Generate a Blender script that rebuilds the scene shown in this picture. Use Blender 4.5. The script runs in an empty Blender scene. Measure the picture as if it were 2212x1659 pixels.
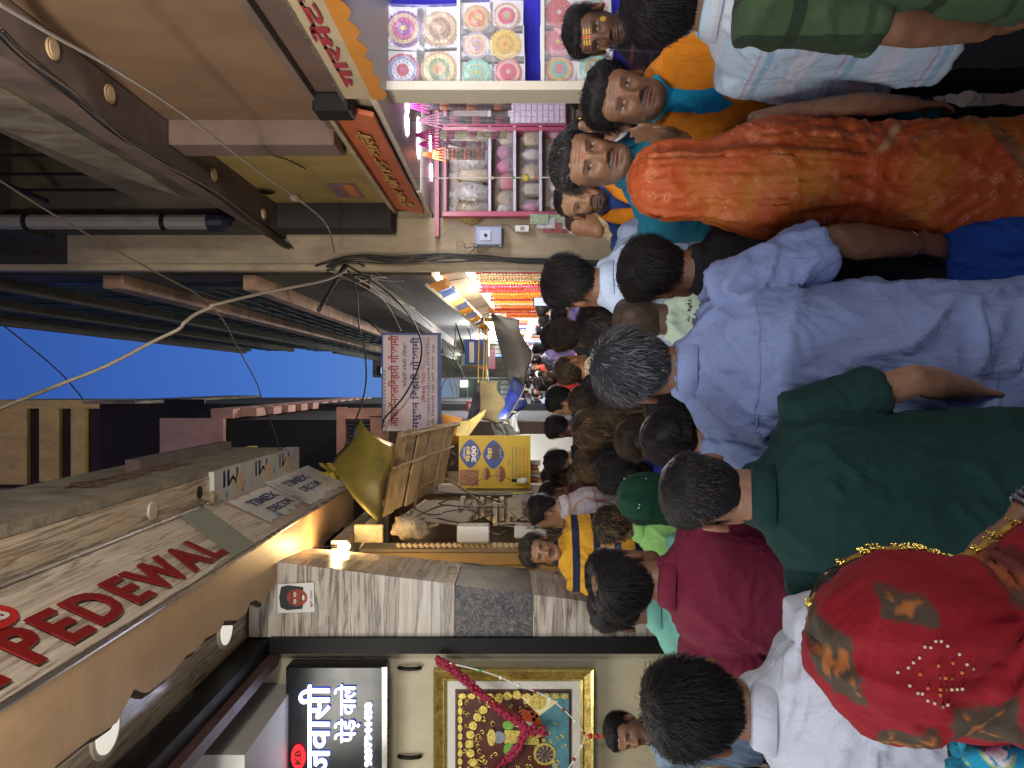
SUN_EL = 1.5; SKY_STR = 0.125; EXPO = 1.45
LK=1.0; LR_=1.0
WB=1.0
import bpy, math, random
import numpy as np
from mathutils import Vector, Matrix
random.seed(7); np.random.seed(7)
S = bpy.context.scene
COL = S.collection
F = 1640.0            # focal length in units of a 2212-wide picture
EYE = 2.05            # camera height
R = math.radians
# ------------------------------------------------------------------ camera, sky, exposure
cd = bpy.data.cameras.new('camera'); cam = bpy.data.objects.new('camera', cd); COL.objects.link(cam)
cd.sensor_fit = 'HORIZONTAL'; cd.sensor_width = 36.0; cd.lens = F/2212*36; cd.clip_start = 0.05; cd.clip_end = 500
cam.matrix_world = Matrix(((0,1,0,0),(0,0,-1,0),(-1,0,0,EYE),(0,0,0,1)))   # held on its side: picture left is up
S.camera = cam
W = bpy.data.worlds.new('World'); S.world = W; W.use_nodes = True
nt = W.node_tree; bg = nt.nodes['Background']
sky = nt.nodes.new('ShaderNodeTexSky'); sky.sky_type = 'NISHITA'; sky.sun_disc = False
sky.sun_elevation = R(SUN_EL); sky.sun_rotation = R(200); sky.altitude = 150; sky.air_density = 1.0; sky.dust_density = 0.3; sky.ozone_density = 4.0
tint = nt.nodes.new('ShaderNodeMix'); tint.data_type = 'RGBA'; tint.blend_type = 'MULTIPLY'; tint.inputs[0].default_value = 1; tint.inputs[7].default_value = (1.12,.90,1.28,1)
nt.links.new(sky.outputs[0], tint.inputs[6]); nt.links.new(tint.outputs[2], bg.inputs[0]); bg.inputs[1].default_value = SKY_STR
sl = bpy.data.lights.new('sun', 'SUN'); sl.energy = 0.02; sl.angle = R(20); sl.color = (1, .85, .7)
so = bpy.data.objects.new('sun', sl); COL.objects.link(so); so.rotation_euler = (R(80), 0, R(-20))
S.view_settings.view_transform = 'Standard'; S.view_settings.look = 'None'
S.view_settings.exposure = EXPO; S.view_settings.gamma = 1; S.view_settings.use_curve_mapping = False
S.cycles.max_bounces = 6; S.cycles.diffuse_bounces = 3; S.cycles.glossy_bounces = 3; S.cycles.transparent_max_bounces = 8
S.cycles.transmission_bounces = 3; S.cycles.sample_clamp_indirect = 4; S.cycles.use_denoising = True
S.cycles.caustics_reflective = False; S.cycles.caustics_refractive = False

def P(xd, yd, Y):
    """point seen at picture position (xd, yd) of the 2212x1659 view, at distance Y down the lane"""
    return Vector(((829.5-yd)*Y/F, Y, EYE+(1106-xd)*Y/F))

# ------------------------------------------------------------------ tags
def tag(o, label=None, cat=None, group=None, kind=None):
    if label: o['label'] = label
    if cat: o['category'] = cat
    if group: o['group'] = group
    if kind: o['kind'] = kind
    return o
def empty(name, loc=(0,0,0), rz=0, label=None, cat=None, group=None):
    o = bpy.data.objects.new(name, None); COL.objects.link(o); o.location = loc; o.rotation_euler = (0,0,rz)
    o.empty_display_size = .1
    return tag(o, label, cat, group)
def link(name, me, mat=None, parent=None, loc=None):
    o = bpy.data.objects.new(name, me); COL.objects.link(o)
    if parent is not None: o.parent = parent
    if loc is not None: o.location = loc
    if mat is not None:
        if len(me.materials) == 0: me.materials.append(mat)
        elif me.materials[0] != mat:
            o.material_slots[0].link = 'OBJECT'; o.material_slots[0].material = mat
    return o

# ------------------------------------------------------------------ mesh collecting
class MB:
    def __init__(s): s.v = []; s.f = []; s.n = 0
    def add(s, v, f):
        v = [tuple(p) for p in v]; s.v += v; s.f += [tuple(i+s.n for i in q) for q in f]; s.n += len(v); return s
    def box(s, x0, x1, y0, y1, z0, z1, M=None):
        x0,x1 = sorted((x0,x1)); y0,y1 = sorted((y0,y1)); z0,z1 = sorted((z0,z1))
        v = [Vector((x,y,z)) for z in (z0,z1) for y in (y0,y1) for x in (x0,x1)]
        if M: v = [M @ p for p in v]
        return s.add(v, [(0,2,3,1),(4,5,7,6),(0,1,5,4),(2,6,7,3),(0,4,6,2),(1,3,7,5)])
    def bbox(s, x0, x1, y0, y1, z0, z1, b=.004):
        """box with chamfered edges"""
        import bmesh
        bm = bmesh.new(); bmesh.ops.create_cube(bm, size=1)
        for q in bm.verts: q.co = Vector(((x0+x1)/2+q.co.x*abs(x1-x0), (y0+y1)/2+q.co.y*abs(y1-y0), (z0+z1)/2+q.co.z*abs(z1-z0)))
        bmesh.ops.bevel(bm, geom=bm.edges[:], offset=b, segments=1, affect='EDGES')
        bm.verts.index_update(); s.add([q.co.copy() for q in bm.verts], [[q.index for q in f.verts] for f in bm.faces]); bm.free(); return s
    def quad(s, a, b, c, d): return s.add([a,b,c,d], [(0,1,2,3)])
    def prism(s, pts, off):
        """pts polygon (3D) extruded by vector off"""
        n = len(pts); off = Vector(off); a = [Vector(p) for p in pts]; b = [p+off for p in a]
        return s.add(a+b, [tuple(range(n))[::-1], tuple(range(n,2*n))]+[(i,(i+1)%n,(i+1)%n+n,i+n) for i in range(n)])
    def tube(s, pts, r, n=6, cap=True):
        v, f = tube_geo(pts, r, n, cap); return s.add(v, f)
    def disc(s, c, nrm, r, t=.004, n=20, sy=1):
        c = Vector(c); nrm = Vector(nrm).normalized(); q = nrm.to_track_quat('Z','Y')
        pts = [c + q @ Vector((r*math.cos(a), r*sy*math.sin(a), 0)) for a in [2*math.pi*i/n for i in range(n)]]
        return s.prism(pts, nrm*t)
    def lathe(s, c, prof, n=16, axis=(0,0,1)):
        q = Vector(axis).normalized().to_track_quat('Z','Y'); c = Vector(c); v = []; f = []
        for (r, z) in prof:
            for i in range(n):
                a = 2*math.pi*i/n; v.append(c + q @ Vector((r*math.cos(a), r*math.sin(a), z)))
        for k in range(len(prof)-1):
            for i in range(n): f.append((k*n+i, k*n+(i+1)%n, (k+1)*n+(i+1)%n, (k+1)*n+i))
        f.append(tuple(range(n))[::-1]); f.append(tuple(range((len(prof)-1)*n, len(prof)*n)))
        return s.add(v, f)
    def mesh(s, name='m', smooth=False):
        me = bpy.data.meshes.new(name); me.from_pydata(s.v, [], s.f); me.update()
        if smooth: me.shade_smooth()
        return me
    def build(s, name, mat, parent=None, smooth=False, label=None, cat=None, group=None, kind=None):
        o = link(name, s.mesh(name, smooth), mat, parent); return tag(o, label, cat, group, kind)

def tube_geo(pts, r, n=6, cap=True):
    pts = [Vector(p) for p in pts]; m = len(pts); rr = r if isinstance(r, (list, tuple)) else [r]*m
    v = []; f = []; up = None
    for i in range(m):
        t = (pts[min(i+1,m-1)]-pts[max(i-1,0)])
        if t.length < 1e-9: t = Vector((0,0,1))
        t.normalize()
        if up is None: up = t.orthogonal().normalized()
        up = (up - t*up.dot(t)); up = up.normalized() if up.length > 1e-6 else t.orthogonal().normalized()
        sd = t.cross(up)
        for k in range(n):
            a = 2*math.pi*k/n; v.append(pts[i] + (up*math.cos(a)+sd*math.sin(a))*rr[i])
    for i in range(m-1):
        for k in range(n): f.append((i*n+k, i*n+(k+1)%n, (i+1)*n+(k+1)%n, (i+1)*n+k))
    if cap: f.append(tuple(range(n))[::-1]); f.append(tuple(range((m-1)*n, m*n)))
    return v, f
def sag(a, b, s, n=14, wob=0, seed=0):
    a = Vector(a); b = Vector(b); rg = random.Random(seed); out = []
    for i in range(n+1):
        t = i/n; p = a.lerp(b, t); p.z -= s*4*t*(1-t)
        if wob and 0 < i < n: p += Vector((rg.uniform(-wob,wob), rg.uniform(-wob,wob), rg.uniform(-wob,wob)))
        out.append(p)
    return out
def spline(pts, n=6):
    pts = [Vector(p) for p in pts]; q = [pts[0]]+pts+[pts[-1]]; out = []
    for i in range(1, len(q)-2):
        for k in range(n):
            t = k/n; a,b,c,d = q[i-1],q[i],q[i+1],q[i+2]
            out.append(.5*((2*b)+(-a+c)*t+(2*a-5*b+4*c-d)*t*t+(-a+3*b-3*c+d)*t*t*t))
    out.append(pts[-1]); return out

# ------------------------------------------------------------------ materials
def srgb(h):
    if isinstance(h, str): h = h.lstrip('#'); h = tuple(int(h[i:i+2],16)/255 for i in (0,2,4))
    return tuple(c/12.92 if c <= .04045 else ((c+.055)/1.055)**2.4 for c in h)
def new_mat(name):
    m = bpy.data.materials.new(name); m.use_nodes = True
    return m, m.node_tree, m.node_tree.nodes['Principled BSDF']
def noise(nt, scale, detail=4, rough=.55, dist=0, vec=None, sc=None, coord='Object'):
    n = nt.nodes.new('ShaderNodeTexNoise'); n.inputs['Scale'].default_value = scale; n.inputs['Detail'].default_value = detail
    n.inputs['Roughness'].default_value = rough; n.inputs['Distortion'].default_value = dist
    tc = nt.nodes.new('ShaderNodeTexCoord'); mp = nt.nodes.new('ShaderNodeMapping')
    if sc: mp.inputs['Scale'].default_value = sc
    nt.links.new(tc.outputs[coord], mp.inputs[0]); nt.links.new(mp.outputs[0], n.inputs['Vector']); return n
def ramp(nt, src, stops):
    r = nt.nodes.new('ShaderNodeValToRGB'); e = r.color_ramp.elements
    while len(e) < len(stops): e.new(.5)
    for k, (p, c) in enumerate(stops):
        e[k].position = p; e[k].color = (*c, 1) if len(c) == 3 else c
    nt.links.new(src, r.inputs[0]); return r
def mixc(nt, a, b, fac, mode='MIX'):
    m = nt.nodes.new('ShaderNodeMix'); m.data_type = 'RGBA'; m.blend_type = mode
    for s, x in ((6,a),(7,b)):
        if isinstance(x, tuple): m.inputs[s].default_value = (*x, 1) if len(x) == 3 else x
        else: nt.links.new(x, m.inputs[s])
    if isinstance(fac, (int,float)): m.inputs[0].default_value = fac
    else: nt.links.new(fac, m.inputs[0])
    return m.outputs[2]
def bump(nt, b, src, strength=.4, dist=.01):
    n = nt.nodes.new('ShaderNodeBump'); n.inputs['Strength'].default_value = strength; n.inputs['Distance'].default_value = dist
    nt.links.new(src, n.inputs['Height']); nt.links.new(n.outputs[0], b.inputs['Normal']); return n
_mc = {}
def pm(name, col, rough=.6, var=.25, sc=6, bmp=.15, metal=0, dirt=None, emit=None, estr=0, bd=.004, stretch=None, spec=None, alpha=None, trans=0, fine=None):
    """plain procedural material: base colour with blotchy variation, dirt and a little relief"""
    if name in _mc: return _mc[name]
    m, nt, b = new_mat(name); c = srgb(col) if isinstance(col, str) else col
    n1 = noise(nt, sc, 6, .6, .3, sc=stretch)
    lo = tuple(x*(1-var) for x in c); hi = tuple(min(1, x*(1+var*.6)) for x in c)
    r = ramp(nt, n1.outputs[0], [(.3,lo),(.7,hi)]); out = r.outputs[0]
    if dirt:
        n2 = noise(nt, dirt[2] if len(dirt) > 2 else 2.2, 8, .7, .6, sc=(1,1,.45)); d = ramp(nt, n2.outputs[0], [(.42,(0,0,0)),(.68,(1,1,1))])
        ml = nt.nodes.new('ShaderNodeMath'); ml.operation='MULTIPLY'; ml.inputs[1].default_value = dirt[1]; nt.links.new(d.outputs[0], ml.inputs[0])
        out = mixc(nt, out, srgb(dirt[0]) if isinstance(dirt[0], str) else dirt[0], ml.outputs[0])
    nt.links.new(out, b.inputs['Base Color'])
    rr = nt.nodes.new('ShaderNodeMapRange'); nt.links.new(n1.outputs[0], rr.inputs[0]); rr.inputs[3].default_value = max(0,rough-.12); rr.inputs[4].default_value = min(1,rough+.12)
    nt.links.new(rr.outputs[0], b.inputs['Roughness']); b.inputs['Metallic'].default_value = metal
    if spec is not None: b.inputs['Specular IOR Level'].default_value = spec
    if bmp:
        n3 = noise(nt, fine or sc*8, 5, .6); bump(nt, b, n3.outputs[0], bmp, bd)
    if emit: b.inputs['Emission Color'].default_value = (*(srgb(emit) if isinstance(emit,str) else emit),1); b.inputs['Emission Strength'].default_value = estr
    if alpha is not None: b.inputs['Alpha'].default_value = alpha
    if trans: b.inputs['Transmission Weight'].default_value = trans
    _mc[name] = m; return m
def em(name, col, s):
    if name in _mc: return _mc[name]
    m, nt, b = new_mat(name); c = srgb(col) if isinstance(col, str) else col
    b.inputs['Base Color'].default_value = (*[x*.8 for x in c],1); b.inputs['Emission Color'].default_value = (*c,1); b.inputs['Emission Strength'].default_value = s
    _mc[name] = m; return m

# ------------------------------------------------------------------ lettering (Devanagari has no shaping here: ~ marks a half letter, short i is typed before its consonant)
_gl = {}
def glyph(ch, off):
    k = (ch, off)
    if k in _gl: return _gl[k]
    half = ch[0] == '~'; c0 = ch[-1]
    def mk(t):
        c = bpy.data.curves.new('g', 'FONT'); c.body = t; c.size = 1; c.offset = off; c.resolution_u = 3
        o = bpy.data.objects.new('g', c); COL.objects.link(o); dg = bpy.context.evaluated_depsgraph_get()
        me = bpy.data.meshes.new_from_object(o.evaluated_get(dg)); bpy.data.objects.remove(o); bpy.data.curves.remove(c); return me
    a = mk(c0)
    v = [tuple(p.co[:2]) for p in a.vertices]; f = [tuple(p.vertices) for p in a.polygons]
    # width of the letter from a pair
    w2 = mk(c0+'|'); w1 = mk('|'); 
    adv = max(p.co.x for p in w2.vertices) - max(p.co.x for p in w1.vertices)
    if c0 == 'ि': adv = .259
    if half and v:
        import bmesh
        bm = bmesh.new(); bm.from_mesh(a); cut = adv*.62
        bmesh.ops.bisect_plane(bm, geom=bm.verts[:]+bm.edges[:]+bm.faces[:], plane_co=(cut,0,0), plane_no=(1,0,0), clear_outer=True)
        bm.verts.index_update(); v = [tuple(p.co[:2]) for p in bm.verts]; f = [tuple(q.index for q in p.verts) for p in bm.faces]; bm.free(); adv = cut
    for me in (a, w2, w1): bpy.data.meshes.remove(me)
    _gl[k] = (v, f, adv); return _gl[k]
def text_mesh(s, off=0.0, track=0.0):
    v = []; f = []; x = 0; i = 0
    while i < len(s):
        ch = s[i]
        if ch == '~':
            ch = s[i:i+2]; i += 1
            if s[i+1:i+2] == '\u094d': i += 1
        i += 1
        if ch == ' ': x += .28; continue
        gv, gf, ad = glyph(ch, off); n = len(v)
        v += [(p[0]+x, p[1]) for p in gv]; f += [tuple(q+n for q in t) for t in gf]; x += ad+track
    return v, f
def lettering(s, origin, xdir, ydir, width, height, mat, parent, off=0.0, name='lettering', t=.003, track=0.0):
    """fit text s into width x height; origin = lower-left corner; a solid t thick"""
    v, f = text_mesh(s, off, track); xs = [p[0] for p in v]; ys = [p[1] for p in v]
    x0,x1,y0,y1 = min(xs),max(xs),min(ys),max(ys); xd = Vector(xdir).normalized(); yd = Vector(ydir).normalized(); nz = xd.cross(yd); o = Vector(origin)
    sx = width/(x1-x0); sy = height/(y1-y0)
    pv = [o + xd*((p[0]-x0)*sx) + yd*((p[1]-y0)*sy) + nz*t for p in v]
    mb = MB(); mb.add(pv, f)
    # rim so that the letters have depth
    ed = {}
    for q in f:
        for k in range(len(q)):
            e = (q[k], q[(k+1)%len(q)]); ed[tuple(sorted(e))] = None if tuple(sorted(e)) in ed else e
    b0 = mb.n; mb.v += [tuple(p - nz*t) for p in pv]; mb.n += len(pv)
    for e in ed.values():
        if e: mb.f.append((e[1], e[0], e[0]+b0, e[1]+b0))
    return mb.build(name, mat, parent)
# ================================================================== PEOPLE
def _hash(ix, iy, iz, seed):
    h = (ix*374761393 + iy*668265263 + iz*2147483647 + seed*1274126177) & 0xffffffff
    h = ((h ^ (h >> 13))*1274126177) & 0xffffffff; h = (h ^ (h >> 16)) & 0xffff
    return h/65535.0
def vn(p, sc, seed=0):
    q = np.asarray(p)*np.asarray(sc); i = np.floor(q).astype(np.int64); f = q-i; f = f*f*(3-2*f); r = 0
    for dx in (0,1):
        for dy in (0,1):
            for dz in (0,1):
                w = (f[:,0] if dx else 1-f[:,0])*(f[:,1] if dy else 1-f[:,1])*(f[:,2] if dz else 1-f[:,2])
                r = r + w*_hash(i[:,0]+dx, i[:,1]+dy, i[:,2]+dz, seed)
    return r
def ss(a, b, x): t = np.clip((x-a)/(b-a), 0, 1); return t*t*(3-2*t)
def G(x, m, s): return np.exp(-.5*((x-m)/s)**2)

def loft(rings, n=28):
    """rings (cx, cy, cz, rx, ry[, exponent]) closed at both ends"""
    v = []; f = []
    for r in rings:
        cx,cy,cz,rx,ry = r[:5]; e = r[5] if len(r) > 5 else 1.0; tl = r[6] if len(r) > 6 else 0
        for i in range(n):
            a = 2*math.pi*i/n; c = math.cos(a); s_ = math.sin(a)
            x = rx*math.copysign(abs(c)**e, c); y = ry*math.copysign(abs(s_)**e, s_)
            v.append((cx+x, cy+y, cz+tl*y))
    m = len(rings)
    for k in range(m-1):
        for i in range(n): f.append((k*n+i, k*n+(i+1)%n, (k+1)*n+(i+1)%n, (k+1)*n+i))
    f.append(tuple(range(n))[::-1]); f.append(tuple(range((m-1)*n, m*n)))
    return v, f
def ball(c, r, n=14):
    c = Vector(c); r = r if isinstance(r, (tuple, list)) else (r,r,r); rg = []
    for k in range(1, n):
        a = math.pi*k/n; rg.append((c.x, c.y, c.z - r[2]*math.cos(a), r[0]*math.sin(a), r[1]*math.sin(a)))
    return loft(rg, 16)
def cone(a, b, ra, rb, n=18, round_=True):
    a = Vector(a); b = Vector(b); d = (b-a); L = d.length
    if L < 1e-6: return ball(a, ra)
    d /= L; pts = []; rr = []
    if round_:
        for k in (.25,.6,.87): pts.append(a - d*ra*math.cos(math.asin(k))); rr.append(ra*k)
    pts += [a, b]; rr += [ra, rb]
    if round_:
        for k in (.87,.6,.25): pts.append(b + d*rb*math.cos(math.asin(k))); rr.append(rb*k)
    return tube_geo(pts, rr, n)
def limb(pts, rr, n=18): return tube_geo(pts, rr, n)
def fuse(shells, vox, smooth=3, factor=.5):
    mb = MB()
    for v, f in shells: mb.add(v, f)
    me = mb.mesh('tmp'); o = bpy.data.objects.new('tmp', me); COL.objects.link(o)
    m = o.modifiers.new('r', 'REMESH'); m.mode = 'VOXEL'; m.voxel_size = vox; m.adaptivity = 0
    if smooth:
        m2 = o.modifiers.new('s', 'SMOOTH'); m2.factor = factor; m2.iterations = smooth
    dg = bpy.context.evaluated_depsgraph_get(); out = bpy.data.meshes.new_from_object(o.evaluated_get(dg))
    bpy.data.objects.remove(o); bpy.data.meshes.remove(me); out.shade_smooth()
    if 'sculpt' in out.attributes: pass
    return out
def getv(me):
    a = np.empty(len(me.vertices)*3, np.float32); me.vertices.foreach_get('co', a); return a.reshape(-1,3).astype(np.float64)
def getn(me):
    a = np.empty(len(me.vertices)*3, np.float32); me.vertex_normals.foreach_get('vector', a); return a.reshape(-1,3).astype(np.float64)
def setv(me, v): me.vertices.foreach_set('co', v.astype(np.float32).ravel()); me.update()
def setcol(me, c):
    if 'Col' in me.color_attributes: me.color_attributes.remove(me.color_attributes['Col'])
    at = me.color_attributes.new('Col', 'FLOAT_COLOR', 'POINT'); n = len(me.vertices); a = np.ones((n,4), np.float32); a[:,:3] = c
    at.data.foreach_set('color', a.ravel())
def join_np(parts, name='m', smooth=True):
    """parts: list of (verts Nx3, faces list, cols Nx3)"""
    mb = MB(); cs = []
    for v, f, c in parts:
        mb.add(v, f); cs.append(np.broadcast_to(np.asarray(c, float), (len(v), 3)))
    me = mb.mesh(name, smooth); setcol(me, np.concatenate(cs)); return me
def me_parts(me):
    v = getv(me); f = [tuple(p.vertices) for p in me.polygons]; return v, f

# ---- head
ZP = np.array([-.120,-.116,-.108,-.095,-.08,-.062,-.042,-.02,0,.02,.04,.06,.078,.092,.103,.110,.1135])
WP = np.array([.006,.020,.033,.044,.0505,.0555,.0605,.066,.070,.073,.0755,.0755,.071,.061,.046,.028,.008])
FP = np.array([.074,.086,.0925,.0945,.092,.090,.0905,.0915,.091,.0915,.0915,.087,.077,.062,.042,.018,-.004])
BP = np.array([.062,.040,.015,-.018,-.044,-.063,-.076,-.087,-.094,-.099,-.102,-.101,-.094,-.081,-.064,-.044,-.024])
def head_grid(nt, nz, face=True, jaw=1.0, wide=1.0):
    t = np.linspace(0, 1, nz); zz = -.120 + (.2335)*(.5-.5*np.cos(np.pi*t))*.75 + .2335*t*.25; zz = -.120 + (zz+.120)/( .2335)*.2335
    a = np.linspace(0, 2*np.pi, nt, endpoint=False)
    if face: a = a - .30*np.sin(2*a)*.0 - .55*np.cos(a)*-1*.0 ; a = np.pi/2 + (a-np.pi/2) - .72*np.sin(a-np.pi/2)     # denser towards the face (+y)
    A, Z = np.meshgrid(a, zz); w = np.interp(Z, ZP, WP)*wide; fr = np.interp(Z, ZP, FP); bk = np.interp(Z, ZP, BP)
    w = np.where(Z < -.03, w*(1+(jaw-1)*ss(-.03,-.08,Z)), w)
    mid = np.where(Z > -.09, -.004, .03); mid = np.interp(Z, [-.12,-.1,-.06,.1135],[.068,.045,.004,-.012])
    c = np.cos(A); s = np.sin(A); ex = .88
    x = w*np.sign(c)*np.abs(c)**ex
    y = mid + np.where(s > 0, (fr-mid)*np.abs(s)**.92, (mid-bk)*-np.abs(s)**.92)
    return np.stack([x, y, Z], -1)
def sculpt(p, female=False, big=1.0):
    x, y, z = p[...,0], p[...,1], p[...,2]; fr = ss(.02, .06, y); ax = np.abs(x); d = 0*x
    # nose
    nh = np.interp(z, [-.052,-.047,-.041,-.034,-.015,.012,.024],[0,.004,.0165,.0225,.0145,.005,0])*big
    ns = np.interp(z, [-.047,-.036,-.01,.02],[.0105,.0095,.0062,.0085]); d = d + nh*np.exp(-.5*(ax/ns)**2)
    d = d + .0085*G(ax,.0125,.0052)*G(z,-.0365,.0062)*big
    d = d - .0105*G(ax,.031,.013)*G(z,.004,.0095) - .003*G(ax,.017,.006)*G(z,.006,.008)
    d = d + (.0025 if female else .005)*G(ax,.028,.018)*G(z,.0235,.0055)
    d = d + .0045*G(ax,.044,.014)*G(z,-.02,.014) - .004*G(ax,.047,.012)*G(z,-.058,.016)
    d = d + .0065*G(ax,0,.017)*G(z,-.0575,.0040) + .0070*G(ax,0,.015)*G(z,-.0675,.0042) - .0035*G(ax,0,.019)*G(z,-.0622,.0016)
    d = d - .0035*G(ax,0,.016)*G(z,-.0785,.005) + .006*G(ax,0,.014)*G(z,-.099,.011)
    d = d - .0034*G(ax,.028-(z+.04)*.35,.0040)*ss(-.075,-.06,z)*ss(-.035,-.045,z)
    d = d + .004*ss(.03,.06,z)*G(ax,.02,.03) + .0016*G(ax,.030,.012)*G(z,-.012,.003) - .0012*G(ax,.030,.013)*G(z,-.017,.002) - .0012*(G(z,.040+.03*ax,.0016)+G(z,.050+.03*ax,.0016))*ss(.04,.02,ax) - .0018*G(ax,.006,.002)*G(z,.022,.008)
    d = d + .0035*(vn(p.reshape(-1,3)*1.0,22,int(big*97)+3).reshape(x.shape)-.5)
    q = p.copy(); q[...,1] = y + d*fr; return q
def paint(p, skin, f):
    x, y, z = p[...,0], p[...,1], p[...,2]; ax = np.abs(x); fr = (y > .045)
    c = np.ones(p.shape)*np.array(skin)
    n = vn(p.reshape(-1,3), 55, 5).reshape(x.shape)[...,None]; c = c*(.88+.24*n)
    def ov(mask, col, k=1): 
        nonlocal c; m = (mask*k)[...,None]; c = c*(1-m)+np.array(col)*m
    ov(G(ax,.031,.014)*G(z,.004,.010)*fr*.45, np.array(skin)*.45)
    ov(ss(.2,.6,G(ax,0,.017)*G(z,-.0575,.0035))*fr*.8, f.get('lip',(.10,.035,.028)))
    ov(ss(.2,.6,G(ax,0,.0155)*G(z,-.0675,.0042))*fr*.8, f.get('lip',(.13,.045,.036)))
    ov(np.exp(-.5*(ax/.021)**4)*G(z,-.0622,.0015)*fr, (.02,.008,.006))
    ov(G(ax,.0085,.0032)*G(z,-.0445,.0022)*fr, (.015,.006,.005), .9)
    # brows
    bz = .0215+.004*np.sin(np.clip((ax-.012)/.036,0,1)*np.pi*.8); ov(ss(.001,.0,np.abs(z-bz)-.0026)*ss(.010,.014,ax)*ss(.052,.044,ax)*fr, (.010,.008,.007), f.get('brow',.85))
    # eyes
    u = (ax-.031)/.0145; up = .0048*(1-u*u); lo = -.0036*(1-u*u); ez = z-.0045
    ins = (np.abs(u) < 1)&(ez < up)&(ez > lo)&fr; ov(ins*1.0, (.24,.205,.18))
    ex = x - np.sign(x)*.031 - f.get('gaze',0); ir = (ex**2+(ez-.0006)**2 < .0054**2)&ins; ov(ir*1.0, (.018,.009,.006))
    ov((np.abs(u)<1.12)*(G(ez,.0048*(1-u*u)+.0006,.0010))*fr, (.008,.006,.005), .95)
    ov((np.abs(u)<1.05)*(G(ez,-.0036*(1-u*u)-.0004,.0006))*fr, (.03,.015,.012), .5)
    # tache, beard
    if f.get('tache'):
        k = f['tache']; mz = -.0505-.18*np.maximum(ax-.012,0); ov(ss(.0045,.002,np.abs(z-mz)-.001*k)*ss(.034,.026,ax)*fr*ss(.001,.004,ax+.003), (.010,.009,.008), .93)
    if f.get('beard'):
        bl = ss(-.035,-.055,z-.55*(ax-.045))*ss(.0,.02,y); hole = np.exp(-.5*((ax/.024)**2+((z+.0625)/.0105)**2)**2); side = ss(.050,.060,ax)*ss(.03,.0,z)*ss(-.02,.01,y)
        ov(np.clip(np.maximum(bl*(1-hole), side)*1.0,0,1), (.013,.011,.010), f['beard'])
    if f.get('tilak'):
        k = f['tilak']
        if k == 'dot': ov(ss(.005,.003,np.hypot(x,z-.036))*fr, (.55,.09,.01))
        if k == 'bars':
            for zz_ in (.036,.046,.056): ov(ss(.0028,.0016,np.abs(z-zz_))*ss(.03,.026,ax)*fr*(np.abs(ax-.008)>.002), (.62,.38,.03))
            ov(ss(.004,.002,ax)*ss(.062,.058,z)*ss(.028,.032,z)*fr, (.5,.05,.02))
            ov((G(ax,.05,.005)*G(z,-.02,.008)>.4)*fr*1.0, (.6,.38,.03), .8)
        if k == 'bindi': ov(ss(.0035,.002,np.hypot(x,z-.03))*fr, (.45,.01,.02))
    return c
def grid_faces(nz, nt):
    f = []
    for k in range(nz-1):
        for i in range(nt): f.append((k*nt+i, k*nt+(i+1)%nt, (k+1)*nt+(i+1)%nt, (k+1)*nt+i))
    f.append(tuple(range(nt))[::-1]); f.append(tuple(range((nz-1)*nt, nz*nt))); return f
def ear_geo(side, n=14, m=9):
    v = []; f = []
    for j in range(m):
        t = j/(m-1); r = math.sin(math.pi*t*.5)
        for i in range(n):
            a = 2*math.pi*i/n; hy = .0165*math.cos(a)*(1.0 if math.sin(a) > 0 else .8); hz = .031*math.sin(a)
            rim = .008*math.exp(-((r-.85)/.16)**2) - .004*math.exp(-(r/.5)**2)
            v.append((side*(.0035+rim*1.1), hy*r, hz*r))
    for j in range(m):
        t = j/(m-1); r = math.sin(math.pi*(1-t)*.5)
        for i in range(n):
            a = 2*math.pi*i/n; v.append((-side*.004*(1), .0165*math.cos(a)*(1.0 if math.sin(a) > 0 else .8)*r*.92, .031*math.sin(a)*r*.92))
    for j in range(2*m-1):
        for i in range(n): f.append((j*n+i, j*n+(i+1)%n, (j+1)*n+(i+1)%n, (j+1)*n+i))
    M = Matrix.Translation((side*.0745, -.010, -.006)) @ Matrix.Rotation(side*R(22), 4, 'Z') @ Matrix.Rotation(R(-10), 4, 'X')
    return [tuple(M @ Vector(p)) for p in v], f

# hairline: height of the edge of the hair as a function of y (front to back)
def hline(x, y, top=.066):
    return np.interp(y, [-.11,-.085,-.06,-.035,-.012,.012,.030,.048,.065,.09], [-.070,-.068,-.055,-.012,.018,.008,.022,.046,top-.002,top])
HAIR = {   # T base thickness, top extra, L strand length, lift, curl
 'buzz':  dict(T=.004, top=.002, L=.010, lift=.35, curl=.1, n=3200, w=.0009),
 'short': dict(T=.010, top=.010, L=.028, lift=.30, curl=.25, n=3000, w=.0011),
 'thick': dict(T=.016, top=.018, L=.040, lift=.28, curl=.45, n=3200, w=.0012),
 'curly': dict(T=.016, top=.020, L=.030, lift=.55, curl=1.6, n=3600, w=.0013),
 'sleek': dict(T=.009, top=.006, L=.055, lift=.05, curl=.1, n=2600, w=.0012),
 'thin':  dict(T=.005, top=-.002, L=.035, lift=.12, curl=.2, n=1700, w=.0009),
}
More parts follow.
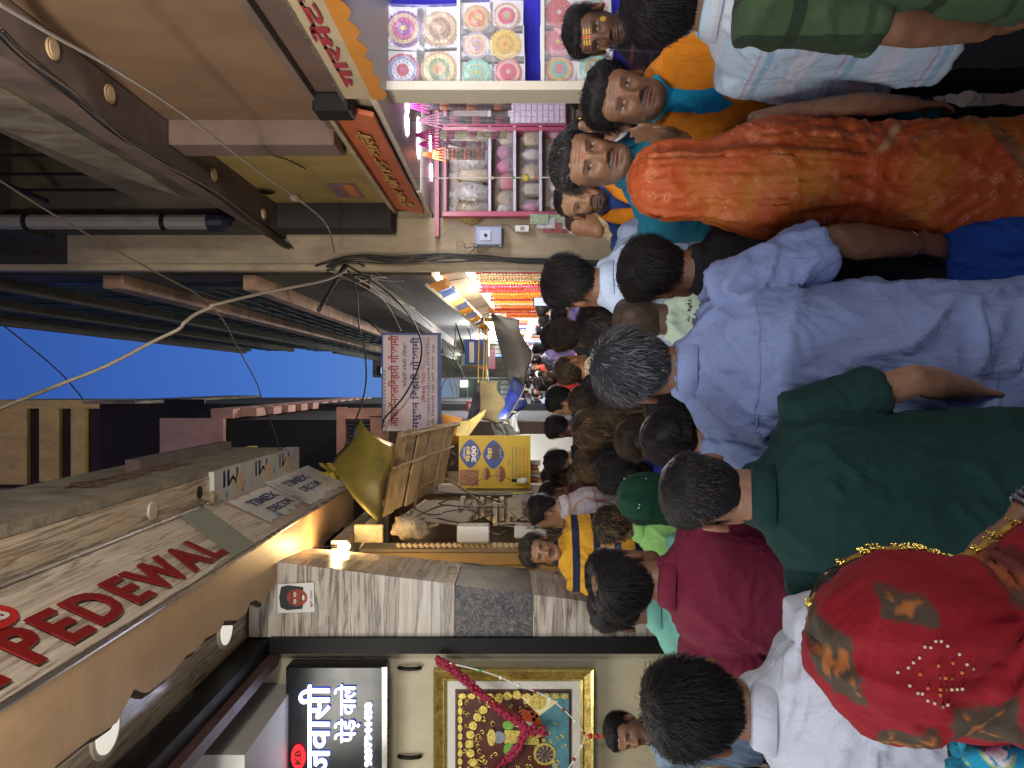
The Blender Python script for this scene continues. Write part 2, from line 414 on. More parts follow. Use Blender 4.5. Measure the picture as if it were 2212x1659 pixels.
def hair_geo(st, cols, female=False, seed=0, strands=1.0, res=(96,60), top=.066, bald=None):
    """shell and loose strands; returns verts, faces, colours in head space"""
    rg = np.random.RandomState(seed); h = HAIR[st]; nt_, nz = res
    p = head_grid(nt_, nz, face=False); q = p.reshape(-1,3)
    ctr = np.array([0,-.008,.01]); nrm = q-ctr; nrm /= np.linalg.norm(nrm, axis=1)[:,None]
    hl = q[:,2]-hline(q[:,0], q[:,1], top)
    if female: hl = q[:,2] - np.interp(q[:,1],[-.11,-.06,-.03,.03,.06,.09],[-.085,-.085,-.05,-.02,.05,.072])
    if bald is not None: hl = np.minimum(hl, (np.hypot(q[:,0], q[:,1]+.02)-bald + ss(.06,-.0,q[:,2])*.2))
    hl = hl + (vn(q,(75,75,45),seed+8)-.5)*.014
    k = ss(-.006,.030,hl); n1 = vn(q,(46,46,30),seed)-.5; n2 = vn(q,(95,95,60),seed+1)-.5
    th = -.004 + k*(.004+h['T'] + h['top']*ss(.02,.10,q[:,2]) + (h['T']*.9)*n1 + h['T']*.45*n2*(1+h['curl']))
    v = q + nrm*th[:,None]; keep = (hl > -.012).reshape(nz, nt_); F_ = []
    for f in grid_faces(nz, nt_):
        if all(keep.ravel()[i] for i in f): F_.append(f)
    base = np.array(cols[0]); n3 = vn(q, (60,60,25), seed+3)[:,None]
    vc = base*(.55+.9*n3); V = [v]; C = [vc]; FF = list(F_); nv = len(v)
    ns = int(h['n']*strands*1.5)
    if ns:
        ok = np.where(hl > .002)[0]; area = np.linalg.norm(q-np.array([0,0,0]),axis=1)
        wgt = np.sqrt(np.maximum(0.05,1-(nrm[ok,2])**2)); ix = rg.choice(ok, ns, p=wgt/wgt.sum())
        jit = rg.normal(0,.0035,(ns,3)); b = v[ix]+jit - nrm[ix]*(nrm[ix]*jit).sum(1)[:,None] - nrm[ix]*.002; n = nrm[ix]
        crown = np.array([.012,-.055,.10]); d = b-crown; d[:,2] -= .02
        fz = ss(.015,.055,b[:,1])[:,None]; d = d*(1-fz)+fz*np.stack([b[:,0]*.6+.035,-.06+0*b[:,0],.09+0*b[:,0]],1)
        d -= n*(d*n).sum(1)[:,None]; d /= np.linalg.norm(d,axis=1)[:,None]+1e-6
        d += rg.normal(0,.22+.35*h['curl'],(ns,3)); d -= n*(d*n).sum(1)[:,None]; d /= np.linalg.norm(d,axis=1)[:,None]+1e-6
        L = (h['L']*rg.uniform(.6,1.25,ns)*(.45+.55*ss(-.05,.06,b[:,2])))[:,None]; sd = np.cross(d,n)
        lift = h['lift']*rg.uniform(.2,1.3,ns)[:,None]*np.where(rg.uniform(0,1,ns) < .07, 2.6, 1)[:,None]; seg = 4; w = .68*h['w']*rg.uniform(.6,1.4,ns)[:,None]
        ph = rg.uniform(0,6.28,ns)[:,None]; pts = []
        for s_ in range(seg+1):
            t = s_/seg; cu = h['curl']*.18*L*np.sin(ph+t*5)*t
            c = b + d*L*t + n*(L*lift*np.sin(t*2.2)*.6 - L*L*4*t*t) + sd*cu; c[:,2] -= (L[:,0]*.25*t*t)
            ww = w*(1-.75*t*t); pts.append((c-sd*ww, c+sd*ww))
        col = np.array(cols)[rg.randint(0,len(cols),ns)]*rg.uniform(.5,1.6,ns)[:,None]*(.55+.9*vn(b,(26,26,20),seed+5))[:,None]
        A = np.stack([np.stack(x_,1) for x_ in pts],1)      # ns, seg+1, 2, 3
        V.append(A.reshape(-1,3)); C.append(np.repeat(col, (seg+1)*2, 0)); m = (seg+1)*2
        base_i = nv + np.arange(ns)*m
        for s_ in range(seg):
            a = base_i+2*s_; FF += list(map(tuple, np.stack([a,a+1,a+3,a+2],1).tolist()))
        nv += ns*m
    return np.concatenate(V), FF, np.concatenate(C)

def lock_geo(path, r0, r1, cols, n=500, seed=0, wid=.0014, flat=.6, wav=.004):
    """a hanging mass of hair: a core tube plus strands laid along it (head or body space)"""
    rg = np.random.RandomState(seed); path = spline(path, 6); m = len(path); V = []; FF = []; C = []; nv = 0
    rr = [r0+(r1-r0)*(i/(m-1))**1.3 for i in range(m)]
    tv, tf = tube_geo(path, [r*.9 for r in rr], 12); tv = np.array([tuple(p) for p in tv])
    cc = np.array([tuple(path[i//12]) for i in range(len(tv))]); tv = cc+(tv-cc)*np.array([1,flat,1]); tv += (vn(tv,60,seed)-.5)[:,None]*.008
    V.append(tv); FF += tf; C.append(np.array(cols[0])*(.5+vn(tv,(50,50,12),seed)[:,None])); nv = len(tv)
    pa = np.array([tuple(p) for p in path])
    for k in range(n):
        a = rg.uniform(0,6.28); q = math.sqrt(rg.uniform(.55,1.08)); s0 = rg.randint(0, max(1,m//3)); e0 = rg.randint(m*2//3, m); col = np.array(cols[rg.randint(len(cols))])*rg.uniform(.6,1.5); ph = rg.uniform(0,6)
        idx = np.linspace(s0, e0-1, 7).astype(int); pts = pa[idx]+np.stack([np.array(rr)[idx]*q*np.cos(a+idx*.02), np.array(rr)[idx]*q*flat*np.sin(a+idx*.02), 0*idx],1)
        pts[:,0] += wav*np.sin(ph+idx*.5); w = np.array([-math.sin(a)*wid, math.cos(a)*wid, 0]); A = np.stack([pts-w, pts+w],1).reshape(-1,3)
        V.append(A); C.append(np.broadcast_to(col,(14,3)))
        for s_ in range(6): FF.append((nv+2*s_, nv+2*s_+1, nv+2*s_+3, nv+2*s_+2))
        nv += 14
    return np.concatenate(V), FF, np.concatenate(C)

# ---- hand
def hand_geo(wr, d, pn, side, curl=.5, s=1.0, spread=.1, r=1.0):
    """wr wrist, d along the forearm, pn out of the palm; thumb on the side given by side"""
    wr = Vector(wr); d = Vector(d).normalized(); pn = Vector(pn); pn = (pn-d*pn.dot(d)).normalized(); lat = d.cross(pn)*side; sh = []
    def L(x, y, z): return wr + (lat*x + d*y + pn*z)*s
    for k, x in enumerate((.028,.010,-.009,-.026)):
        sh.append(cone(L(x*.45,.0,0), L(x,.082-.006*abs(k-1),0), .013*s, .0105*s))
    for k, (x, ln) in enumerate(((.029,.072),(.010,.080),(-.009,.074),(-.027,.058))):
        p = L(x, .084-.006*abs(k-1), 0); a = curl*.5; an = spread*(x/.03)
        for j, (f_, rr) in enumerate(((.45,.0088),(.30,.0080),(.25,.0072))):
            dd = (d*math.cos(a)+pn*math.sin(a)+lat*an).normalized(); q = p+dd*ln*f_*s; sh.append(cone(p, q, rr*s*r, rr*s*.93*r, 12)); p = q; a += curl*(.9+.1*k)
    p = L(.022,.020,.004); q = L(.046,.050,.014); sh.append(cone(p, q, .013*s, .0105*s, 12)); t = q + (lat*.35*(1-curl)+d*.75+pn*(.2+.7*curl)).normalized()*.030*s; sh.append(cone(q, t, .0095*s*r, .0088*s*r, 12))
    sh.append(cone(t, t+(d*.8+pn*.3*curl-lat*.3*curl).normalized()*.024*s, .0088*s*r, .0070*s*r, 12))
    return sh

def fold_disp(me, amp, seed=0, sc=1.0, lower=.0, drape=0.0, ctr=None, seam=0):
    v = getv(me); n = getn(me); amp = amp*1.45; w = (vn(v,4.5*sc,seed)-.5)*.35; w2 = (vn(v,5*sc,seed+9)-.5)*.3
    q = v + np.stack([w,w2,w],1)
    a = vn(q+np.stack([q[:,2]*.55*np.sign(v[:,0]),0*w,0*w],1),(13*sc,13*sc,4.2*sc),seed+1); r1 = 1-np.abs(2*a-1)
    b = vn(q-np.stack([q[:,2]*.8*np.sign(v[:,0]),0*w,0*w],1),(20*sc,20*sc,8*sc),seed+2); r2 = 1-np.abs(2*b-1)
    c = vn(v,(6,6,3),seed+3)
    d = amp*((r1**3)*1.1 + (r2**3)*.55*c - .12) + amp*.8*(c-.5)
    # tight creases fanning out of the armpits
    ax_ = np.abs(v[:,0]); rr_ = np.hypot(ax_-.15, v[:,2]-1.24); an_ = np.arctan2(v[:,2]-1.24, ax_-.15); d += amp*.55*np.abs(np.sin(an_*8+5*vn(v,(5,5,5),seed+31)))**3*np.exp(-(rr_/.13)**2)*(vn(v,(4,4,4),seed+33)*1.6)
    if seam: d -= .0055*np.exp(-((ax_-seam+.10*(v[:,2]-1.3)**2)/.006)**2)*ss(1.20,1.26,v[:,2])*ss(1.44,1.40,v[:,2])
    if drape:      # long hanging folds
        a2 = np.arctan2(v[:,0], v[:,1]); a3 = vn(np.stack([np.cos(a2)*1.5, np.sin(a2)*1.5, v[:,2]*.5],1)+w[:,None]*.8,(3.2,3.2,1),seed+6)
        d += drape*(np.abs(2*a3-1)**1.2-.4) + drape*.5*np.sin(a2*9+5*w+v[:,2]*2)
    setv(me, v + n*d[:,None])

def skin_mat():
    if 'skin' in _mc: return _mc['skin']
    m, nt, b = new_mat('skin'); at = nt.nodes.new('ShaderNodeVertexColor'); at.layer_name = 'Col'
    n = noise(nt, 34, 8, .7); r = ramp(nt, n.outputs[0], [(.3,(.70,.66,.64)),(.7,(1.16,1.12,1.10))]); nt.links.new(mixc(nt, at.outputs[0], r.outputs[0], 1, 'MULTIPLY'), b.inputs['Base Color'])
    b.inputs['Roughness'].default_value = .48; b.inputs['Subsurface Weight'].default_value = .08; b.inputs['Subsurface Radius'].default_value = (.012,.004,.002); b.inputs['Subsurface Scale'].default_value = .6
    b.inputs['Specular IOR Level'].default_value = .45
    n2 = noise(nt, 300, 5, .7); bump(nt, b, n2.outputs[0], .35, .0025); n3 = noise(nt, 22, 4); r3 = ramp(nt, n3.outputs[0], [(.3,(.30,.30,.30)),(.7,(.62,.62,.62))]); nt.links.new(r3.outputs[0], b.inputs['Roughness']); _mc['skin'] = m; return m
def hair_mat():
    if 'hair' in _mc: return _mc['hair']
    m, nt, b = new_mat('hair'); at = nt.nodes.new('ShaderNodeVertexColor'); at.layer_name = 'Col'; nt.links.new(at.outputs[0], b.inputs['Base Color'])
    b.inputs['Roughness'].default_value = .5; b.inputs['Specular IOR Level'].default_value = .13
    n2 = noise(nt, 60, 4, sc=(3,3,.6)); bump(nt, b, n2.outputs[0], .6, .006); _mc['hair'] = m; return m

def cloth(name, col, pattern=None, rough=.85, bmp=.5, fold=1.0, sheen=.02, var=.12, c2=None, c3=None, psc=1, spec=.25, attr=False):
    if name in _mc: return _mc[name]
    m, nt, b = new_mat(name); c = srgb(col); n1 = noise(nt, 3.5, 5, .6); r = ramp(nt, n1.outputs[0], [(.3,tuple(x*(1-var) for x in c)),(.7,tuple(min(1,x*(1+var)) for x in c))]); out = r.outputs[0]
    tc = nt.nodes.new('ShaderNodeTexCoord'); sep = nt.nodes.new('ShaderNodeSeparateXYZ')
    if attr: at_ = nt.nodes.new('ShaderNodeVertexColor'); at_.layer_name = 'Col'; out = mixc(nt, at_.outputs[0], ramp(nt, n1.outputs[0], [(.3,(.85,.85,.85)),(.7,(1.1,1.1,1.1))]).outputs[0], 1, 'MULTIPLY')
    def wave(ax, sc, off=0):
        nt.links.new(tc.outputs['Object'], sep.inputs[0]); ml = nt.nodes.new('ShaderNodeMath'); ml.operation = 'MULTIPLY_ADD'; ml.inputs[1].default_value = sc; ml.inputs[2].default_value = off
        nt.links.new(sep.outputs[ax], ml.inputs[0]); fr = nt.nodes.new('ShaderNodeMath'); fr.operation = 'FRACT'; nt.links.new(ml.outputs[0], fr.inputs[0]); return fr.outputs[0]
    if pattern == 'checks':
        for ax, s_ in ((0,psc*7),(2,psc*7)):
            for w0, w1, cc in ((.0,.10,c2),(.5,.56,c3 or c2)):
                rr = ramp(nt, wave(ax, s_, -w0), [(0,(1,1,1)),(max(.01,w1-w0),(0,0,0))]); rr.color_ramp.interpolation = 'CONSTANT'
                ml = nt.nodes.new('ShaderNodeMath'); ml.operation = 'MULTIPLY'; ml.inputs[1].default_value = .75; nt.links.new(rr.outputs[0], ml.inputs[0]); out = mixc(nt, out, srgb(cc), ml.outputs[0])
    if pattern == 'bands':
        rr = ramp(nt, wave(2, psc, 0), [(0,srgb(c2)),(.22,srgb(col)),(.48,srgb(c3)),(.56,srgb(col)),(.62,srgb('#a98f98')),(.65,srgb(col))]); rr.color_ramp.interpolation = 'CONSTANT'; out = mixc(nt, out, rr.outputs[0], .75)
    if pattern == 'stripes':
        rr = ramp(nt, wave(2, psc, 0), [(0,srgb(c2)),(.35,srgb(col))]); rr.color_ramp.interpolation = 'CONSTANT'; out = rr.outputs[0]
    if pattern == 'vstripes':
        rr = ramp(nt, wave(0, psc, 0), [(0,srgb(c2)),(.35,srgb(col))]); rr.color_ramp.interpolation = 'CONSTANT'; out = rr.outputs[0]
    if pattern in ('bandhani','floral','brocade','geo'):
        vo = nt.nodes.new('ShaderNodeTexVoronoi'); mp = nt.nodes.new('ShaderNodeMapping'); nt.links.new(tc.outputs['Object'], mp.inputs[0]); nt.links.new(mp.outputs[0], vo.inputs['Vector'])
        if pattern == 'bandhani':
            vo.inputs['Scale'].default_value = 24*psc; vo.inputs['Randomness'].default_value = .35; vo.distance = 'MANHATTAN'
            mm = nt.nodes.new('ShaderNodeMath'); mm.operation='MULTIPLY'; mm.inputs[1].default_value = 3.2; nt.links.new(vo.outputs['Distance'], mm.inputs[0]); fr = nt.nodes.new('ShaderNodeMath'); fr.operation = 'FRACT'; nt.links.new(mm.outputs[0], fr.inputs[0])
            rr = ramp(nt, fr.outputs[0], [(0,(0,0,0)),(.38,(.7,.7,.7)),(.5,(0,0,0)),(1,(0,0,0))])
            n4 = noise(nt, 5, 3); r4 = ramp(nt, n4.outputs[0], [(.42,(0.05,.05,.05)),(.6,(.8,.8,.8))]); ml = nt.nodes.new('ShaderNodeMath'); ml.operation='MULTIPLY'; nt.links.new(rr.outputs[0], ml.inputs[0]); nt.links.new(r4.outputs[0], ml.inputs[1])
            out = mixc(nt, out, srgb(c2), ml.outputs[0])
            br = nt.nodes.new('ShaderNodeTexNoise'); br.inputs['Scale'].default_value = 3; nt.links.new(tc.outputs['Object'], br.inputs['Vector']); r5 = ramp(nt, br.outputs[0], [(.5,(0,0,0)),(.64,(.75,.75,.75))]); out = mixc(nt, out, srgb(c3), r5.outputs[0])
        elif pattern == 'brocade':
            vo.inputs['Scale'].default_value = 9*psc; vo.inputs['Randomness'].default_value = .25; vo.distance = 'MANHATTAN'
            mm = nt.nodes.new('ShaderNodeMath'); mm.operation='MULTIPLY'; mm.inputs[1].default_value = 6; nt.links.new(vo.outputs['Distance'], mm.inputs[0]); fr = nt.nodes.new('ShaderNodeMath'); fr.operation = 'FRACT'; nt.links.new(mm.outputs[0], fr.inputs[0])
            rr = ramp(nt, fr.outputs[0], [(0,(1,1,1)),(.30,(.1,.1,.1)),(.7,(0,0,0)),(1,(1,1,1))]); cl = nt.nodes.new('ShaderNodeMath'); cl.operation='LESS_THAN'; cl.inputs[1].default_value = .5; nt.links.new(vo.outputs['Distance'], cl.inputs[0])
            n4 = noise(nt, 60, 3); ml = nt.nodes.new('ShaderNodeMath'); ml.operation='MULTIPLY'; nt.links.new(rr.outputs[0], ml.inputs[0]); nt.links.new(cl.outputs[0], ml.inputs[1]); m2 = nt.nodes.new('ShaderNodeMath'); m2.operation='MULTIPLY'; nt.links.new(ml.outputs[0], m2.inputs[0]); nt.links.new(n4.outputs[0], m2.inputs[1])
            out = mixc(nt, out, srgb(c2), m2.outputs[0]); n5 = noise(nt, 2.4, 2, sc=(1,1,1.6)); r5 = ramp(nt, n5.outputs[0], [(.52,(0,0,0)),(.66,(.55,.55,.55))]); out = mixc(nt, out, srgb(c3), r5.outputs[0])
        elif pattern == 'floral':
            vo.inputs['Scale'].default_value = 13*psc; dd = noise(nt, 20, 2); 
            rr = ramp(nt, vo.outputs['Distance'], [(0,srgb(c2)),(.26,srgb(c2)),(.34,srgb(c3)),(.42,srgb(col))]); n4 = noise(nt, 30*psc, 3, dist=1.5); r4 = ramp(nt, n4.outputs[0], [(.42,(0,0,0)),(.5,(1,1,1))]); out = mixc(nt, out, rr.outputs[0], r4.outputs[0])
        else:
            vo.inputs['Scale'].default_value = 40*psc; vo.distance = 'CHEBYCHEV'; vo.inputs['Randomness'].default_value = .4; rr = ramp(nt, vo.outputs['Distance'], [(.25,srgb(c2)),(.3,srgb(col)),(.45,srgb(c2))]); rr.color_ramp.interpolation='CONSTANT'; out = rr.outputs[0]
    if pattern == 'paint':
        at = nt.nodes.new('ShaderNodeVertexColor'); at.layer_name = 'Col'; out = mixc(nt, at.outputs[0], (1,1,1), 0.0)
    wv = noise(nt, 420, 2); rw = ramp(nt, wv.outputs[0], [(.35,(.86,.86,.86)),(.65,(1,1,1))]); out = mixc(nt, out, rw.outputs[0], .8, 'MULTIPLY')
    nt.links.new(out, b.inputs['Base Color']); b.inputs['Roughness'].default_value = rough; b.inputs['Sheen Weight'].default_value = sheen; b.inputs['Specular IOR Level'].default_value = spec
    f1 = noise(nt, 7*fold, 4, .5, 1.8, sc=(1.6,1.6,.7)); f2 = noise(nt, 26*fold, 4, .5, 1.2); f3 = noise(nt, 500, 2)
    m1 = nt.nodes.new('ShaderNodeMath'); m1.operation='MULTIPLY_ADD'; nt.links.new(f2.outputs[0], m1.inputs[0]); m1.inputs[1].default_value = .22; nt.links.new(f1.outputs[0], m1.inputs[2])
    m2 = nt.nodes.new('ShaderNodeMath'); m2.operation='MULTIPLY_ADD'; nt.links.new(f3.outputs[0], m2.inputs[0]); m2.inputs[1].default_value = .02; nt.links.new(m1.outputs[0], m2.inputs[2])
    bump(nt, b, m2.outputs[0], bmp, .03); _mc[name] = m; return m

BLACK = [(.010,.009,.010),(.016,.013,.013),(.008,.008,.009)]
BROWN = [(.018,.012,.009),(.040,.024,.014),(.012,.009,.007)]
GREYH = [(.020,.021,.025),(.075,.08,.092),(.04,.042,.05),(.016,.016,.020),(.13,.135,.15),(.03,.031,.036)]
SALT = [(.014,.013,.014),(.022,.020,.020),(.06,.06,.065),(.012,.012,.012),(.015,.013,.012)]
GOLD = [(.020,.014,.010),(.085,.048,.018),(.15,.09,.035),(.02,.014,.01),(.03,.02,.012)]
def tr(M, v): return [tuple(M @ Vector(p)) for p in v]
def npM(M, v): m = np.array(M); v = np.asarray(v); return v @ m[:3,:3].T + m[:3,3]

def torso_rings(g=1.0, belly=0, hem=.84, fem=False, loose=0, hs=1.0):
    w = .014+loose; bl = belly
    r = [(0,0,hem, .172*g+w, .118*g+w+bl*.5),(0,0,.93,.172*g+w,.118*g+w+bl*.7),(0,bl*.3,1.06,(.150 if fem else .160)*g+w,.108*g+w+bl),(0,bl*.3,1.18,.160*g+w,.112*g+w+bl*.8),
         (0,0,1.27,.170*g+w,.116*g+w+bl*.3),(0,-.006,1.34,.174*g+w,.108*g+w),(0,-.012,1.385,.160*g+w*.8,.092*g+w*.6),(0,-.014,1.42,.128*g+w*.5,.076*g+w*.3),(0,-.014,1.448,.094*g,.064),(0,-.012,1.472,.078,.068),(0,-.010,1.492,.069,.066)]
    return [(a,b,c,d,e,.9) for a,b,c,d,e in r]
def arm_pts(side, elbow=None, wrist=None, g=1.0, s=1.0):
    sh = Vector((side*(.168*g), -.01, 1.372)); el = Vector(elbow) if elbow else Vector((side*(.212*g+.008), -.035, 1.10)); wr = Vector(wrist) if wrist else Vector((side*(.222*g+.01), .035, .865))
    return sh, el, wr

def person(x, y, H, yaw, label, skin=(.20,.105,.06), hair=('short', BLACK), top=None, bottom=None, aL=None, aR=None, head=(0,0,0), face=None, group=None,
           g=1.0, belly=0, lod=1, seed=0, female=False, hat=None, extra=None, z0=0.0, hoff=(0,0,0), headw=1.0, crouch=0, ear=True, name='person'):
    """one standing figure: body (one mesh, head included) with hair and clothing as children. yaw 0 looks down the lane"""
    s = H/1.692; root = empty(name, (x, y, z0), R(yaw), label, 'person', group); root.scale = (s,s,s)
    top = top or {}; vb = (.0085, .014, .022)[lod]; vc = (.0095, .015, .024)[lod]
    hz = Vector((0, .012, 1.577))+Vector(hoff); HM = Matrix.Translation(hz) @ Matrix.Rotation(R(head[0]),4,'Z') @ Matrix.Rotation(R(head[1]),4,'X') @ Matrix.Rotation(R(head[2]),4,'Y') @ Matrix.Diagonal((headw*1.09,headw*1.04,headw*1.03,1))
    # body
    nk = .054 if female else .0605
    sh = [loft([(a,b,c,d*(.86 if c > 1.37 else 1),e*(.86 if c > 1.37 else 1),f) for a,b,c,d,e,f in torso_rings(g*.92, belly*.8, .80, female, -.014)], 24), limb([(0,-.015,1.38),(hoff[0]*.3,-.012+hoff[1]*.3,1.46),(hz.x,hz.y-.012,hz.z-.03)],[nk+.004,nk,nk])]
    arms = {}
    for side, a in ((-1,aL),(1,aR)):
        a = a or {}; S_, E_, W_ = arm_pts(side, a.get('e'), a.get('w'), g); arms[side] = (S_,E_,W_); k = a.get('thick', 1.0)*(.92 if female else 1)
        sh.append(limb([S_+Vector((-side*.05,0,-.004)), S_, S_.lerp(E_,.35), E_, E_.lerp(W_,.25), E_.lerp(W_,.6), W_],[.042*k,.047*k,.046*k,.038*k,.041*k,.034*k,.0255*k]))
        if lod < 2: sh += hand_geo(W_, (W_-E_) if not a.get('hd') else a['hd'], a.get('pn', (-side,0.1,0)), side*a.get('thumb',1), a.get('curl',.45), 1.02, a.get('spread',.1), a.get('fr',1.0))
        else: sh.append(cone(W_, W_+(W_-E_).normalized()*.12, .024, .02))
    for side in (-1,1):
        sh.append(limb([(side*.085,0,.95),(side*.095,.01,.5),(side*.10,-.01,.09)],[.085,.055,.038])); sh.append(loft([(side*.10,.045,.005,.042,.115),(side*.10,.045,.035,.040,.11),(side*.10,.015,.08,.03,.05)],12))
    bm_ = fuse(sh, vb, 3 if lod == 0 else 2); bv, bf = me_parts(bm_); bpy.data.meshes.remove(bm_)
    bc = np.array(skin)*(.86+.28*vn(bv, 30, seed))[:,None]
    fc = face or {}; res = {0:(150,120),1:(110,90),2:(56,44)}[lod] if face else {0:(80,64),1:(56,44),2:(32,26)}[lod]
    hp = head_grid(res[0], res[1], bool(face), fc.get('jaw',1.0), fc.get('wide',1.0)); hp0 = hp.copy()
    if face: hp = sculpt(hp, female, fc.get('nose',1.0))
    hc = paint(hp0, skin, fc).reshape(-1,3) if face else np.array(skin)*(.86+.28*vn(hp.reshape(-1,3),40,seed))[:,None]
    parts = [(bv, bf, bc), (npM(HM, hp.reshape(-1,3)), grid_faces(res[1], res[0]), hc)]
    if ear:
        for side in (-1,1):
            ev, ef = ear_geo(side); parts.append((npM(HM, np.array(ev)), ef, np.array(skin)*np.array([1.0,.82,.80])))
    me = join_np(parts, 'body'); bo = link('body', me, skin_mat(), root)
    # hair
    if hair:
        st, cols = hair[0], hair[1]; kw = hair[2] if len(hair) > 2 else {}
        kw = dict(kw); locks = kw.pop('locks', None)
        V, FF, C = hair_geo(st, cols, female, seed, (1.0,.45,0)[lod]*kw.pop('dens',1.0), {0:(96,60),1:(64,44),2:(36,28)}[lod], **kw); V = npM(HM, V)
        hp_ = [(V, FF, C)]
        for L in (locks or []):
            lv, lf, lc = lock_geo([HM @ Vector(q) for q in L['path']], L['r0'], L['r1'], cols, int(L.get('n',400)*(1,.5,.12)[lod]), seed+3, L.get('w',.0014), L.get('flat',.6), L.get('wav',.004)); hp_.append((lv, lf, lc))
        link('hair', join_np(hp_, 'hair'), hair_mat(), root)
    # top
    if top.get('mat') is not None:
        L_ = top.get('loose', .006); hem = top.get('hem', .84); sv = top.get('sleeve', .6); sh = [loft(torso_rings(g, belly, hem, female, L_), 30)]
        for side in (-1,1):
            S_,E_,W_ = arms[side]; q = S_+Vector((-side*.075,0,-.012)); slw = top.get('sw', 1.0)
            if sv > 0:
                if sv <= 1: e = S_.lerp(E_, sv); sh.append(limb([q, S_, e],[.052,.064*slw,(.060*(1-sv*.18)+.003)*slw],20))
                else: e = E_.lerp(W_, min(.97,sv-1)); sh.append(limb([q, S_, E_, e],[.052,.062*slw,.050*slw,.040*slw],20))
            else: sh.append(ball(S_+Vector((-side*.02,0,-.0)), .05))
        cm = fuse(sh, vc, 2); fold_disp(cm, top.get('amp', .010), seed, 1.0, drape=top.get('drape',0), seam=(.158*g+.004 if sv > 0 else 0))
        if top.get('paint'): cv = getv(cm); setcol(cm, top['paint'](cv))
        to = link(top.get('name','shirt'), cm, top['mat'], root)
        if top.get('collar') and lod < 2:
            V = []; FF = []; n = 40; op = top.get('open', .35) if face else 0.12
            prof = [(.0650,1.442),(.0640,1.482),(.0675,1.490),(.0760,1.482),(.0920,1.436),(.0890,1.434),(.0730,1.474),(.0680,1.475)]
            for k in range(n+1):
                a = math.pi/2+op+(2*math.pi-2*op)*k/n
                for (r_, z_) in prof: yy = r_*1.02*math.sin(a); V.append((r_*math.cos(a)*1.02, yy-.010, z_-yy*.28-.004))
            m_ = len(prof)
            for k in range(n):
                for j in range(m_): FF.append((k*m_+j, k*m_+(j+1)%m_, (k+1)*m_+(j+1)%m_, (k+1)*m_+j))
            FF.append(tuple(range(m_))); FF.append(tuple(range(n*m_,(n+1)*m_))[::-1]); cb = MB(); cb.add(V, FF); link('collar', cb.mesh('collar', True), top.get('colmat', top['mat']), to)
        if top.get('cuff') and lod < 2:
            for side in (-1,1):
                S_,E_,W_ = arms[side]; e = S_.lerp(E_, sv) if sv <= 1 else E_.lerp(W_, min(.97,sv-1)); d = ((E_-S_) if sv <= 1 else (W_-E_)).normalized(); r_ = ((.060*(1-sv*.18)+.003) if sv <= 1 else .040)*top.get('sw',1)+.0035
                cb = MB(); cb.tube([e-d*.016, e-d*.014, e+d*.0, e+d*.002],[r_-.004,r_,r_,r_-.004],24); link('cuff', cb.mesh('cuff', True), top.get('cmat', top['mat']), to)
        if top.get('yoke') and lod == 0:    # seam across the back
            sv_ = getv(cm); pts = []
            for k in range(33):
                xx = -.165+.33*k/32; m_ = (np.abs(sv_[:,0]-xx) < .010)&(sv_[:,1] < 0)&(np.abs(sv_[:,2]-(1.335-.25*xx*xx)) < .012)
                if m_.any(): q = sv_[m_]; pts.append(tuple(q[q[:,1].argmin()]+np.array([0,-.0015,0])))
            if len(pts) > 4: cb = MB(); cb.tube(pts, .0022, 5); link('seam', cb.mesh('seam', True), top['mat'], to)
    if bottom is not None:
        if bottom.get('skirt'):
            w = bottom.get('w',1.0); bt = fuse([loft([(0,0,.03,.25*w,.22*w),(0,0,.3,.225*w,.195*w),(0,0,.7,.20*w,.165*w),(0,0,.90,.185*w,.14*w),(0,0,1.04,.165,.125)],32)], vc, 2); fold_disp(bt, .012, seed+5, drape=.02)
        else:
            shp = [loft([(0,0,.78,.165*g,.12*g),(0,0,.90,.172*g,.122*g+belly*.4),(0,0,1.0,.165*g,.115*g+belly*.5)],24)]
            for side in (-1,1): shp.append(limb([(side*.085,0,.92),(side*.095,.012,.5),(side*.10,-.005,bottom.get('hem',.09))],[.098*g,.075,bottom.get('cuff',.062)],20))
            bt = fuse(shp, max(vc,.014), 2); fold_disp(bt, .010, seed+5)
        link(bottom.get('name','trousers'), bt, bottom['mat'], root)
    if hat:
        cb = MB(); 
        if hat['kind'] == 'cap':
            sc_ = 1.13; n = 24
            pr = [(.0,.0)]
            V = []; FF = []
            for j, (r_, z_) in enumerate(((.086,.030),(.087,.050),(.083,.075),(.070,.098),(.048,.113),(.020,.120),(.004,.121))):
                for i in range(n): a = 2*math.pi*i/n; V.append((r_*math.cos(a)*.97, -.006+r_*1.2*math.sin(a), z_+.0*math.sin(a)))
            for j in range(6):
                for i in range(n): FF.append((j*n+i, j*n+(i+1)%n, (j+1)*n+(i+1)%n, (j+1)*n+i))
            cb.add(tr(HM,V), FF); pk = []
            for i in range(13): a = math.pi*(.12+.76*i/12); pk.append((.080*math.cos(a), .02+.155*math.sin(a)*(.9), .030-.012*math.sin(a)))
            cb.prism([HM @ Vector(q) for q in pk], (0,0,.004))
        link('cap', cb.mesh('cap', True), hat['mat'], root)
    if extra: extra(root, HM, arms, s)
    return root

def face_xy(xc, Y): return (829.5-xc)*Y/F
def at_px(top_v, yc, Y):
    """stand so that the crown shows at (top_v, yc) when at distance Y: returns x and stature"""
    return (829.5-yc)*Y/F, EYE-(top_v-1106)*Y/F
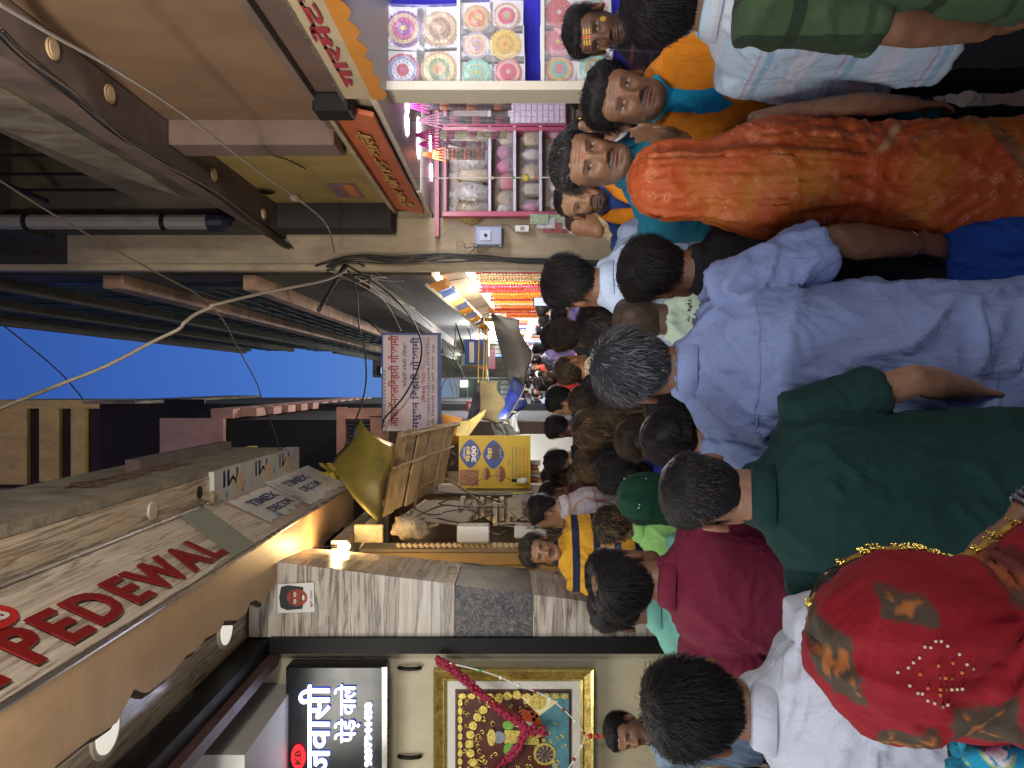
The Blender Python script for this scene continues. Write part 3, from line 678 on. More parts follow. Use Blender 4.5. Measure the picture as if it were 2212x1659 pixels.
# ================================================================== SETTING
def PX(xd, yd, X): Y = F*X/(829.5-yd); return Vector((X, Y, EYE+(1106-xd)*Y/F))
def PZ(xd, yd, Z): Y = F*(Z-EYE)/(1106-xd); return Vector(((829.5-yd)*Y/F, Y, Z))
def area(name, loc, target, sx, sy, power, col=(1,1,1), spread=180):
    l = bpy.data.lights.new(name, 'AREA'); l.shape = 'RECTANGLE'; l.size = sx; l.size_y = sy; l.energy = power; l.color = col
    o = bpy.data.objects.new(name, l); COL.objects.link(o); o.location = loc; o.rotation_euler = (Vector(target)-Vector(loc)).to_track_quat('-Z','Y').to_euler(); l.spread = R(spread); return o
def point(name, loc, power, col, r=.04):
    l = bpy.data.lights.new(name, 'POINT'); l.energy = power; l.color = col; l.shadow_soft_size = r; o = bpy.data.objects.new(name, l); COL.objects.link(o); o.location = loc; return o

def marble_mat(name, c1, c2, c3, sc=(.25,.25,3.6), rough=.18, ax=None):
    m, nt, b = new_mat(name); n = noise(nt, 1.5, 8, .6, .25, sc=sc)
    r = ramp(nt, n.outputs[0], [(.28,srgb(c3)),(.36,srgb(c1)),(.44,srgb(c2)),(.475,srgb(c3)),(.49,srgb(c1)),(.56,srgb(c2)),(.60,srgb(c3)),(.615,srgb(c1)),(.70,srgb(c3))])
    n2 = noise(nt, 9, 5, .6, .3, sc=sc); r2 = ramp(nt, n2.outputs[0], [(.3,(.72,.72,.74)),(.6,(1,1,1))]); nt.links.new(mixc(nt, r.outputs[0], r2.outputs[0], 1, 'MULTIPLY'), b.inputs['Base Color'])
    n3 = noise(nt, 5, 4); rr = nt.nodes.new('ShaderNodeMapRange'); nt.links.new(n3.outputs[0], rr.inputs[0]); rr.inputs[3].default_value = rough; rr.inputs[4].default_value = rough+.25; nt.links.new(rr.outputs[0], b.inputs['Roughness'])
    return m
def dark_marble():
    m, nt, b = new_mat('dark_marble'); n = noise(nt, 16, 9, .75, 1.5); r = ramp(nt, n.outputs[0], [(.35,srgb('#20242c')),(.5,srgb('#3a3d45')),(.56,srgb('#6b645c')),(.6,srgb('#2b2f38'))])
    n2 = noise(nt, 5, 6, .6, 4); r2 = ramp(nt, n2.outputs[0], [(.488,(0,0,0)),(.5,(1,1,1)),(.512,(0,0,0))]); nt.links.new(mixc(nt, r.outputs[0], srgb('#9a8c7c'), r2.outputs[0]), b.inputs['Base Color']); b.inputs['Roughness'].default_value = .38; b.inputs['Specular IOR Level'].default_value = .3; return m
TRAV = marble_mat('travertine', '#a39a8d', '#b9b2a6', '#5f524a')
TRAVB = marble_mat('travertine_board', '#bbac99', '#d2c6b4', '#85756a', sc=(.6,.35,8), rough=.28)
TRAVC = marble_mat('travertine_ceiling', '#b7a48c', '#cbbca6', '#857360', sc=(8,.35,.6), rough=.03)
DMARB = dark_marble()
STEEL = pm('steel_trim', '#b8b4b0', .28, .1, metal=.9, bmp=.05)
TAN = pm('tan_soffit', '#b89670', .5, .06, 3, .05, dirt=('#7a6046', .35))
BLACKM = pm('black_metal', '#0a0a0b', .55, .2, spec=.25, bmp=.05)
PURPLEB = pm('brown_trim', '#4a3434', .5, .15)
REDL = pm('red_letter', '#7c1517', .35, .08, bmp=.02)
PLASTER = pm('dirty_plaster', '#8f8672', .9, .25, 2.5, .4, dirt=('#2c261f', .8, 1.6), bd=.01)
PLBEIGE = pm('beige_plaster', '#a3957c', .85, .15, 3, .3, dirt=('#5c5142', .6, 2.5))
DARKW = pm('sooty_wall', '#4a463d', .95, .4, 2, .5, dirt=('#0d0c0b', .8, 1.2), bd=.015)
OLIVE = pm('olive_soffit', '#94804c', .85, .1, 2, .15, dirt=('#5e5230', .4))
BROWNS = pm('brown_soffit', '#6e5640', .85, .08, 1.5, .15, dirt=('#4a3a2c', .5))
BEAM = pm('beam_paint', '#64524a', .8, .15, 3, .2, dirt=('#2a2420', .6))
WOODP = pm('old_plank', '#a59173', .85, .3, 4, .5, dirt=('#5b4a36', .7, 4), stretch=(.5,6,6), bd=.006)
WHITEP = pm('white_paint', '#c9c6c0', .5, .05, 5, .05)
CABLE = pm('black_cable', '#0c0c0d', .5, .1, bmp=.05)
CABLEW = pm('pale_cable', '#8c8474', .6, .2, 20, .1)
ROPEY = pm('yellow_rope', '#c0a23a', .8, .2, 40, .3)
GLASSY = pm('cellophane', '#e8e8f0', .08, .02, 5, 0, alpha=.16, spec=.9)

# ground: one sheet, wet-worn stone setts, litter
def ground():
    m, nt, b = new_mat('street_paving'); br = nt.nodes.new('ShaderNodeTexBrick'); tc = nt.nodes.new('ShaderNodeTexCoord'); nt.links.new(tc.outputs['Object'], br.inputs['Vector'])
    br.inputs['Color1'].default_value = (*srgb('#6a625b'),1); br.inputs['Color2'].default_value = (*srgb('#75635c'),1); br.inputs['Mortar'].default_value = (*srgb('#332f2b'),1)
    br.inputs['Scale'].default_value = 1.0; br.inputs['Mortar Size'].default_value = .008; br.inputs['Brick Width'].default_value = .6; br.inputs['Row Height'].default_value = .3
    n = noise(nt, 4, 8, .7, .5); r = ramp(nt, n.outputs[0], [(.35,(.25,.23,.22)),(.6,(1,1,1))]); nt.links.new(mixc(nt, br.outputs[0], r.outputs[0], 1, 'MULTIPLY'), b.inputs['Base Color'])
    rr = ramp(nt, n.outputs[0], [(.4,(.25,.25,.25)),(.6,(.75,.75,.75))]); nt.links.new(rr.outputs[0], b.inputs['Roughness']); bump(nt, b, br.outputs['Fac'], -.6, .01)
    mb = MB(); mb.quad((-60,-30,0),(60,-30,0),(60,140,0),(-60,140,0)); mb.build('ground', m, kind='structure')
    rg = random.Random(5); mb = MB()
    for k in range(260):
        x, y = rg.uniform(-1.6,1.7), rg.uniform(.5,9); a = rg.uniform(0,6.3); s = rg.uniform(.012,.05); c = Vector((x,y,.006+rg.uniform(0,.01)))
        u = Vector((math.cos(a),math.sin(a),rg.uniform(-.2,.3)))*s; v = Vector((-math.sin(a),math.cos(a),rg.uniform(-.2,.2)))*s*rg.uniform(.4,1); mb.prism([c-u-v,c+u-v*.8,c+u*.8+v,c-u+v*.7],(0,0,.003))
    mb.build('litter', pm('litter', '#b5ab9c', .6, .6, 14, .2), kind='stuff')
ground()

# ------------------------------------------------------------------ LEFT: sweet shop
def left_shop():
    Y0, YE = -1.2, 5.4
    b = empty('shop_building', (-2.4, 2.5, 0), 0, 'marble clad sweet shop on the left with projecting lettered fascia', 'building')
    def part(mb, name, mat, **k): return mb.build(name, mat, b_rel(b), **k)
    def b_rel(p): return p
    off = -Vector((-2.4, 2.5, 0))
    def put(mb, name, mat, parent=b, **k): mb.v = [Vector(p)+off for p in mb.v]; return mb.build(name, mat, parent, **k)
    Xb, Zb, Xt, Zt = -1.07, 3.73, -.856, 4.20
    # leaning fascia board of marble-look sheets, joint between them
    for (ya, yb) in ((Y0, 3.02),(3.028, 5.55)):
        mb = MB(); mb.prism([(Xb,ya,Zb),(Xb,yb,Zb),(Xt,yb,Zt),(Xt,ya,Zt)], (-.04,0,.016)); put(mb, 'fascia_panel', TRAVB)
    mb = MB(); mb.prism([(Xb,5.56,Zb),(Xb,8.0,Zb),(Xt,8.0,Zt),(Xt,5.56,Zt)], (-.04,0,.016)); sheet = put(mb, 'fascia_panel', pm('bare_board', '#a08a80', .7, .15, 4, .2, dirt=('#6a5648',.4)))
    U = Vector((Xt-Xb,0,Zt-Zb)).normalized(); Nn = Vector((U.z,0,-U.x))
    mb = MB(); o_ = Nn*.006; mb.prism([Vector((Xb,4.62,Zb))+o_,Vector((Xb,5.0,Zb))+o_,Vector((Xt,5.28,Zt))+o_,Vector((Xt,4.9,Zt))+o_], Nn*.004); put(mb, 'painted_patch', pm('grey_green_patch', '#7f8272', .6, .05))
    for (x, z, r, y1) in ((Xb+.012, Zb-.006, .016, 8.05),(Xt+.01, Zt-.004, .011, 5.6)):
        mb = MB(); mb.tube([(x,Y0,z),(x,y1,z)], r, 8); put(mb, 'steel_trim', STEEL)
    # letters, read from the lane: near to far
    seq = 'AL PEDE WALE'; org = Vector((Xb,0,Zb)) + U*.065 + Nn*.012
    
    lt = lettering('L PEDEWAL', org+Vector((0,2.46,0))-Vector((-2.4,2.5,0)), (0,1,0), U, 2.18, .225, REDL, b, off=.03, t=.008, track=.10)
    mb = MB(); c = Vector((Xb,2.93,Zb))+U*.37+Nn*.01
    pts = [c+Vector((0,.13*math.cos(a),0))+U*.075*math.sin(a) for a in [2*math.pi*i/28 for i in range(28)]]; mb.prism(pts, Nn*.006); rl = put(mb, 'logo_oval', pm('bright_red', '#b02822', .35, .05, bmp=0))
    lettering('KB', c-Vector((0,.07,0))-U*.038+Nn*.010+off, (0,1,0), U, .14, .075, WHITEP, b, off=.03)
    # outer canopy soffit and its face with painted temple name
    mb = MB(); mb.box(Xt+.0, -.66, Y0, 5.42, Zt+.012, Zt+.05); put(mb, 'canopy_soffit', TRAVC)
    PRINT = printed_sheet()
    mb = MB(); mb.box(Xt-.05, -.63, 5.43, 7.6, Zt-.02, Zt+.10); put(mb, 'canopy_end', PRINT)
    mb = MB(); mb.box(-.658, -.60, Y0, 7.2, Zt+.02, 4.92); put(mb, 'canopy_face', pm('stained_stone', '#857b68', .9, .3, 5, .6, dirt=('#40392e',.7,5), bd=.01))
    lettering('हिरदास मि~नदर', Vector((-.595,4.35,4.40))+off, (0,1,0), (0,0,1), 1.35, .30, pm('worn_paint','#5a4030',.9,.3), b, off=.01, t=.004)
    mb = MB(); mb.box(-.80,-.70,5.5,8.6,4.93,5.02); put(mb,'yellow_board',pm('yellow_board','#b39b3e',.8,.15)); mb = MB(); mb.box(-.62,-.52,5.2,6.9,4.60,4.70); put(mb,'dark_bar',BEAM)
    # peeling printed film on the bare board
    for k, (ya, yb, ua, ub) in enumerate(((5.6,6.5,.12,.46),(6.55,7.9,.02,.5))):
        rg = random.Random(k+3); n = 14; pts = []
        for i in range(n): pts.append((ya+(yb-ya)*i/(n-1), ua+rg.uniform(-.03,.03)+.05*k))
        for i in range(n): pts.append((yb-(yb-ya)*i/(n-1), ub+rg.uniform(-.01,.01)))
        mb = MB(); mb.prism([Vector((Xb,p[0],Zb))+U*p[1]+Nn*.006 for p in pts], Nn*(.003+.002*k)); sh = put(mb, 'printed_film', PRINT)
    BLUEI = pm('ink_blue','#26305e',.5,.05,bmp=0); REDI = pm('ink_red','#a83a32',.5,.05,bmp=0)
    for (t_, y_, u_, w_, h_, mm) in (('TIMEX',5.75,.30,.62,.085,BLUEI),('DECOR',5.85,.17,.55,.075,BLUEI),('TIMEX',6.75,.33,.7,.09,BLUEI),('DECOR',6.85,.20,.6,.08,BLUEI)):
        lettering(t_, Vector((Xb,y_,Zb))+U*u_+Nn*.016+off, (0,1,0), U, w_, h_, mm, b, off=.02, t=.002)
    for (y_, t_) in ((5.6,'IM'),(6.3,'IM'),(6.95,'IM')): lettering(t_, Vector((-.645,y_,Zt-.022))+off, (0,1,0), (-1,0,0), .30, .12, BLUEI, b, off=.0, t=.002); 
    for y_ in (5.95,6.62,7.2): mb = MB(); mb.disc((-.76,y_,Zt-.021),(0,0,-1),.075,.004); put(mb,'printed_disc',pm('ink_tan','#c4a37c',.5,.05,bmp=0))
    # lower soffit, torn edge, and the marble ceiling behind it
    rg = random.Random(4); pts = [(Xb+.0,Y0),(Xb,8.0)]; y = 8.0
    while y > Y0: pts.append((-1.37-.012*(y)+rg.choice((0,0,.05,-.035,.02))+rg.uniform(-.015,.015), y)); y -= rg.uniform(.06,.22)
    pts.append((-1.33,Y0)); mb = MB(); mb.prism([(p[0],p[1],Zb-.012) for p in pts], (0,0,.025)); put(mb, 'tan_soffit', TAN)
    mb = MB(); q_ = [(p[0]-(.03 if p[0] < -1.2 else 0),p[1]) for p in pts]; mb.prism([(p[0],p[1],Zb+.015) for p in q_], (0,0,.03)); put(mb, 'shadow_gap_strip', pm('shadow_gap_brown','#4a3c30',.9,.3))  # dark strip put in as the shade of the gap behind the torn edge
    mb = MB(); mb.box(-1.08,-1.86,Y0,5.38,3.93,3.97); put(mb, 'ceiling_panel', TRAVC)
    for yy in (.5,2.04,3.5,4.96): 
        mb = MB(); mb.disc((-1.60,yy,3.93),(0,0,-1),.125,.014,24); lp = put(mb, 'round_lamp', pm('lamp_rim','#c9c0aa',.4,.04,bmp=0)); mb = MB(); mb.disc((-1.60,yy,3.915),(0,0,-1),.100,.004,24); put(mb,'lamp_glass', em('lamp_glass_dim','#d8d4c6',.35), lp); lp.children[0].location = (0,0,0)
    mb = MB(); mb.disc((-.76,4.55,Zt+.011),(0,0,-1),.055,.012,20); lp = put(mb,'round_lamp',pm('lamp_rim2','#c0b6a4',.4,.05,bmp=0))
    mb = MB(); mb.disc((-.75,5.25,Zt+.011),(0,0,-1),.045,.003,20); put(mb,'lamp_hole',BLACKM); mb = MB(); mb.lathe((-.80,5.33,Zt-.07),[(.035,0),(.05,.02),(.03,.05),(.02,.09)],12); put(mb,'hanging_lamp_can',pm('tarnished','#8d8065',.5,.3))
    # opening frame
    mb = MB(); mb.box(-1.80,-1.90,Y0,5.40,3.76,3.925); put(mb,'opening_frame',BLACKM); mb = MB(); mb.box(-1.905,-1.98,Y0,5.38,3.70,3.92); put(mb,'inner_frame',PURPLEB)
    mb = MB(); mb.box(-1.785,-1.895,5.33,5.40,0,3.755); put(mb,'opening_frame',BLACKM)
    # room
    WALLP = pm('wallpaper','#b5ad93',.6,.08,2,.5,dirt=('#7d7660',.5,1.5),fine=70,bd=.004)
    mb = MB(); mb.box(-1.90,-4.6,5.46,5.6,0,4.1); put(mb,'back_wall',WALLP)
    mb = MB(); mb.box(-4.6,-4.75,Y0,5.6,0,4.1); put(mb,'side_wall',WALLP); mb = MB(); mb.box(-1.98,-4.6,Y0,5.45,3.96,4.02); put(mb,'room_ceiling',pm('ceiling_white','#b9b6ae',.6,.05))
    mb = MB(); mb.box(-2.15,-4.2,4.4,5.44,3.60,3.95); put(mb,'ceiling_box',pm('ceiling_grey','#a9a8a4',.55,.05))
    mb = MB(); mb.box(-1.9,-4.6,Y0-.1,Y0,0,4.0); put(mb,'near_wall',WALLP)
    # upper storey (plain, dirty), set back
    mb = MB(); mb.box(-1.10,-4.75,Y0,8.0,4.95,8.2); put(mb,'upper_wall',PLASTER)
    mb = MB(); mb.box(-1.10,-4.7,Y0,8.0,4.1,4.94); put(mb,'floor_slab',PLASTER)
    # corner column: custom leaning faces with tile parts
    A0,B0,C0 = Vector((-1.79,5.37,0)),Vector((-1.74,5.40,0)),Vector((-1.70,6.25,0)); A1,B1,C1 = Vector((-1.79,5.37,3.92)),Vector((-1.24,5.40,3.92)),Vector((-1.33,6.25,3.92))
    def lerpz(a, b_, z): return a.lerp(b_, z/3.92)
    core = MB(); bk = Vector((0,0,0)); core.add([A0+Vector((.01,.03,0)),B0+Vector((-.02,.03,0)),C0+Vector((-.03,0,0)),Vector((-1.85,6.25,0)),A1+Vector((.01,.03,0)),B1+Vector((-.02,.03,0)),C1+Vector((-.03,0,0)),Vector((-1.85,6.25,3.92))],[(0,3,2,1),(4,5,6,7),(0,1,5,4),(1,2,6,5),(2,3,7,6),(3,0,4,7)]); 
    col = put(core,'corner_column',PLASTER)
    zs = [0.0,.62,1.25,1.905,2.455,3.915]; kinds = [TRAV,TRAV,TRAV,DMARB,TRAV]
    for k in range(5):
        z0, z1 = zs[k]+.004, zs[k+1]-.003
        mb = MB(); mb.prism([lerpz(A0,A1,z0),lerpz(B0,B1,z0),lerpz(B0,B1,z1),lerpz(A0,A1,z1)],(0,.02,0)); put(mb,'tile',kinds[k],col); 
        mb = MB(); d = Vector((0,.006,0)); mb.prism([lerpz(B0,B1,z0)+d,lerpz(C0,C1,z0),lerpz(C0,C1,z1),lerpz(B0,B1,z1)+d],(-.02,0,0)); put(mb,'tile',kinds[k] if k != 2 else TRAV,col)
    for ch in col.children: ch.location = (0,0,0)
    # step and counter
    mb = MB(); mb.box(-1.75,-4.6,Y0,5.45,0,.22); put(mb,'shop_floor',pm('shop_floor','#7a7268',.4,.15))
    return b
def printed_sheet():
    m, nt, b = new_mat('printed_film'); n = noise(nt, 7, 2); vo = nt.nodes.new('ShaderNodeTexVoronoi'); vo.inputs['Scale'].default_value = 26; tc = nt.nodes.new('ShaderNodeTexCoord'); nt.links.new(tc.outputs['Object'], vo.inputs['Vector'])
    r = ramp(nt, n.outputs[0], [(.30,srgb('#5d7796')),(.36,srgb('#aeb4ba')),(.42,srgb('#b9b7b2')),(.8,srgb('#c4c0b8'))]); r2 = ramp(nt, vo.outputs['Distance'], [(.06,(.2,.2,.25)),(.09,(1,1,1))]); nt.links.new(mixc(nt, r.outputs[0], r2.outputs[0], .6, 'MULTIPLY'), b.inputs['Base Color']); b.inputs['Roughness'].default_value = .3
    n3 = noise(nt, 12, 4, .6, 1); bump(nt, b, n3.outputs[0], .4, .01); return m
left_shop()
def rel(root, mb): o = Vector(root.location); mb.v = [Vector(p)-o for p in mb.v]; return mb

# lit sign on the back wall
def led_sign():
    Y = 5.26; s = empty('lit_shop_sign', P(725,1560,Y), 0, 'black lightbox sign with glowing white Hindi letters on the shop back wall', 'sign')
    c = P(725,1560,Y); x1 = P(0,1440,Y).x; x0 = -3.3; z1 = P(617,0,Y).z; z0 = P(832,0,Y).z
    mb = MB(); mb.bbox(x0,x1,Y,Y+.16,z0,z1,.01); rel(s,mb).build('sign_box', pm('sign_black','#10151c',.25,.1,bmp=.02), s)
    mb = MB(); mb.box(x0,x1,Y-.012,Y+.0,z0-.015,z0+.02); rel(s,mb).build('sign_trim', STEEL, s)
    LW = em('led_white','#eef0ff',1.6); LB = em('led_halo','#4c62ff',.8); o = -Vector(s.location)
    def L(t, v0, v1, yr, yl, bold, mat=LW, halo=True, depth=.02):
        a = P(v1,yl,Y); w = P(v1,yr,Y).x-a.x; h = P(v0,0,Y).z-a.z
        if halo: lettering(t, a+Vector((-.004,-.008,-.004))+o, (1,0,0),(0,0,1), w+.008, h+.008, LB, s, off=bold+.012, t=.004, name='letter_halo')
        return lettering(t, a+Vector((0,-.012,0))+o, (1,0,0),(0,0,1), w, h, mat, s, off=bold, t=depth)
    L('जवासी', 648,714,1478,1672, .004); L('पेड़े वाले', 724,778,1478,1600, .0); L('5628, 9897944450', 789,807,1516,1720, .008, halo=False)
    c0 = P(645,1634,Y-.01); mb = MB(); mb.v = []; pts = [c0+Vector((.085*math.cos(a),0,.048*math.sin(a))) for a in [2*math.pi*i/28 for i in range(28)]]; mb.prism(pts,(0,-.01,0)); rel(s,mb).build('logo_oval', em('led_red','#d01018',1.5), s)
    lettering('KB', c0+Vector((-.05,-.014,-.022))+o, (1,0,0),(0,0,1), .10,.044, pm('dark_ink','#200808',.5,.1), s, off=.03)
led_sign()

def gold_picture():
    Y = 5.36; s = empty('framed_picture', P(1108,1560,Y), 0, 'gilt framed devotional picture with rose garland on shop wall', 'picture'); o = Vector(s.location)
    def rect(v0,v1,y1,y0,d0,d1,mat,name,th,parent=s):     # mitred ring: outer v0..v1, th thick in px
        a = [P(v0,y1,Y),P(v1,y1,Y),P(v1,y0,Y),P(v0,y0,Y)]; b = [P(v0+th,y1+th,Y),P(v1-th,y1+th,Y),P(v1-th,y0-th,Y),P(v0+th,y0-th,Y)]
        for k in range(4):
            j = (k+1)%4; mb = MB(); A = a[k]+Vector((0,d0,0)); B = a[j]+Vector((0,d0,0)); C = b[j]+Vector((0,d1,0)); D = b[k]+Vector((0,d1,0)); z = Vector((0,.06,0))
            mb.add([A,B,C,D,A+z,B+z,C+z,D+z],[(0,1,2,3),(4,7,6,5),(0,4,5,1),(1,5,6,2),(2,6,7,3),(3,7,4,0)]); rel(s,mb).build(name, mat, parent)
    GOLD_ = pm('gilt','#b39a55',.3,.3,30,.8,metal=.7,dirt=('#5a4720',.7,18),bd=.006,fine=55); GOLDB = pm('gilt_bright','#d8c77c',.25,.15,20,.2,metal=.8)
    rect(938,1280,1440,1700,-.06,-.05,GOLDB,'frame_edge',5); rect(943,1275,1445,1695,-.05,-.03,GOLD_,'frame_moulding',17); rect(960,1258,1462,1678,-.045,-.03,GOLDB,'frame_edge',6)
    mb = MB(); p = P(966,1468,Y); q = P(1252,1700,Y); mb.box(q.x,p.x,Y-.022,Y+.02,q.z,p.z); rel(s,mb).build('mount', pm('mount_white','#bdbab4',.6,.04), s)
    mb = MB(); p = P(984,1486,Y); q = P(1234,1700,Y); mb.box(q.x,p.x,Y-.028,Y-.023,q.z,p.z); rel(s,mb).build('inner_border', pm('mount_brown','#4a2c20',.5,.1), s)
    # generic relief panel: gilt arch, two figures of plain shapes, chariot wheel
    mb = MB(); p = P(989,1491,Y); q = P(1229,1700,Y); mb.box(q.x,p.x,Y-.036,Y-.029,q.z,p.z); pn = rel(s,mb).build('relief_panel', pm('panel_maroon','#4b1f1a',.4,.3,14,.4), s)
    G1 = pm('relief_gold','#d2bd62',.28,.25,40,.9,metal=.6,fine=120,bd=.004)
    def poly(pts, mat, name, d=.012, lift=0): mb = MB(); mb.prism([P(a,b_,Y)+Vector((0,-.037-lift,0)) for a,b_ in pts][::-1], (0,-d,0)); rel(s,mb).build(name, mat, pn)
    def oval(v,y,rv,ry,mat,name,d=.012,lift=0,n=18): poly([(v+rv*math.cos(a), y+ry*math.sin(a)) for a in [2*math.pi*i/n for i in range(n)]], mat, name, d, lift)
    cx, cy = 1120, 1600
    for k in range(17):
        a = R(-88+11*k); v, y = cx-105*math.cos(a*1.0), cy+105*math.sin(a)
        if y > 1494 and v > 990: oval(v,y,9,9,G1,'scroll_boss',.014)
    for k in range(12): oval(999+k*20,1498,8,6,G1,'border_boss',.012); 
    for k in range(9): oval(995,1512+k*18,5,8,G1,'border_boss',.012)
    poly([(1150,1492),(1228,1492),(1228,1700),(1205,1700)], pm('panel_blue','#4a7c88',.4,.3,30,.3), 'sea_ground', .004)
    CREAM = pm('relief_cream','#d8cfa0',.4,.2); OR = pm('relief_orange','#c4502a',.5,.2); GR = pm('relief_green','#6aa043',.5,.2); GY = pm('relief_grey','#7d8791',.3,.2); WHr = pm('relief_white','#d0d0cc',.4,.1)
    oval(1078,1585,14,13,GY,'figure_head',.02); poly([(1090,1570),(1160,1572),(1165,1602),(1090,1598)],G1,'figure_robe',.016); oval(1062,1585,9,18,G1,'crown',.022); oval(1098,1560,12,10,GR,'sleeve',.014); oval(1100,1612,12,14,GR,'sleeve',.014)
    poly([(1125,1525),(1160,1535),(1172,1560),(1130,1556)],OR,'figure_robe',.012); oval(1160,1512,18,14,G1,'figure_head',.014); poly([(1125,1500),(1170,1496),(1205,1510),(1165,1540)],CREAM,'shield_shape',.008); poly([(1110,1548),(1150,1553),(1148,1566),(1112,1562)],WHr,'cloth_fold',.02)
    oval(1176,1622,24,24,G1,'chariot_wheel',.010); oval(1176,1622,19,19,pm('wheel_dark','#4a3c50',.4,.3),'wheel_face',.003,.010)
    for k in range(10): a = k*math.pi/5; poly([(1176+4*math.cos(a+.6),1622+4*math.sin(a+.6)),(1176+19*math.cos(a+.06),1622+19*math.sin(a+.06)),(1176+19*math.cos(a-.06),1622+19*math.sin(a-.06))],G1,'wheel_spoke',.004,.013)
    for k in range(12): oval(1150+6*math.sin(k*2.1)+k*4,1530+k*11+5*math.cos(k*1.7),4,4,G1,'relief_bead',.012)
    mb = MB(); rg = random.Random(11)
    for k in range(150):
        v = rg.uniform(993,1225); y = rg.uniform(1495,1690); d_ = math.hypot(v-1110,y-1595)
        if d_ < 48 or v > 1150+ (y-1500)*.2 and rg.random() < .6: continue
        r = rg.uniform(3,7); a0 = rg.uniform(0,6.3); pts = [P(v+r*(1-.09*q)*math.cos(a0+q*.75), y+r*(1-.09*q)*math.sin(a0+q*.75), Y)+Vector((0,-.041,0)) for q in range(8)]; mb.tube(pts,.0045,4)
    rel(s,mb).build('scroll_relief', G1, s, True, kind='stuff')
    return s
gold_picture()
def rose_garland():
    s = empty('rose_garland', P(945,1425,5.28), 0, 'crimson rose garland with pearl strings draped over the gilt picture', 'garland'); rg = random.Random(3); ROSE = pm('rose_petal','#8e1238',.6,.3,30,.3)
    path = spline([P(948,1425,5.26),P(985,1452,5.25),P(1030,1490,5.24),(P(1085,1535,5.24)),P(1122,1560,5.24),P(1135,1575,5.24)],8)+spline([P(1135,1578,5.24),P(1125,1605,5.24),P(1095,1640,5.25),P(1060,1680,5.26)],6)
    for p in path:
        mb = MB()
        for k in range(7): a = rg.uniform(0,6.3); e = rg.uniform(-1,1); d = Vector((math.cos(a)*.02,math.sin(a)*.012-.006,e*.018)); v,f = ball(p+d, rg.uniform(.012,.017), 5); mb.add(v,f)
        rel(s,mb).build('rose', ROSE, s)
    for k, v_ in enumerate((1143,1152,1160,1172,1178)):
        mb = MB()
        for j in range(6): a = rg.uniform(0,6.3); v,f = ball(P(v_,1578,5.23)+Vector((math.cos(a)*.03,math.sin(a)*.012,rg.uniform(-.015,.015))),.015,5); mb.add(v,f)
        rel(s,mb).build('rose', ROSE, s)
    mb = MB(); pth = spline([P(960,1430,5.24),P(1050,1452,5.23),P(1120,1480,5.23),P(1180,1505,5.23),P(1230,1545,5.22),P(1262,1590,5.22),P(1240,1640,5.22),P(1210,1690,5.22)],7); mb.tube(pth,.0045,5)
    rel(s,mb).build('pearl_string', pm('pearl','#d8d6cc',.25,.1), s)
    for k in range(2,len(pth)-1,4): mb = MB(); v,f = ball(pth[k],.013,7); mb.add(v,f); rel(s,mb).build('bead', (pm('bead_red','#8a1420',.3,.1), pm('bead_green','#1e8a55',.3,.1), pm('bead_white','#d9d8d0',.3,.1))[(k//4)%3 if k < 12 else (0,2)[(k//4)%2]], s)
    for k in range(3): mb = MB(); v,f = ball(P(1275+k*14,1590,5.22),.018,7); mb.add(v,f); rel(s,mb).build('tassel', pm('tassel_red','#b0231c',.6,.2), s)
rose_garland()
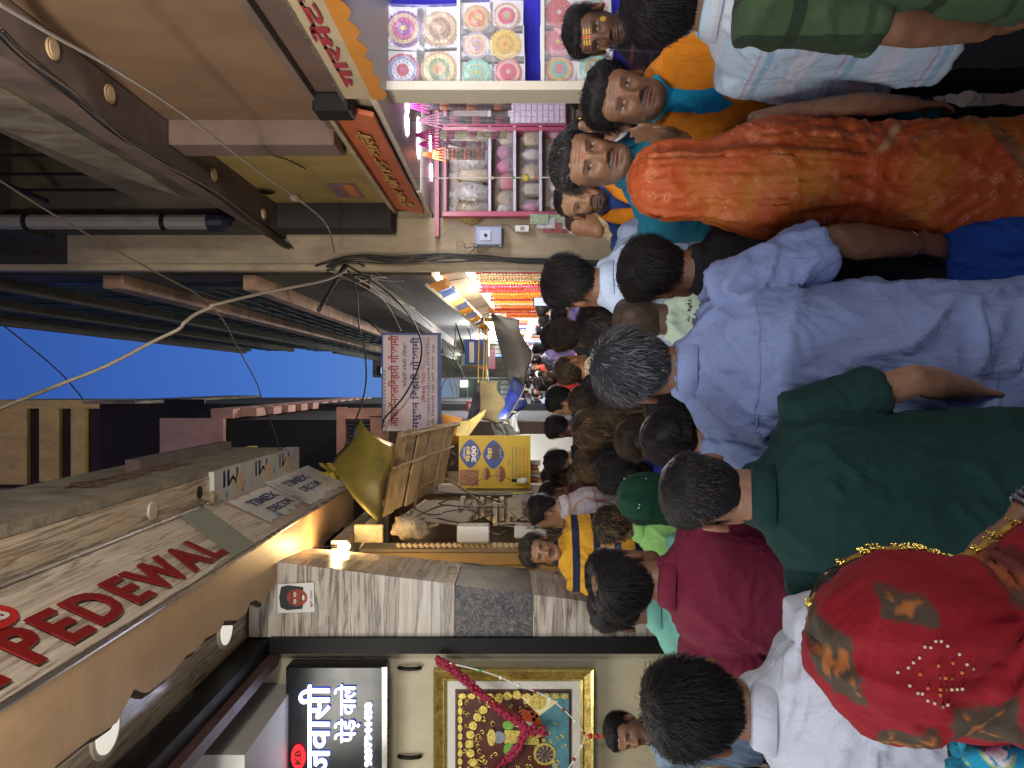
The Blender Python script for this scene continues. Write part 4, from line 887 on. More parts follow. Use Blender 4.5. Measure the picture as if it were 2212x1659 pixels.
def small_left_things():
    # mask poster: plain folk mask
    zp = lambda xd, yd, e=0: P(xd, yd, 5.395-.02-e)
    s = empty('mask_poster', zp(645,1290), 0, 'printed poster of a dark haired red demon mask high on the marble column', 'poster')
    def poly(pts, mat, name, e, par): mb = MB(); mb.prism([zp(a,b_,e) for a,b_ in pts][::-1], (0,-.002,0)); return rel(s,mb).build(name, mat, par)
    pp = poly([(600,1262),(678,1258),(680,1322),(600,1324)], pm('paper_white','#c9c8c6',.5,.05,bmp=0), 'paper', 0, s)
    el = lambda v,y,rv,ry,n=20: [(v+rv*math.cos(2*math.pi*i/n), y+ry*math.sin(2*math.pi*i/n)) for i in range(n)]
    IN = pm('mask_black','#17191c',.5,.1,bmp=0); RD = pm('mask_red','#8c2f1c',.5,.2,bmp=0); WH = pm('mask_white','#cfcbc4',.5,.1,bmp=0)
    poly([(603,1290),(607,1268),(622,1264),(655,1268),(655,1276),(630,1280),(630,1302),(655,1306),(653,1315),(620,1318),(606,1312)], IN, 'mask_hair', .003, s)
    poly(el(642,1291,22,18), RD, 'mask_face', .006, s)
    for y in (1284,1299): poly(el(637,y,3,5,12), WH, 'mask_eye', .009, s); poly(el(637,y,1.5,1.8,8), IN, 'mask_pupil', .012, s); poly(el(630,y,1.6,6,10), IN, 'mask_brow', .009, s)
    poly([(648,1278),(650,1290),(650,1293),(648,1304),(653,1296),(653,1287)], IN, 'mask_moustache', .009, s); poly(el(655,1291,3,6,10), WH, 'mask_teeth', .009, s); poly(el(660,1291,3,4,10), pm('mask_tongue','#b0504a',.5,.1,bmp=0), 'mask_tongue', .009, s)
    lettering('बुरी नजर', zp(676,1312,.006)-Vector(s.location),(1,0,0),(0,0,1),.12,.022, pm('ink_maroon','#8a3a34',.5,.1,bmp=0), s, off=.01, t=.001)
    # radhe radhe sticker on the column's side
    a = Vector((-1.548,5.5,1.83)); s = empty('name_sticker', a, 0, 'dark sticker reading radhe radhe on the column side at head height', 'sticker')
    ydir = Vector((.01,.85,0)).normalized(); up = Vector((.10,0,1)).normalized()
    mb = MB(); n_ = ydir.cross(up); mb.prism([a, a+ydir*.5, a+ydir*.5+up*.16, a+up*.16], n_*.004); rel(s,mb).build('backing', pm('sticker_grey','#8f8b88',.4,.1), s)
    lettering('राधे राधे', ydir*.04+up*.03+n_*.008, ydir, up, .42, .10, WHITEP, s, off=.02, t=.002)
    # two wall brackets
    for v,y in ((885,1442),(885,1633)):
        mb = MB(); p = P(v,y,5.44); mb.tube([p+Vector((0,0,.08)),p+Vector((.0,-.02,.05)),p+Vector((0,-.03,0)),p+Vector((0,-.02,-.06)),p+Vector((0,0,-.08))],.014,7); o = mb.build('wall_hook', BLACKM, smooth=True); tag(o,'black iron wall bracket below the lit sign, '+('near the post' if y<1500 else 'further left'),'hook')
    # counter with sweet boxes
    c = empty('shop_counter',(-2.3,3.4,.22),0,'low sweet shop counter behind the white shirted man','counter'); mb = MB(); mb.box(-2.75,-2.0,1.2,3.75,.22,1.0); rel(c,mb).build('cabinet',pm('counter_steel','#8d8a88',.35,.1,metal=.4),c); mb = MB(); mb.box(-2.8,-1.96,1.15,3.8,1.003,1.04); rel(c,mb).build('counter_top',pm('counter_top','#a8a29a',.2,.1),c)
    for k,(x,y,z) in enumerate(((-2.12,2.9,1.04),(-2.15,2.92,1.115),(-2.3,2.4,1.04))): mb = MB(); mb.bbox(x-.12,x+.12,y-.09,y+.09,z,z+.07,.003); o = mb.build('sweet_box',pm('box_pink','#b98378',.6,.15) if k==1 else pm('box_white','#cfc9c0',.6,.1)); tag(o,('white sweet box lowest on the counter by the seller','pink sweet box stacked on a white one','white sweet box alone at the near end of the counter')[k],'box')
small_left_things()
# ------------------------------------------------------------------ RIGHT: shop of devotional goods under a deep balcony
def right_building():
    b = empty('shop_building', (2.4,3.0,0), 0, 'right hand building with brown and olive balcony soffits over the goods shop', 'building'); put = lambda mb, n, m, par=b: rel(b, mb).build(n, m, par)
    Y0 = -1.2
    # projecting upper wall over the shop, in two painted bays with a pilaster between, under a narrow slab
    mb = MB(); mb.box(1.72,2.0,Y0,4.94,3.25,4.295); put(mb,'wall_bay',BROWNS); mb = MB(); mb.box(1.72,2.0,5.42,7.2,3.25,4.295); put(mb,'wall_bay',OLIVE)
    mb = MB(); mb.bbox(1.56,2.0,4.945,5.20,3.21,4.29,.006); put(mb,'pilaster',BEAM); mb = MB(); mb.bbox(1.63,2.0,5.205,5.415,3.23,4.29,.006); put(mb,'pilaster',pm('pilaster_dark','#4f463c',.85,.2,4,.2))
    mb = MB(); mb.bbox(1.48,2.0,7.21,7.52,3.20,4.29,.006); put(mb,'pilaster',pm('dark_beam','#2c2926',.9,.3))
    mb = MB(); mb.box(1.715,2.0,Y0,7.54,3.04,3.245); put(mb,'lintel_band',pm('lintel_purple','#5a4640',.8,.15,3,.2,dirt=('#2f2622',.5))); mb = MB(); mb.bbox(1.66,1.712,Y0,4.94,3.20,3.245,.004); put(mb,'ledge_moulding',BEAM)
    mb = MB(); mb.box(1.45,1.715,Y0,7.54,4.30,4.47); put(mb,'slab_edge',BEAM); mb = MB(); mb.box(1.72,2.3,Y0,7.54,4.30,4.45); put(mb,'floor_slab',DARKW)
    PAR = pm('stained_parapet','#544a3a',.9,.3,2,.4,dirt=('#14120e',.95,1.3),bd=.01)
    mb = MB(); mb.box(1.46,1.58,Y0,6.3,4.475,5.02); put(mb,'parapet',PAR)
    pts = [(2.7,4.60),(3.1,4.56),(4.2,4.55),(5.3,4.58),(5.9,4.62),(5.5,4.76),(4.8,4.90),(4.0,4.985),(3.2,4.98),(2.75,4.85)]; rg = random.Random(2); pts = [(a+rg.uniform(-.04,.04), b_+rg.uniform(-.02,.02)) for a,b_ in pts]
    mb = MB(); mb.prism([(1.458,p[0],p[1]) for p in pts],(-.003,0,0)); put(mb,'white_patch',pm('lime_wash','#6b685a',.9,.3,5,.3,dirt=('#4a2c1a',.9,5)))
    mb = MB(); mb.box(2.3,2.4,Y0,7.54,4.46,10.5); put(mb,'recess_wall',DARKW); mb = MB(); mb.box(1.48,2.3,6.9,7.54,4.475,10.5); put(mb,'stair_wall',DARKW)
    for z in (6.6,8.8): mb = MB(); mb.box(1.43,2.29,Y0,7.55,z,z+.18); put(mb,'upper_slab',DARKW)
    for k in range(16): mb = MB(); mb.tube([(1.52,-.8+k*.45,5.03),(1.52,-.8+k*.45,5.9)],.012,5); put(mb,'baluster',BLACKM)
    mb = MB(); mb.tube([(1.52,Y0,5.91),(1.52,6.3,5.91)],.02,6); put(mb,'handrail',BLACKM)
    for y in (1.4,3.4,5.2): mb = MB(); mb.box(2.285,2.295,y,y+.9,4.7,6.3); put(mb,'dark_doorway',BLACKM)
    LR = pm('lamp_pale','#b59a78',.4,.1,bmp=0); LF = pm('lamp_pale_face','#c9b38e',.4,.05,bmp=0)
    for (v,y) in ((115,105),(238,203),(463,378),(570,463)):
        p = PZ(v,y,4.29); mb = MB(); mb.disc((p.x,p.y,4.298),(0,0,-1),.052,.012,22); put(mb,'round_lamp',LR); mb = MB(); mb.disc((p.x,p.y,4.285),(0,0,-1),.040,.004,22); put(mb,'lamp_face',LF)
    for (v,y) in ((636,421),(722,492)): p = PX(v,y,1.715); mb = MB(); mb.lathe((p.x,p.y,p.z),[(.03,0),(.045,.02),(.04,.05),(.015,.06)],12,(-1,0,0)); put(mb,'wall_bulb',pm('lamp_pink','#b5978a',.4,.1,bmp=0))
    p = PX(566,413,1.716); mb = MB(); mb.disc((1.7185,p.y,p.z),(-1,0,0),.105,.004,26); put(mb,'lamp_hole',BLACKM); mb = MB(); mb.tube([Vector((1.712,p.y+.108*math.cos(a),p.z+.108*math.sin(a))) for a in [2*math.pi*i/26 for i in range(27)]],.006,5,False); put(mb,'hole_rim',pm('rim_dark','#4c4228',.7,.1))
    p = PX(748,412,1.716); st = empty('poster', p, 0, 'small colourful printed sticker on the olive wall bay', 'poster'); mb = MB(); mb.box(-.004,-.001,-.24,.24,-.12,.12); mb.build('sheet', pm('sticker_mix','#8a5a50',.5,.6,18,.05,dirt=('#4a6a8a',.9,14)), st); mb = MB(); mb.box(-.008,-.005,-.20,.16,-.09,-.01); mb.build('printed_panel', pm('sticker_orange','#b8703c',.5,.3,40,.05), st)
    for k,pp in enumerate((((560,300),(575,330),(620,345),(660,365)),((600,440),(640,452),(690,470),(700,478)))): mb = MB(); mb.tube(spline([PX(a,b_,1.71) for a,b_ in pp],6),.004,4); o = mb.build('wall_wire', CABLE); tag(o,('thin wire curling down the pilaster onto the olive wall','thin wire between the wall bulbs on the olive wall')[k],'wire')
    # wall above the shop and the pier with the meter, far end
    mb = MB(); mb.box(1.74,1.9,Y0,7.55,2.91,3.035); put(mb,'shop_header',PLBEIGE)
    mb = MB(); mb.box(1.19,1.66,7.60,8.0,0,6.5); put(mb,'end_pier',PLBEIGE)
    mb = MB(); mb.box(1.665,1.75,7.62,8.0,2.86,6.5); put(mb,'pier_return',PLBEIGE); mb = MB(); mb.box(1.755,5.0,7.9,8.0,0,6.5); put(mb,'rear_wall',PLBEIGE)
    mb = MB(); mb.box(1.13,1.19,7.55,7.68,0,9.6); put(mb,'corner_strip',PLBEIGE)
    # shop interior shell
    mb = MB(); mb.box(1.70,4.6,Y0,7.55,2.86,2.90); put(mb,'shop_ceiling',pm('shop_ceiling','#b9b2a6',.45,.08,3,.1))
    mb = MB(); mb.box(4.6,4.7,Y0,7.8,0,3.6); put(mb,'side_wall',WHITEP); mb = MB(); mb.box(1.7,4.6,Y0-.1,Y0,0,3.6); put(mb,'near_wall',WHITEP)
    mb = MB(); mb.box(1.72,4.6,Y0,7.8,0,.12); put(mb,'shop_floor',pm('shop_floor2','#8a8076',.4,.15))
    for k, (v,y,) in enumerate(((880,220),(880,268),(905,275),(905,320),(930,310),(932,372))):
        p = PZ(v,y,2.855); mb = MB(); mb.disc((p.x,p.y,2.858),(0,0,-1),.085,.006,24); put(mb,'downlight', em('downlight','#e8e6ff',9))
    for (x,y) in ((2.4,1.0),(3.4,1.0),(2.4,2.6),(3.4,2.6),(2.4,4.0),(3.4,4.0)):
        mb = MB(); mb.disc((x,y,2.858),(0,0,-1),.075,.006,20); put(mb,'downlight', em('downlight','#e8e6ff',9))
    mb = MB(); mb.tube([(1.42,6.66,4.72),(1.42,6.66,10.3)],.065,10); put(mb,'drain_pipe',pm('pvc_grey','#6d6a66',.5,.15)); 
    for z in (5.1,6.3,7.8): mb = MB(); mb.tube([(1.42,6.66,z-.02),(1.42,6.66,z+.02)],.075,10); put(mb,'pipe_clip',BLACKM)
    mb = MB(); mb.lathe((1.42,6.66,4.52),[(.04,0),(.085,.05),(.085,.18),(.06,.2)],12); put(mb,'pipe_mouth',pm('dark_blue_plastic','#141425',.5,.1))
    return b
right_building()

def signs_right():
    # yellow sign with scalloped canopy edge
    s = empty('shop_sign', (1.70,3.6,2.95), 0, 'cream and orange scalloped shop sign with red Hindi lettering above the shelves', 'sign'); o = Vector(s.location)
    a, b_ = -.6, 4.42; mb = MB(); mb.box(1.66,1.70,a,b_,2.84,3.02); rel(s,mb).build('panel', pm('sign_cream','#a89a80',.5,.12), s)
    mb = MB(); mb.box(1.65,1.712,a,b_+.02,3.022,3.04); rel(s,mb).build('rail', STEEL, s)
    n = 40; pts = []; w = b_-a
    for k in range(26*6+1): y = a+w*k/(26*6); pts.append((1.655,y,2.80+.028*abs(math.sin(k*math.pi/6))))
    pts = [(1.655,y,2.80-.035*abs(math.sin(k*math.pi/6))) for k in range(26*6+1) for y in [a+w*k/(26*6)]]; mb = MB(); mb.prism(pts+[(1.655,b_,2.862),(1.655,a,2.862)],(.004,0,0)); rel(s,mb).build('scalloped_edge', pm('sign_orange','#b5762c',.5,.1), s)
    # seen from the lane (looking +x) reading runs far to near
    lettering('गारमेंटस एवं', Vector((1.652,4.22,2.885))-o, (0,-1,0),(0,0,1), 1.75,.115, pm('letter_maroon','#8a2336',.5,.1,bmp=0), s, off=.03)
    mb = MB(); mb.bbox(1.60,1.71,4.44,4.62,3.0,3.22,.01); o2 = rel(s,mb).build('floodlight', BLACKM, s)
    # orange sign
    s = empty('shop_sign', (1.70,6.0,3.0), 0, 'narrow orange shop sign with embossed Hindi lettering past the scalloped sign', 'sign'); o = Vector(s.location)
    p = [PX(738,240,1.7),PX(935,482,1.7)]; mb = MB(); q = [Vector((1.70,4.66,3.17)),Vector((1.70,7.35,3.17)),Vector((1.64,7.35,2.90)),Vector((1.64,4.66,2.90))]; mb.prism(q[::-1],(.03,0,0)); rel(s,mb).build('panel', pm('sign_orange_red','#b5603f',.5,.2,5,.1,dirt=('#8f5436',.5,3)), s)
    mb = MB(); mb.box(1.66,1.73,4.64,7.38,3.175,3.21); rel(s,mb).build('rail', PLBEIGE, s)
    nrm = (q[1]-q[0]).cross(q[3]-q[0]).normalized(); up = Vector((.06,0,.27)).normalized()
    for nm, mm, e in (('letter_shadow', pm('letter_dark','#4a3420',.5,.1,bmp=0), .004),('lettering', pm('letter_gold','#b98a4c',.4,.1,bmp=0), .010)):
        lettering('शृंगार पोशाक वाले', Vector((1.645-e,7.1,2.955))+(Vector((0,.012,-.006)) if e < .006 else Vector())-o, (0,-1,0), up, 2.1,.15, mm, s, off=.03, t=.004, name=nm)
signs_right()

def pooja_disc(c, r, kind, colors, seed, n=(0,-1,0)):
    """ornate deity-dress disc in a clear bag on a white card"""
    rg = random.Random(seed); root = empty('dress_disc', c, 0); o = Vector(c); cols = [pm('disc_'+h.strip('#'), h, .4, .25, 60, .6, metal=.15, fine=240, bd=.003) for h in colors]
    w = r*1.24; tl = rg.uniform(-.06,.06); M = Matrix.Rotation(tl,4,'Y')
    mb = MB(); mb.bbox(-w,w,.008,.012,-w,w,.002); mb.v = [M @ Vector(p) for p in mb.v]; mb.build('card', pm('card_white','#cfcdd2',.4,.05,bmp=.02), root)
    def disc(rad, y, k, nn=36, wav=0, nl=24): 
        mb = MB(); pts = [Vector((rad*(1+wav*math.cos(nl*2*math.pi*i/nn))*math.cos(2*math.pi*i/nn), y, rad*(1+wav*math.cos(nl*2*math.pi*i/nn))*math.sin(2*math.pi*i/nn))) for i in range(nn)]; mb.prism(pts[::-1], (0,-.004,0)); mb.build('cloth_layer', cols[k % len(cols)], root)
    disc(r, .004, 0, 96, .03, 24); disc(r*.84, 0, 1, 40); 
    if kind != 'solid': disc(r*.62, -.004, 2)
    disc(r*.36, -.008, 0, 30); disc(r*.15, -.012, 3, 16)
    mb = MB()
    for ring, (rad, nb, rb) in enumerate(((.92,26,.030),(.72,18,.036),(.49,12,.04),(.25,8,.03))):
        for k in range(nb): a = 2*math.pi*k/nb+ring; v,f = ball((r*rad*math.cos(a),-.010-.003*ring,r*rad*math.sin(a)), r*rb, 4); mb.add(v,f)
    ob = mb.build('beading', cols[3], root, kind='stuff')
    mb = MB(); g = 7; mbv = []
    for i in range(g):
        for j in range(g): mbv.append(M @ Vector((-w+2*w*i/(g-1), -.030-.012*rg.random()*(0<i<g-1)*(0<j<g-1), -w+2*w*j/(g-1))))
    mb.add(mbv, [(i*g+j,i*g+j+1,(i+1)*g+j+1,(i+1)*g+j) for i in range(g-1) for j in range(g-1)]); mb.build('clear_bag', GLASSY, root)
    return root
def display_shelf():
    Y = 5.0; s = empty('display_shelf', (2.6,Y+.1,.12), 0, 'white display shelf with blue back holding round embroidered dress discs', 'shelf'); BLUE = pm('blue_felt','#1a16a0',.8,.08); 
    zt, zm, zb = P(825,0,Y).z, P(992,0,Y).z, P(1172,0,Y).z; xl = P(0,197,Y).x; z4 = .9
    mb = MB(); mb.box(xl+.02,4.3,Y+.10,Y+.13,.3,zt); rel(s,mb).build('back_panel', BLUE, s)
    mb = MB(); mb.bbox(xl-.03,xl+.03,Y-.10,Y+.14,.12,zt+.03,.004); rel(s,mb).build('side_post', pm('post_cream','#cfc9b8',.4,.05), s)
    for z in (zt+.01, zm, zb, z4): mb = MB(); mb.bbox(xl+.035,4.3,Y-.06,Y+.095,z-.012,z+.012,.003); rel(s,mb).build('shelf_board', pm('shelf_white','#d4d2ce',.35,.04), s)
    # discs: (v, y, r px)
    D = [(872,62,36,('#7a2a9a','#c9b58a','#b82a8c','#d8b040')),(950,62,36,('#a88a6a','#c2a888','#8a6a4c','#b89870')),(870,152,34,('#b83850','#8a9ac0','#d0d0da','#c04a8a')),(948,150,36,('#c0a070','#d8cfa0','#7a9a70','#c87a3a')),
         (1030,40,27,('#b08a5a','#c8a878','#d06a3a','#c8a040')),(1094,35,27,('#c08870','#d8cfc0','#c82a6a','#b8a870')),(1028,98,27,('#b0a0c0','#d8c8b0','#d8b0a0','#c8a040')),(1091,96,31,('#d8b82c','#e0c84a','#c8a030','#d07a3a')),(1030,158,29,('#7ac0b0','#8ad0c0','#a0b8a0','#c8b040')),(1098,156,27,('#c03a68','#d8a8a0','#c82a60','#c8b080')),
         (1208,28,29,('#c03a48','#c83a4a','#c04850','#c8c0b8')),(1283,25,28,('#c8808a','#8ab8b8','#c87890','#b8a860')),(1206,92,29,('#c86a80','#d07a8c','#c86a80','#c8b040')),(1280,88,27,('#c8b060','#c87a8a','#b8a040','#c8b850')),(1208,150,28,('#c07a8a','#d0b04a','#6ab8a8','#c86a7a')),(1283,147,29,('#78c0b0','#8accc0','#b89060','#c8a050'))]
    for k, (v,y,r,c) in enumerate(D):
        p = P(v,y,Y-.02); rt = pooja_disc(p, r*1.08*Y/F, '', c, k)
        nm = ('purple and gold','brown lace','red rimmed silver centred','cream with green edge','tan and orange','pink centred with pearl edge','lilac beaded pale','bright yellow','aqua with gold sprigs','rose pink and cream','deep red petalled','pink and teal','rose with gold flower','yellow and pink','aqua centred with pink and yellow rim','mint green with gold ring')[k]
        tag(rt, nm+' embroidered dress disc on the '+('top' if v < 960 else 'middle' if v < 1120 else 'lower')+' shelf', 'dress disc', 'embroidered dress discs on the shelf')
    area('shelf_light', (3.0,Y-.9,2.82), (2.6,Y,1.9), 1.8,.3, 13*LR_, (.93,.93,1))
display_shelf()

def back_cases():
    Y = 7.5; s = empty('display_case', (2.3,Y,0.12), 0, 'pink framed glass display case across the rear of the goods shop', 'display case'); PINK = pm('pink_laminate','#a04e66',.35,.1); GR_ = pm('case_grey','#a39a92',.6,.1)
    put = lambda mb, n, m: rel(s, mb).build(n, m, s); xl, xr = P(0,468,Y).x, P(0,210,Y).x; zt = P(955,0,Y).z; zb = P(1222,0,Y).z
    mb = MB(); mb.box(xl,3.9,Y+.25,Y+.30,.12,2.84); put(mb,'case_back',GR_)
    for (x0,x1) in ((xl,xl+.05),(P(0,283,Y).x,P(0,275,Y).x),(P(0,273,Y).x,P(0,268,Y).x),(xr,xr+.05)): mb = MB(); mb.bbox(x0,x1,Y-.02,Y+.24,zb,zt,.004); put(mb,'upright',PINK)
    for z in (zt-.03, zb, P(1058,0,Y).z, P(1112,0,Y).z, P(1168,0,Y).z): mb = MB(); mb.bbox(xl+.052,xr-.01,Y-.015,Y+.235,z-.014,z+.014,.003); put(mb,'shelf_board',PINK if z in (zt-.03,zb) else pm('shelf_steel','#bcb6c0',.3,.1))
    mb = MB(); mb.box(xl-.2,3.8,Y-.03,Y+.25,zt+.03,zt+.07); put(mb,'case_top',PINK)
    mb = MB(); mb.box(xl,3.8,Y-.02,Y+.25,.12,zb-.1); put(mb,'lower_cabinet',pm('cabinet_brown','#6a5a50',.6,.1))
    # goods in cellophane
    rg = random.Random(8); C = ['#7a1840','#8a2a5a','#8a6a2a','#94702a','#7a2028','#8a7a68','#8a3a60','#9a3068','#902620']; rows = ((1055,970,(300,345,380,420,452)),(1110,1070,(300,330,360,395,430,455)),(1166,1122,(300,335,372,410,448)),(1218,1180,(290,320,352,400,440)))
    k = 0
    for v0, v1, ys in rows:
        for y in ys:
            p = P(v0,y,Y+.08); top = P(v1,y,Y).z; h = top-p.z-.02; w = rg.uniform(.055,.085)
            c = pm('goods_%d' % (k % 9), C[k % 9] if v0 > 1070 else ('#9a948c' if k % 2 else '#8a7648'), .3, .35, 25, .7, fine=90, bd=.008); it = empty('packed_garment', p, 0); mb = MB(); kind = k % 3
            if rows.index((v0,v1,ys)) < 2 and kind != 2:
                rr_ = min(h*.5, .13 if v0 > 1070 else .16); mb.disc((0,0,rr_+.01),(0,-1,-.12),rr_,.012,8); mb.disc((0,-.014,rr_+.01),(0,-1,-.12),rr_*.78,.008,16)
                for q in range(9): a_ = q*.7; v,f = ball((rr_*.45*math.cos(a_),-.03,rr_+.01+rr_*.45*math.sin(a_)),rr_*.11,4); mb.add(v,f)
            elif kind == 0: mb.lathe((0,0,.01),[(w*.5,0),(w,h*.25),(w*.9,h*.55),(w*.4,h*.8),(w*.55,h*.9)],14)
            elif kind == 1: v,f = ball((0,0,h*.45),(w*1.1,w*.7,h*.42),10); mb.add(v,f)
            else: mb.bbox(-w,w,-.03,.03,.01,h*.85,.012)
            mb.build('folded_garment', c, it, True); mb = MB(); mb.lathe((0,0,0.005),[(w*1.1,0),(w*1.3,h*.3),(w*1.15,h*.7),(w*.3,h*.98),(w*.6,h*1.05)],9); mb.build('wrapper', GLASSY, it)
            row = ('top','second','third','lowest')[rows.index((v0,v1,ys))]; nmz = ('leftmost','second from left','middle','second from right','right end','far right')
            pos = ys[::-1].index(y); tag(it, 'cellophane wrapped item, number %s along the %s shelf of the pink case' % (('one','two','three','four','five','six')[pos], row), 'packed garment', 'wrapped goods in the pink case'); k += 1
    # sheet of small bindi cards
    c = empty('card_sheet', P(1165,242,Y-.03), 0, 'white sheet covered with small pink printed cards on the case wall', 'card sheet'); mb = MB(); p0, p1 = P(1222,266,Y-.04), P(1098,212,Y-.04); mb.box(p0.x,p1.x,Y-.04,Y-.035,p0.z,p1.z); rel(c,mb).build('backing', pm('card_back','#b0a8c0',.4,.1), c)
    nx, nz = 4, 10
    for i in range(nx):
        for j in range(nz):
            x0 = p0.x+.008+(p1.x-p0.x-.01)*i/nx; z0 = p0.z+.008+(p1.z-p0.z-.01)*j/nz; mb = MB(); mb.box(x0,x0+(p1.x-p0.x)/nx-.012,Y-.047,Y-.041,z0,z0+(p1.z-p0.z)/nz-.012); rel(c,mb).build('card', pm('bindi_card','#c9c4d4',.4,.15,60,.1,dirt=('#c07080',.7,80)), c)
    # hanging pairs of long decorated bundles
    sets = [(218,238,930,1105,'#4a1a28','#b5651f',5.9,'#b03080'),(252,268,955,1102,'#5a5450','#b06078',6.1,'#c890a8'),(283,300,950,1095,'#b0a878','#a02a60',6.3,'#b0207a'),(305,318,955,1050,'#9a8a9a','#8a2a60',6.5,'#b0207a'),(322,345,965,1048,'#6a5030','#a04a28',6.6,'#d0682a')]
    nm = ['thick maroon and orange','grey and pink banded','cream and magenta beaded','short silver purple','brown orange topped']
    for k,(y0,y1,v0,v1,c1,c2,Yh,cs) in enumerate(sets):
        h = empty('hanging_garland', P(v0-60,(y0+y1)/2,Yh), 0, nm[k]+' decorated garland bundle in plastic hanging in the shop', 'garland', 'packed garlands hanging from the shop ceiling'); o = Vector(h.location)
        xa, xb = P(0,y1,Yh).x, P(0,y0,Yh).x; n = 3 if k != 0 else 2; top, bot = P(v0,0,Yh).z, P(v1,0,Yh).z; seg = 9
        for j in range(n):
            x = xa+(xb-xa)*(j+.5)/n; r = (xb-xa)/n*.55
            for q in range(seg):
                z1 = top-(top-bot)*q/seg; z0 = top-(top-bot)*(q+1)/seg; mb = MB(); mb.lathe((x-o.x,0,z0-o.z),[(r*.8,0),(r,.01),(r,(z1-z0)*.85),(r*.8,(z1-z0)-.002)],9); mb.build('garland_segment', pm('gar_%d_%d'%(k,q%3==1), c2 if q%3==1 else c1, .35,.35,40,.8,fine=120,bd=.006), h, True)
        for j in range(5): mb = MB(); x = (xa+xb)/2-o.x+(j-2)*.012; mb.tube([(x*.3,0,P(v0-52,0,Yh).z-o.z),(x*2.5,0,top-o.z+.005)],.006,5); mb.build('tassel_cord', pm('cord_%d'%k,cs,.6,.1), h)
        mb = MB(); mb.tube([(0,0,P(v0-52,0,Yh).z-o.z),(0,0,2.856-o.z)],.002,4); mb.build('hook_wire', CABLE, h)
        mb = MB(); g = 6; vs = []; w = (xb-xa)/2+.02; rg = random.Random(k)
        for i in range(g):
            for j in range(g): vs.append((-w+2*w*i/(g-1), -.05-.02*rg.random(), bot-o.z-.06+(top-bot+.09)*j/(g-1)))
        mb.add(vs, [(i*g+j,i*g+j+1,(i+1)*g+j+1,(i+1)*g+j) for i in range(g-1) for j in range(g-1)]); mb.build('clear_bag', GLASSY, h)
    # single bead string
    h = empty('bead_string', P(945,385,6.0), 0, 'thin bead string hanging in front of the pink case', 'bead string'); o = Vector(h.location); a, b_ = P(945,385,6.0), P(1210,383,6.0); mb = MB(); mb.tube([a-o,b_-o],.005,5); mb.build('cord', pm('bead_cord','#c0bcc4',.3,.2), h); mb = MB(); mb.tube([Vector((a.x,6.0,2.857))-o, a-o],.002,4); mb.build('hook_wire',CABLE,h)
    for t,c,r in ((.1,'#c07a3a',.01),(.45,'#c8c0b0',.014),(.62,'#3a9a4a',.012),(.72,'#c8b850',.03),(.80,'#c07a40',.014),(.93,'#c06040',.016),(.97,'#a0c0d8',.014)): mb = MB(); v,f = ball(a.lerp(b_,t)-o,r,7); mb.add(v,f); mb.build('bead', pm('bd'+c.strip('#'),c,.3,.1), h)
    # bag bundles on the pier side
    h = empty('hanging_bags', P(1160,478,7.35), 0, 'bundle of clear packets with coloured cords hanging by the case edge', 'packets'); o = Vector(h.location)
    for k in range(6): mb = MB(); p = P(1165+k*14,474+(k%3)*9,7.35)-o; mb.bbox(p.x-.05,p.x+.05,-.02+.008*k,-.012+.008*k,p.z-.09,p.z+.09,.003); mb.build('packet', pm('pk%d'%(k%3),('#8a9a80','#b0a8b0','#8a4048')[k%3],.3,.4,30,.6,fine=80), h)
    area('case_light', (2.4,6.7,2.80),(2.3,7.6,1.9),1.4,.3, 9*LR_,(.94,.92,1))
back_cases()

def pier_things():
    Y = 7.585
    s = empty('electric_meter', P(1056,513,Y), 0, 'pale blue plastic electric meter box on the beige pier', 'meter'); o = Vector(s.location)
    p0, p1 = P(1085,534,Y), P(1028,494,Y); mb = MB(); mb.bbox(p0.x,p1.x,Y-.12,Y,p0.z,p1.z,.012); rel(s,mb).build('case', pm('meter_blue','#8a93ac',.3,.08), s); c = (p0+p1)/2
    mb = MB(); mb.bbox(c.x-.05,c.x+.05,Y-.135,Y-.121,c.z-.02,c.z+.09,.003); rel(s,mb).build('window', pm('meter_win','#aab4c8',.1,.1), s); mb = MB(); mb.disc((c.x+.0,Y-.135,c.z+.03),(0,-1,0),.016,.01); rel(s,mb).build('seal', BLACKM, s)
    for (x,z) in ((p0.x-.012,p1.z-.02),(p1.x-.008,p1.z-.02),(p0.x-.012,p0.z),(p1.x-.008,p0.z)): mb = MB(); mb.bbox(x,x+.02,Y-.10,Y-.002,z,z+.03,.003); rel(s,mb).build('lug', pm('meter_lug','#7a839c',.3,.1), s)
    s = empty('switch_box', P(1128,497,Y), 0, 'small white switch unit under the meter box', 'switch'); o = Vector(s.location); p0,p1 = P(1143,503,Y),P(1113,489,Y); mb = MB(); mb.bbox(p0.x,p1.x,Y-.06,Y,p0.z,p1.z,.005); rel(s,mb).build('case', WHITEP, s); mb = MB(); mb.box(p0.x+.015,p1.x-.015,Y-.066,Y-.061,p0.z+.05,p0.z+.09); rel(s,mb).build('label_plate', pm('grey_plate','#7c7c80',.4,.1), s)
    rg = random.Random(6)
    for k in range(9):
        y, v = rg.uniform(486,545), rg.uniform(985,1060); pts = [P(v+rg.uniform(-30,60)*t, y+rg.uniform(-14,14), Y-.03) for t in (0,.3,.6,1)]; mb = MB(); mb.tube(spline(pts,5),.0035,4); o = mb.build('loose_wire', CABLE if k%2 else CABLEW); tag(o,'thin loose wires curling over the beige pier round the meter','wire','loose wires on the pier')
pier_things()
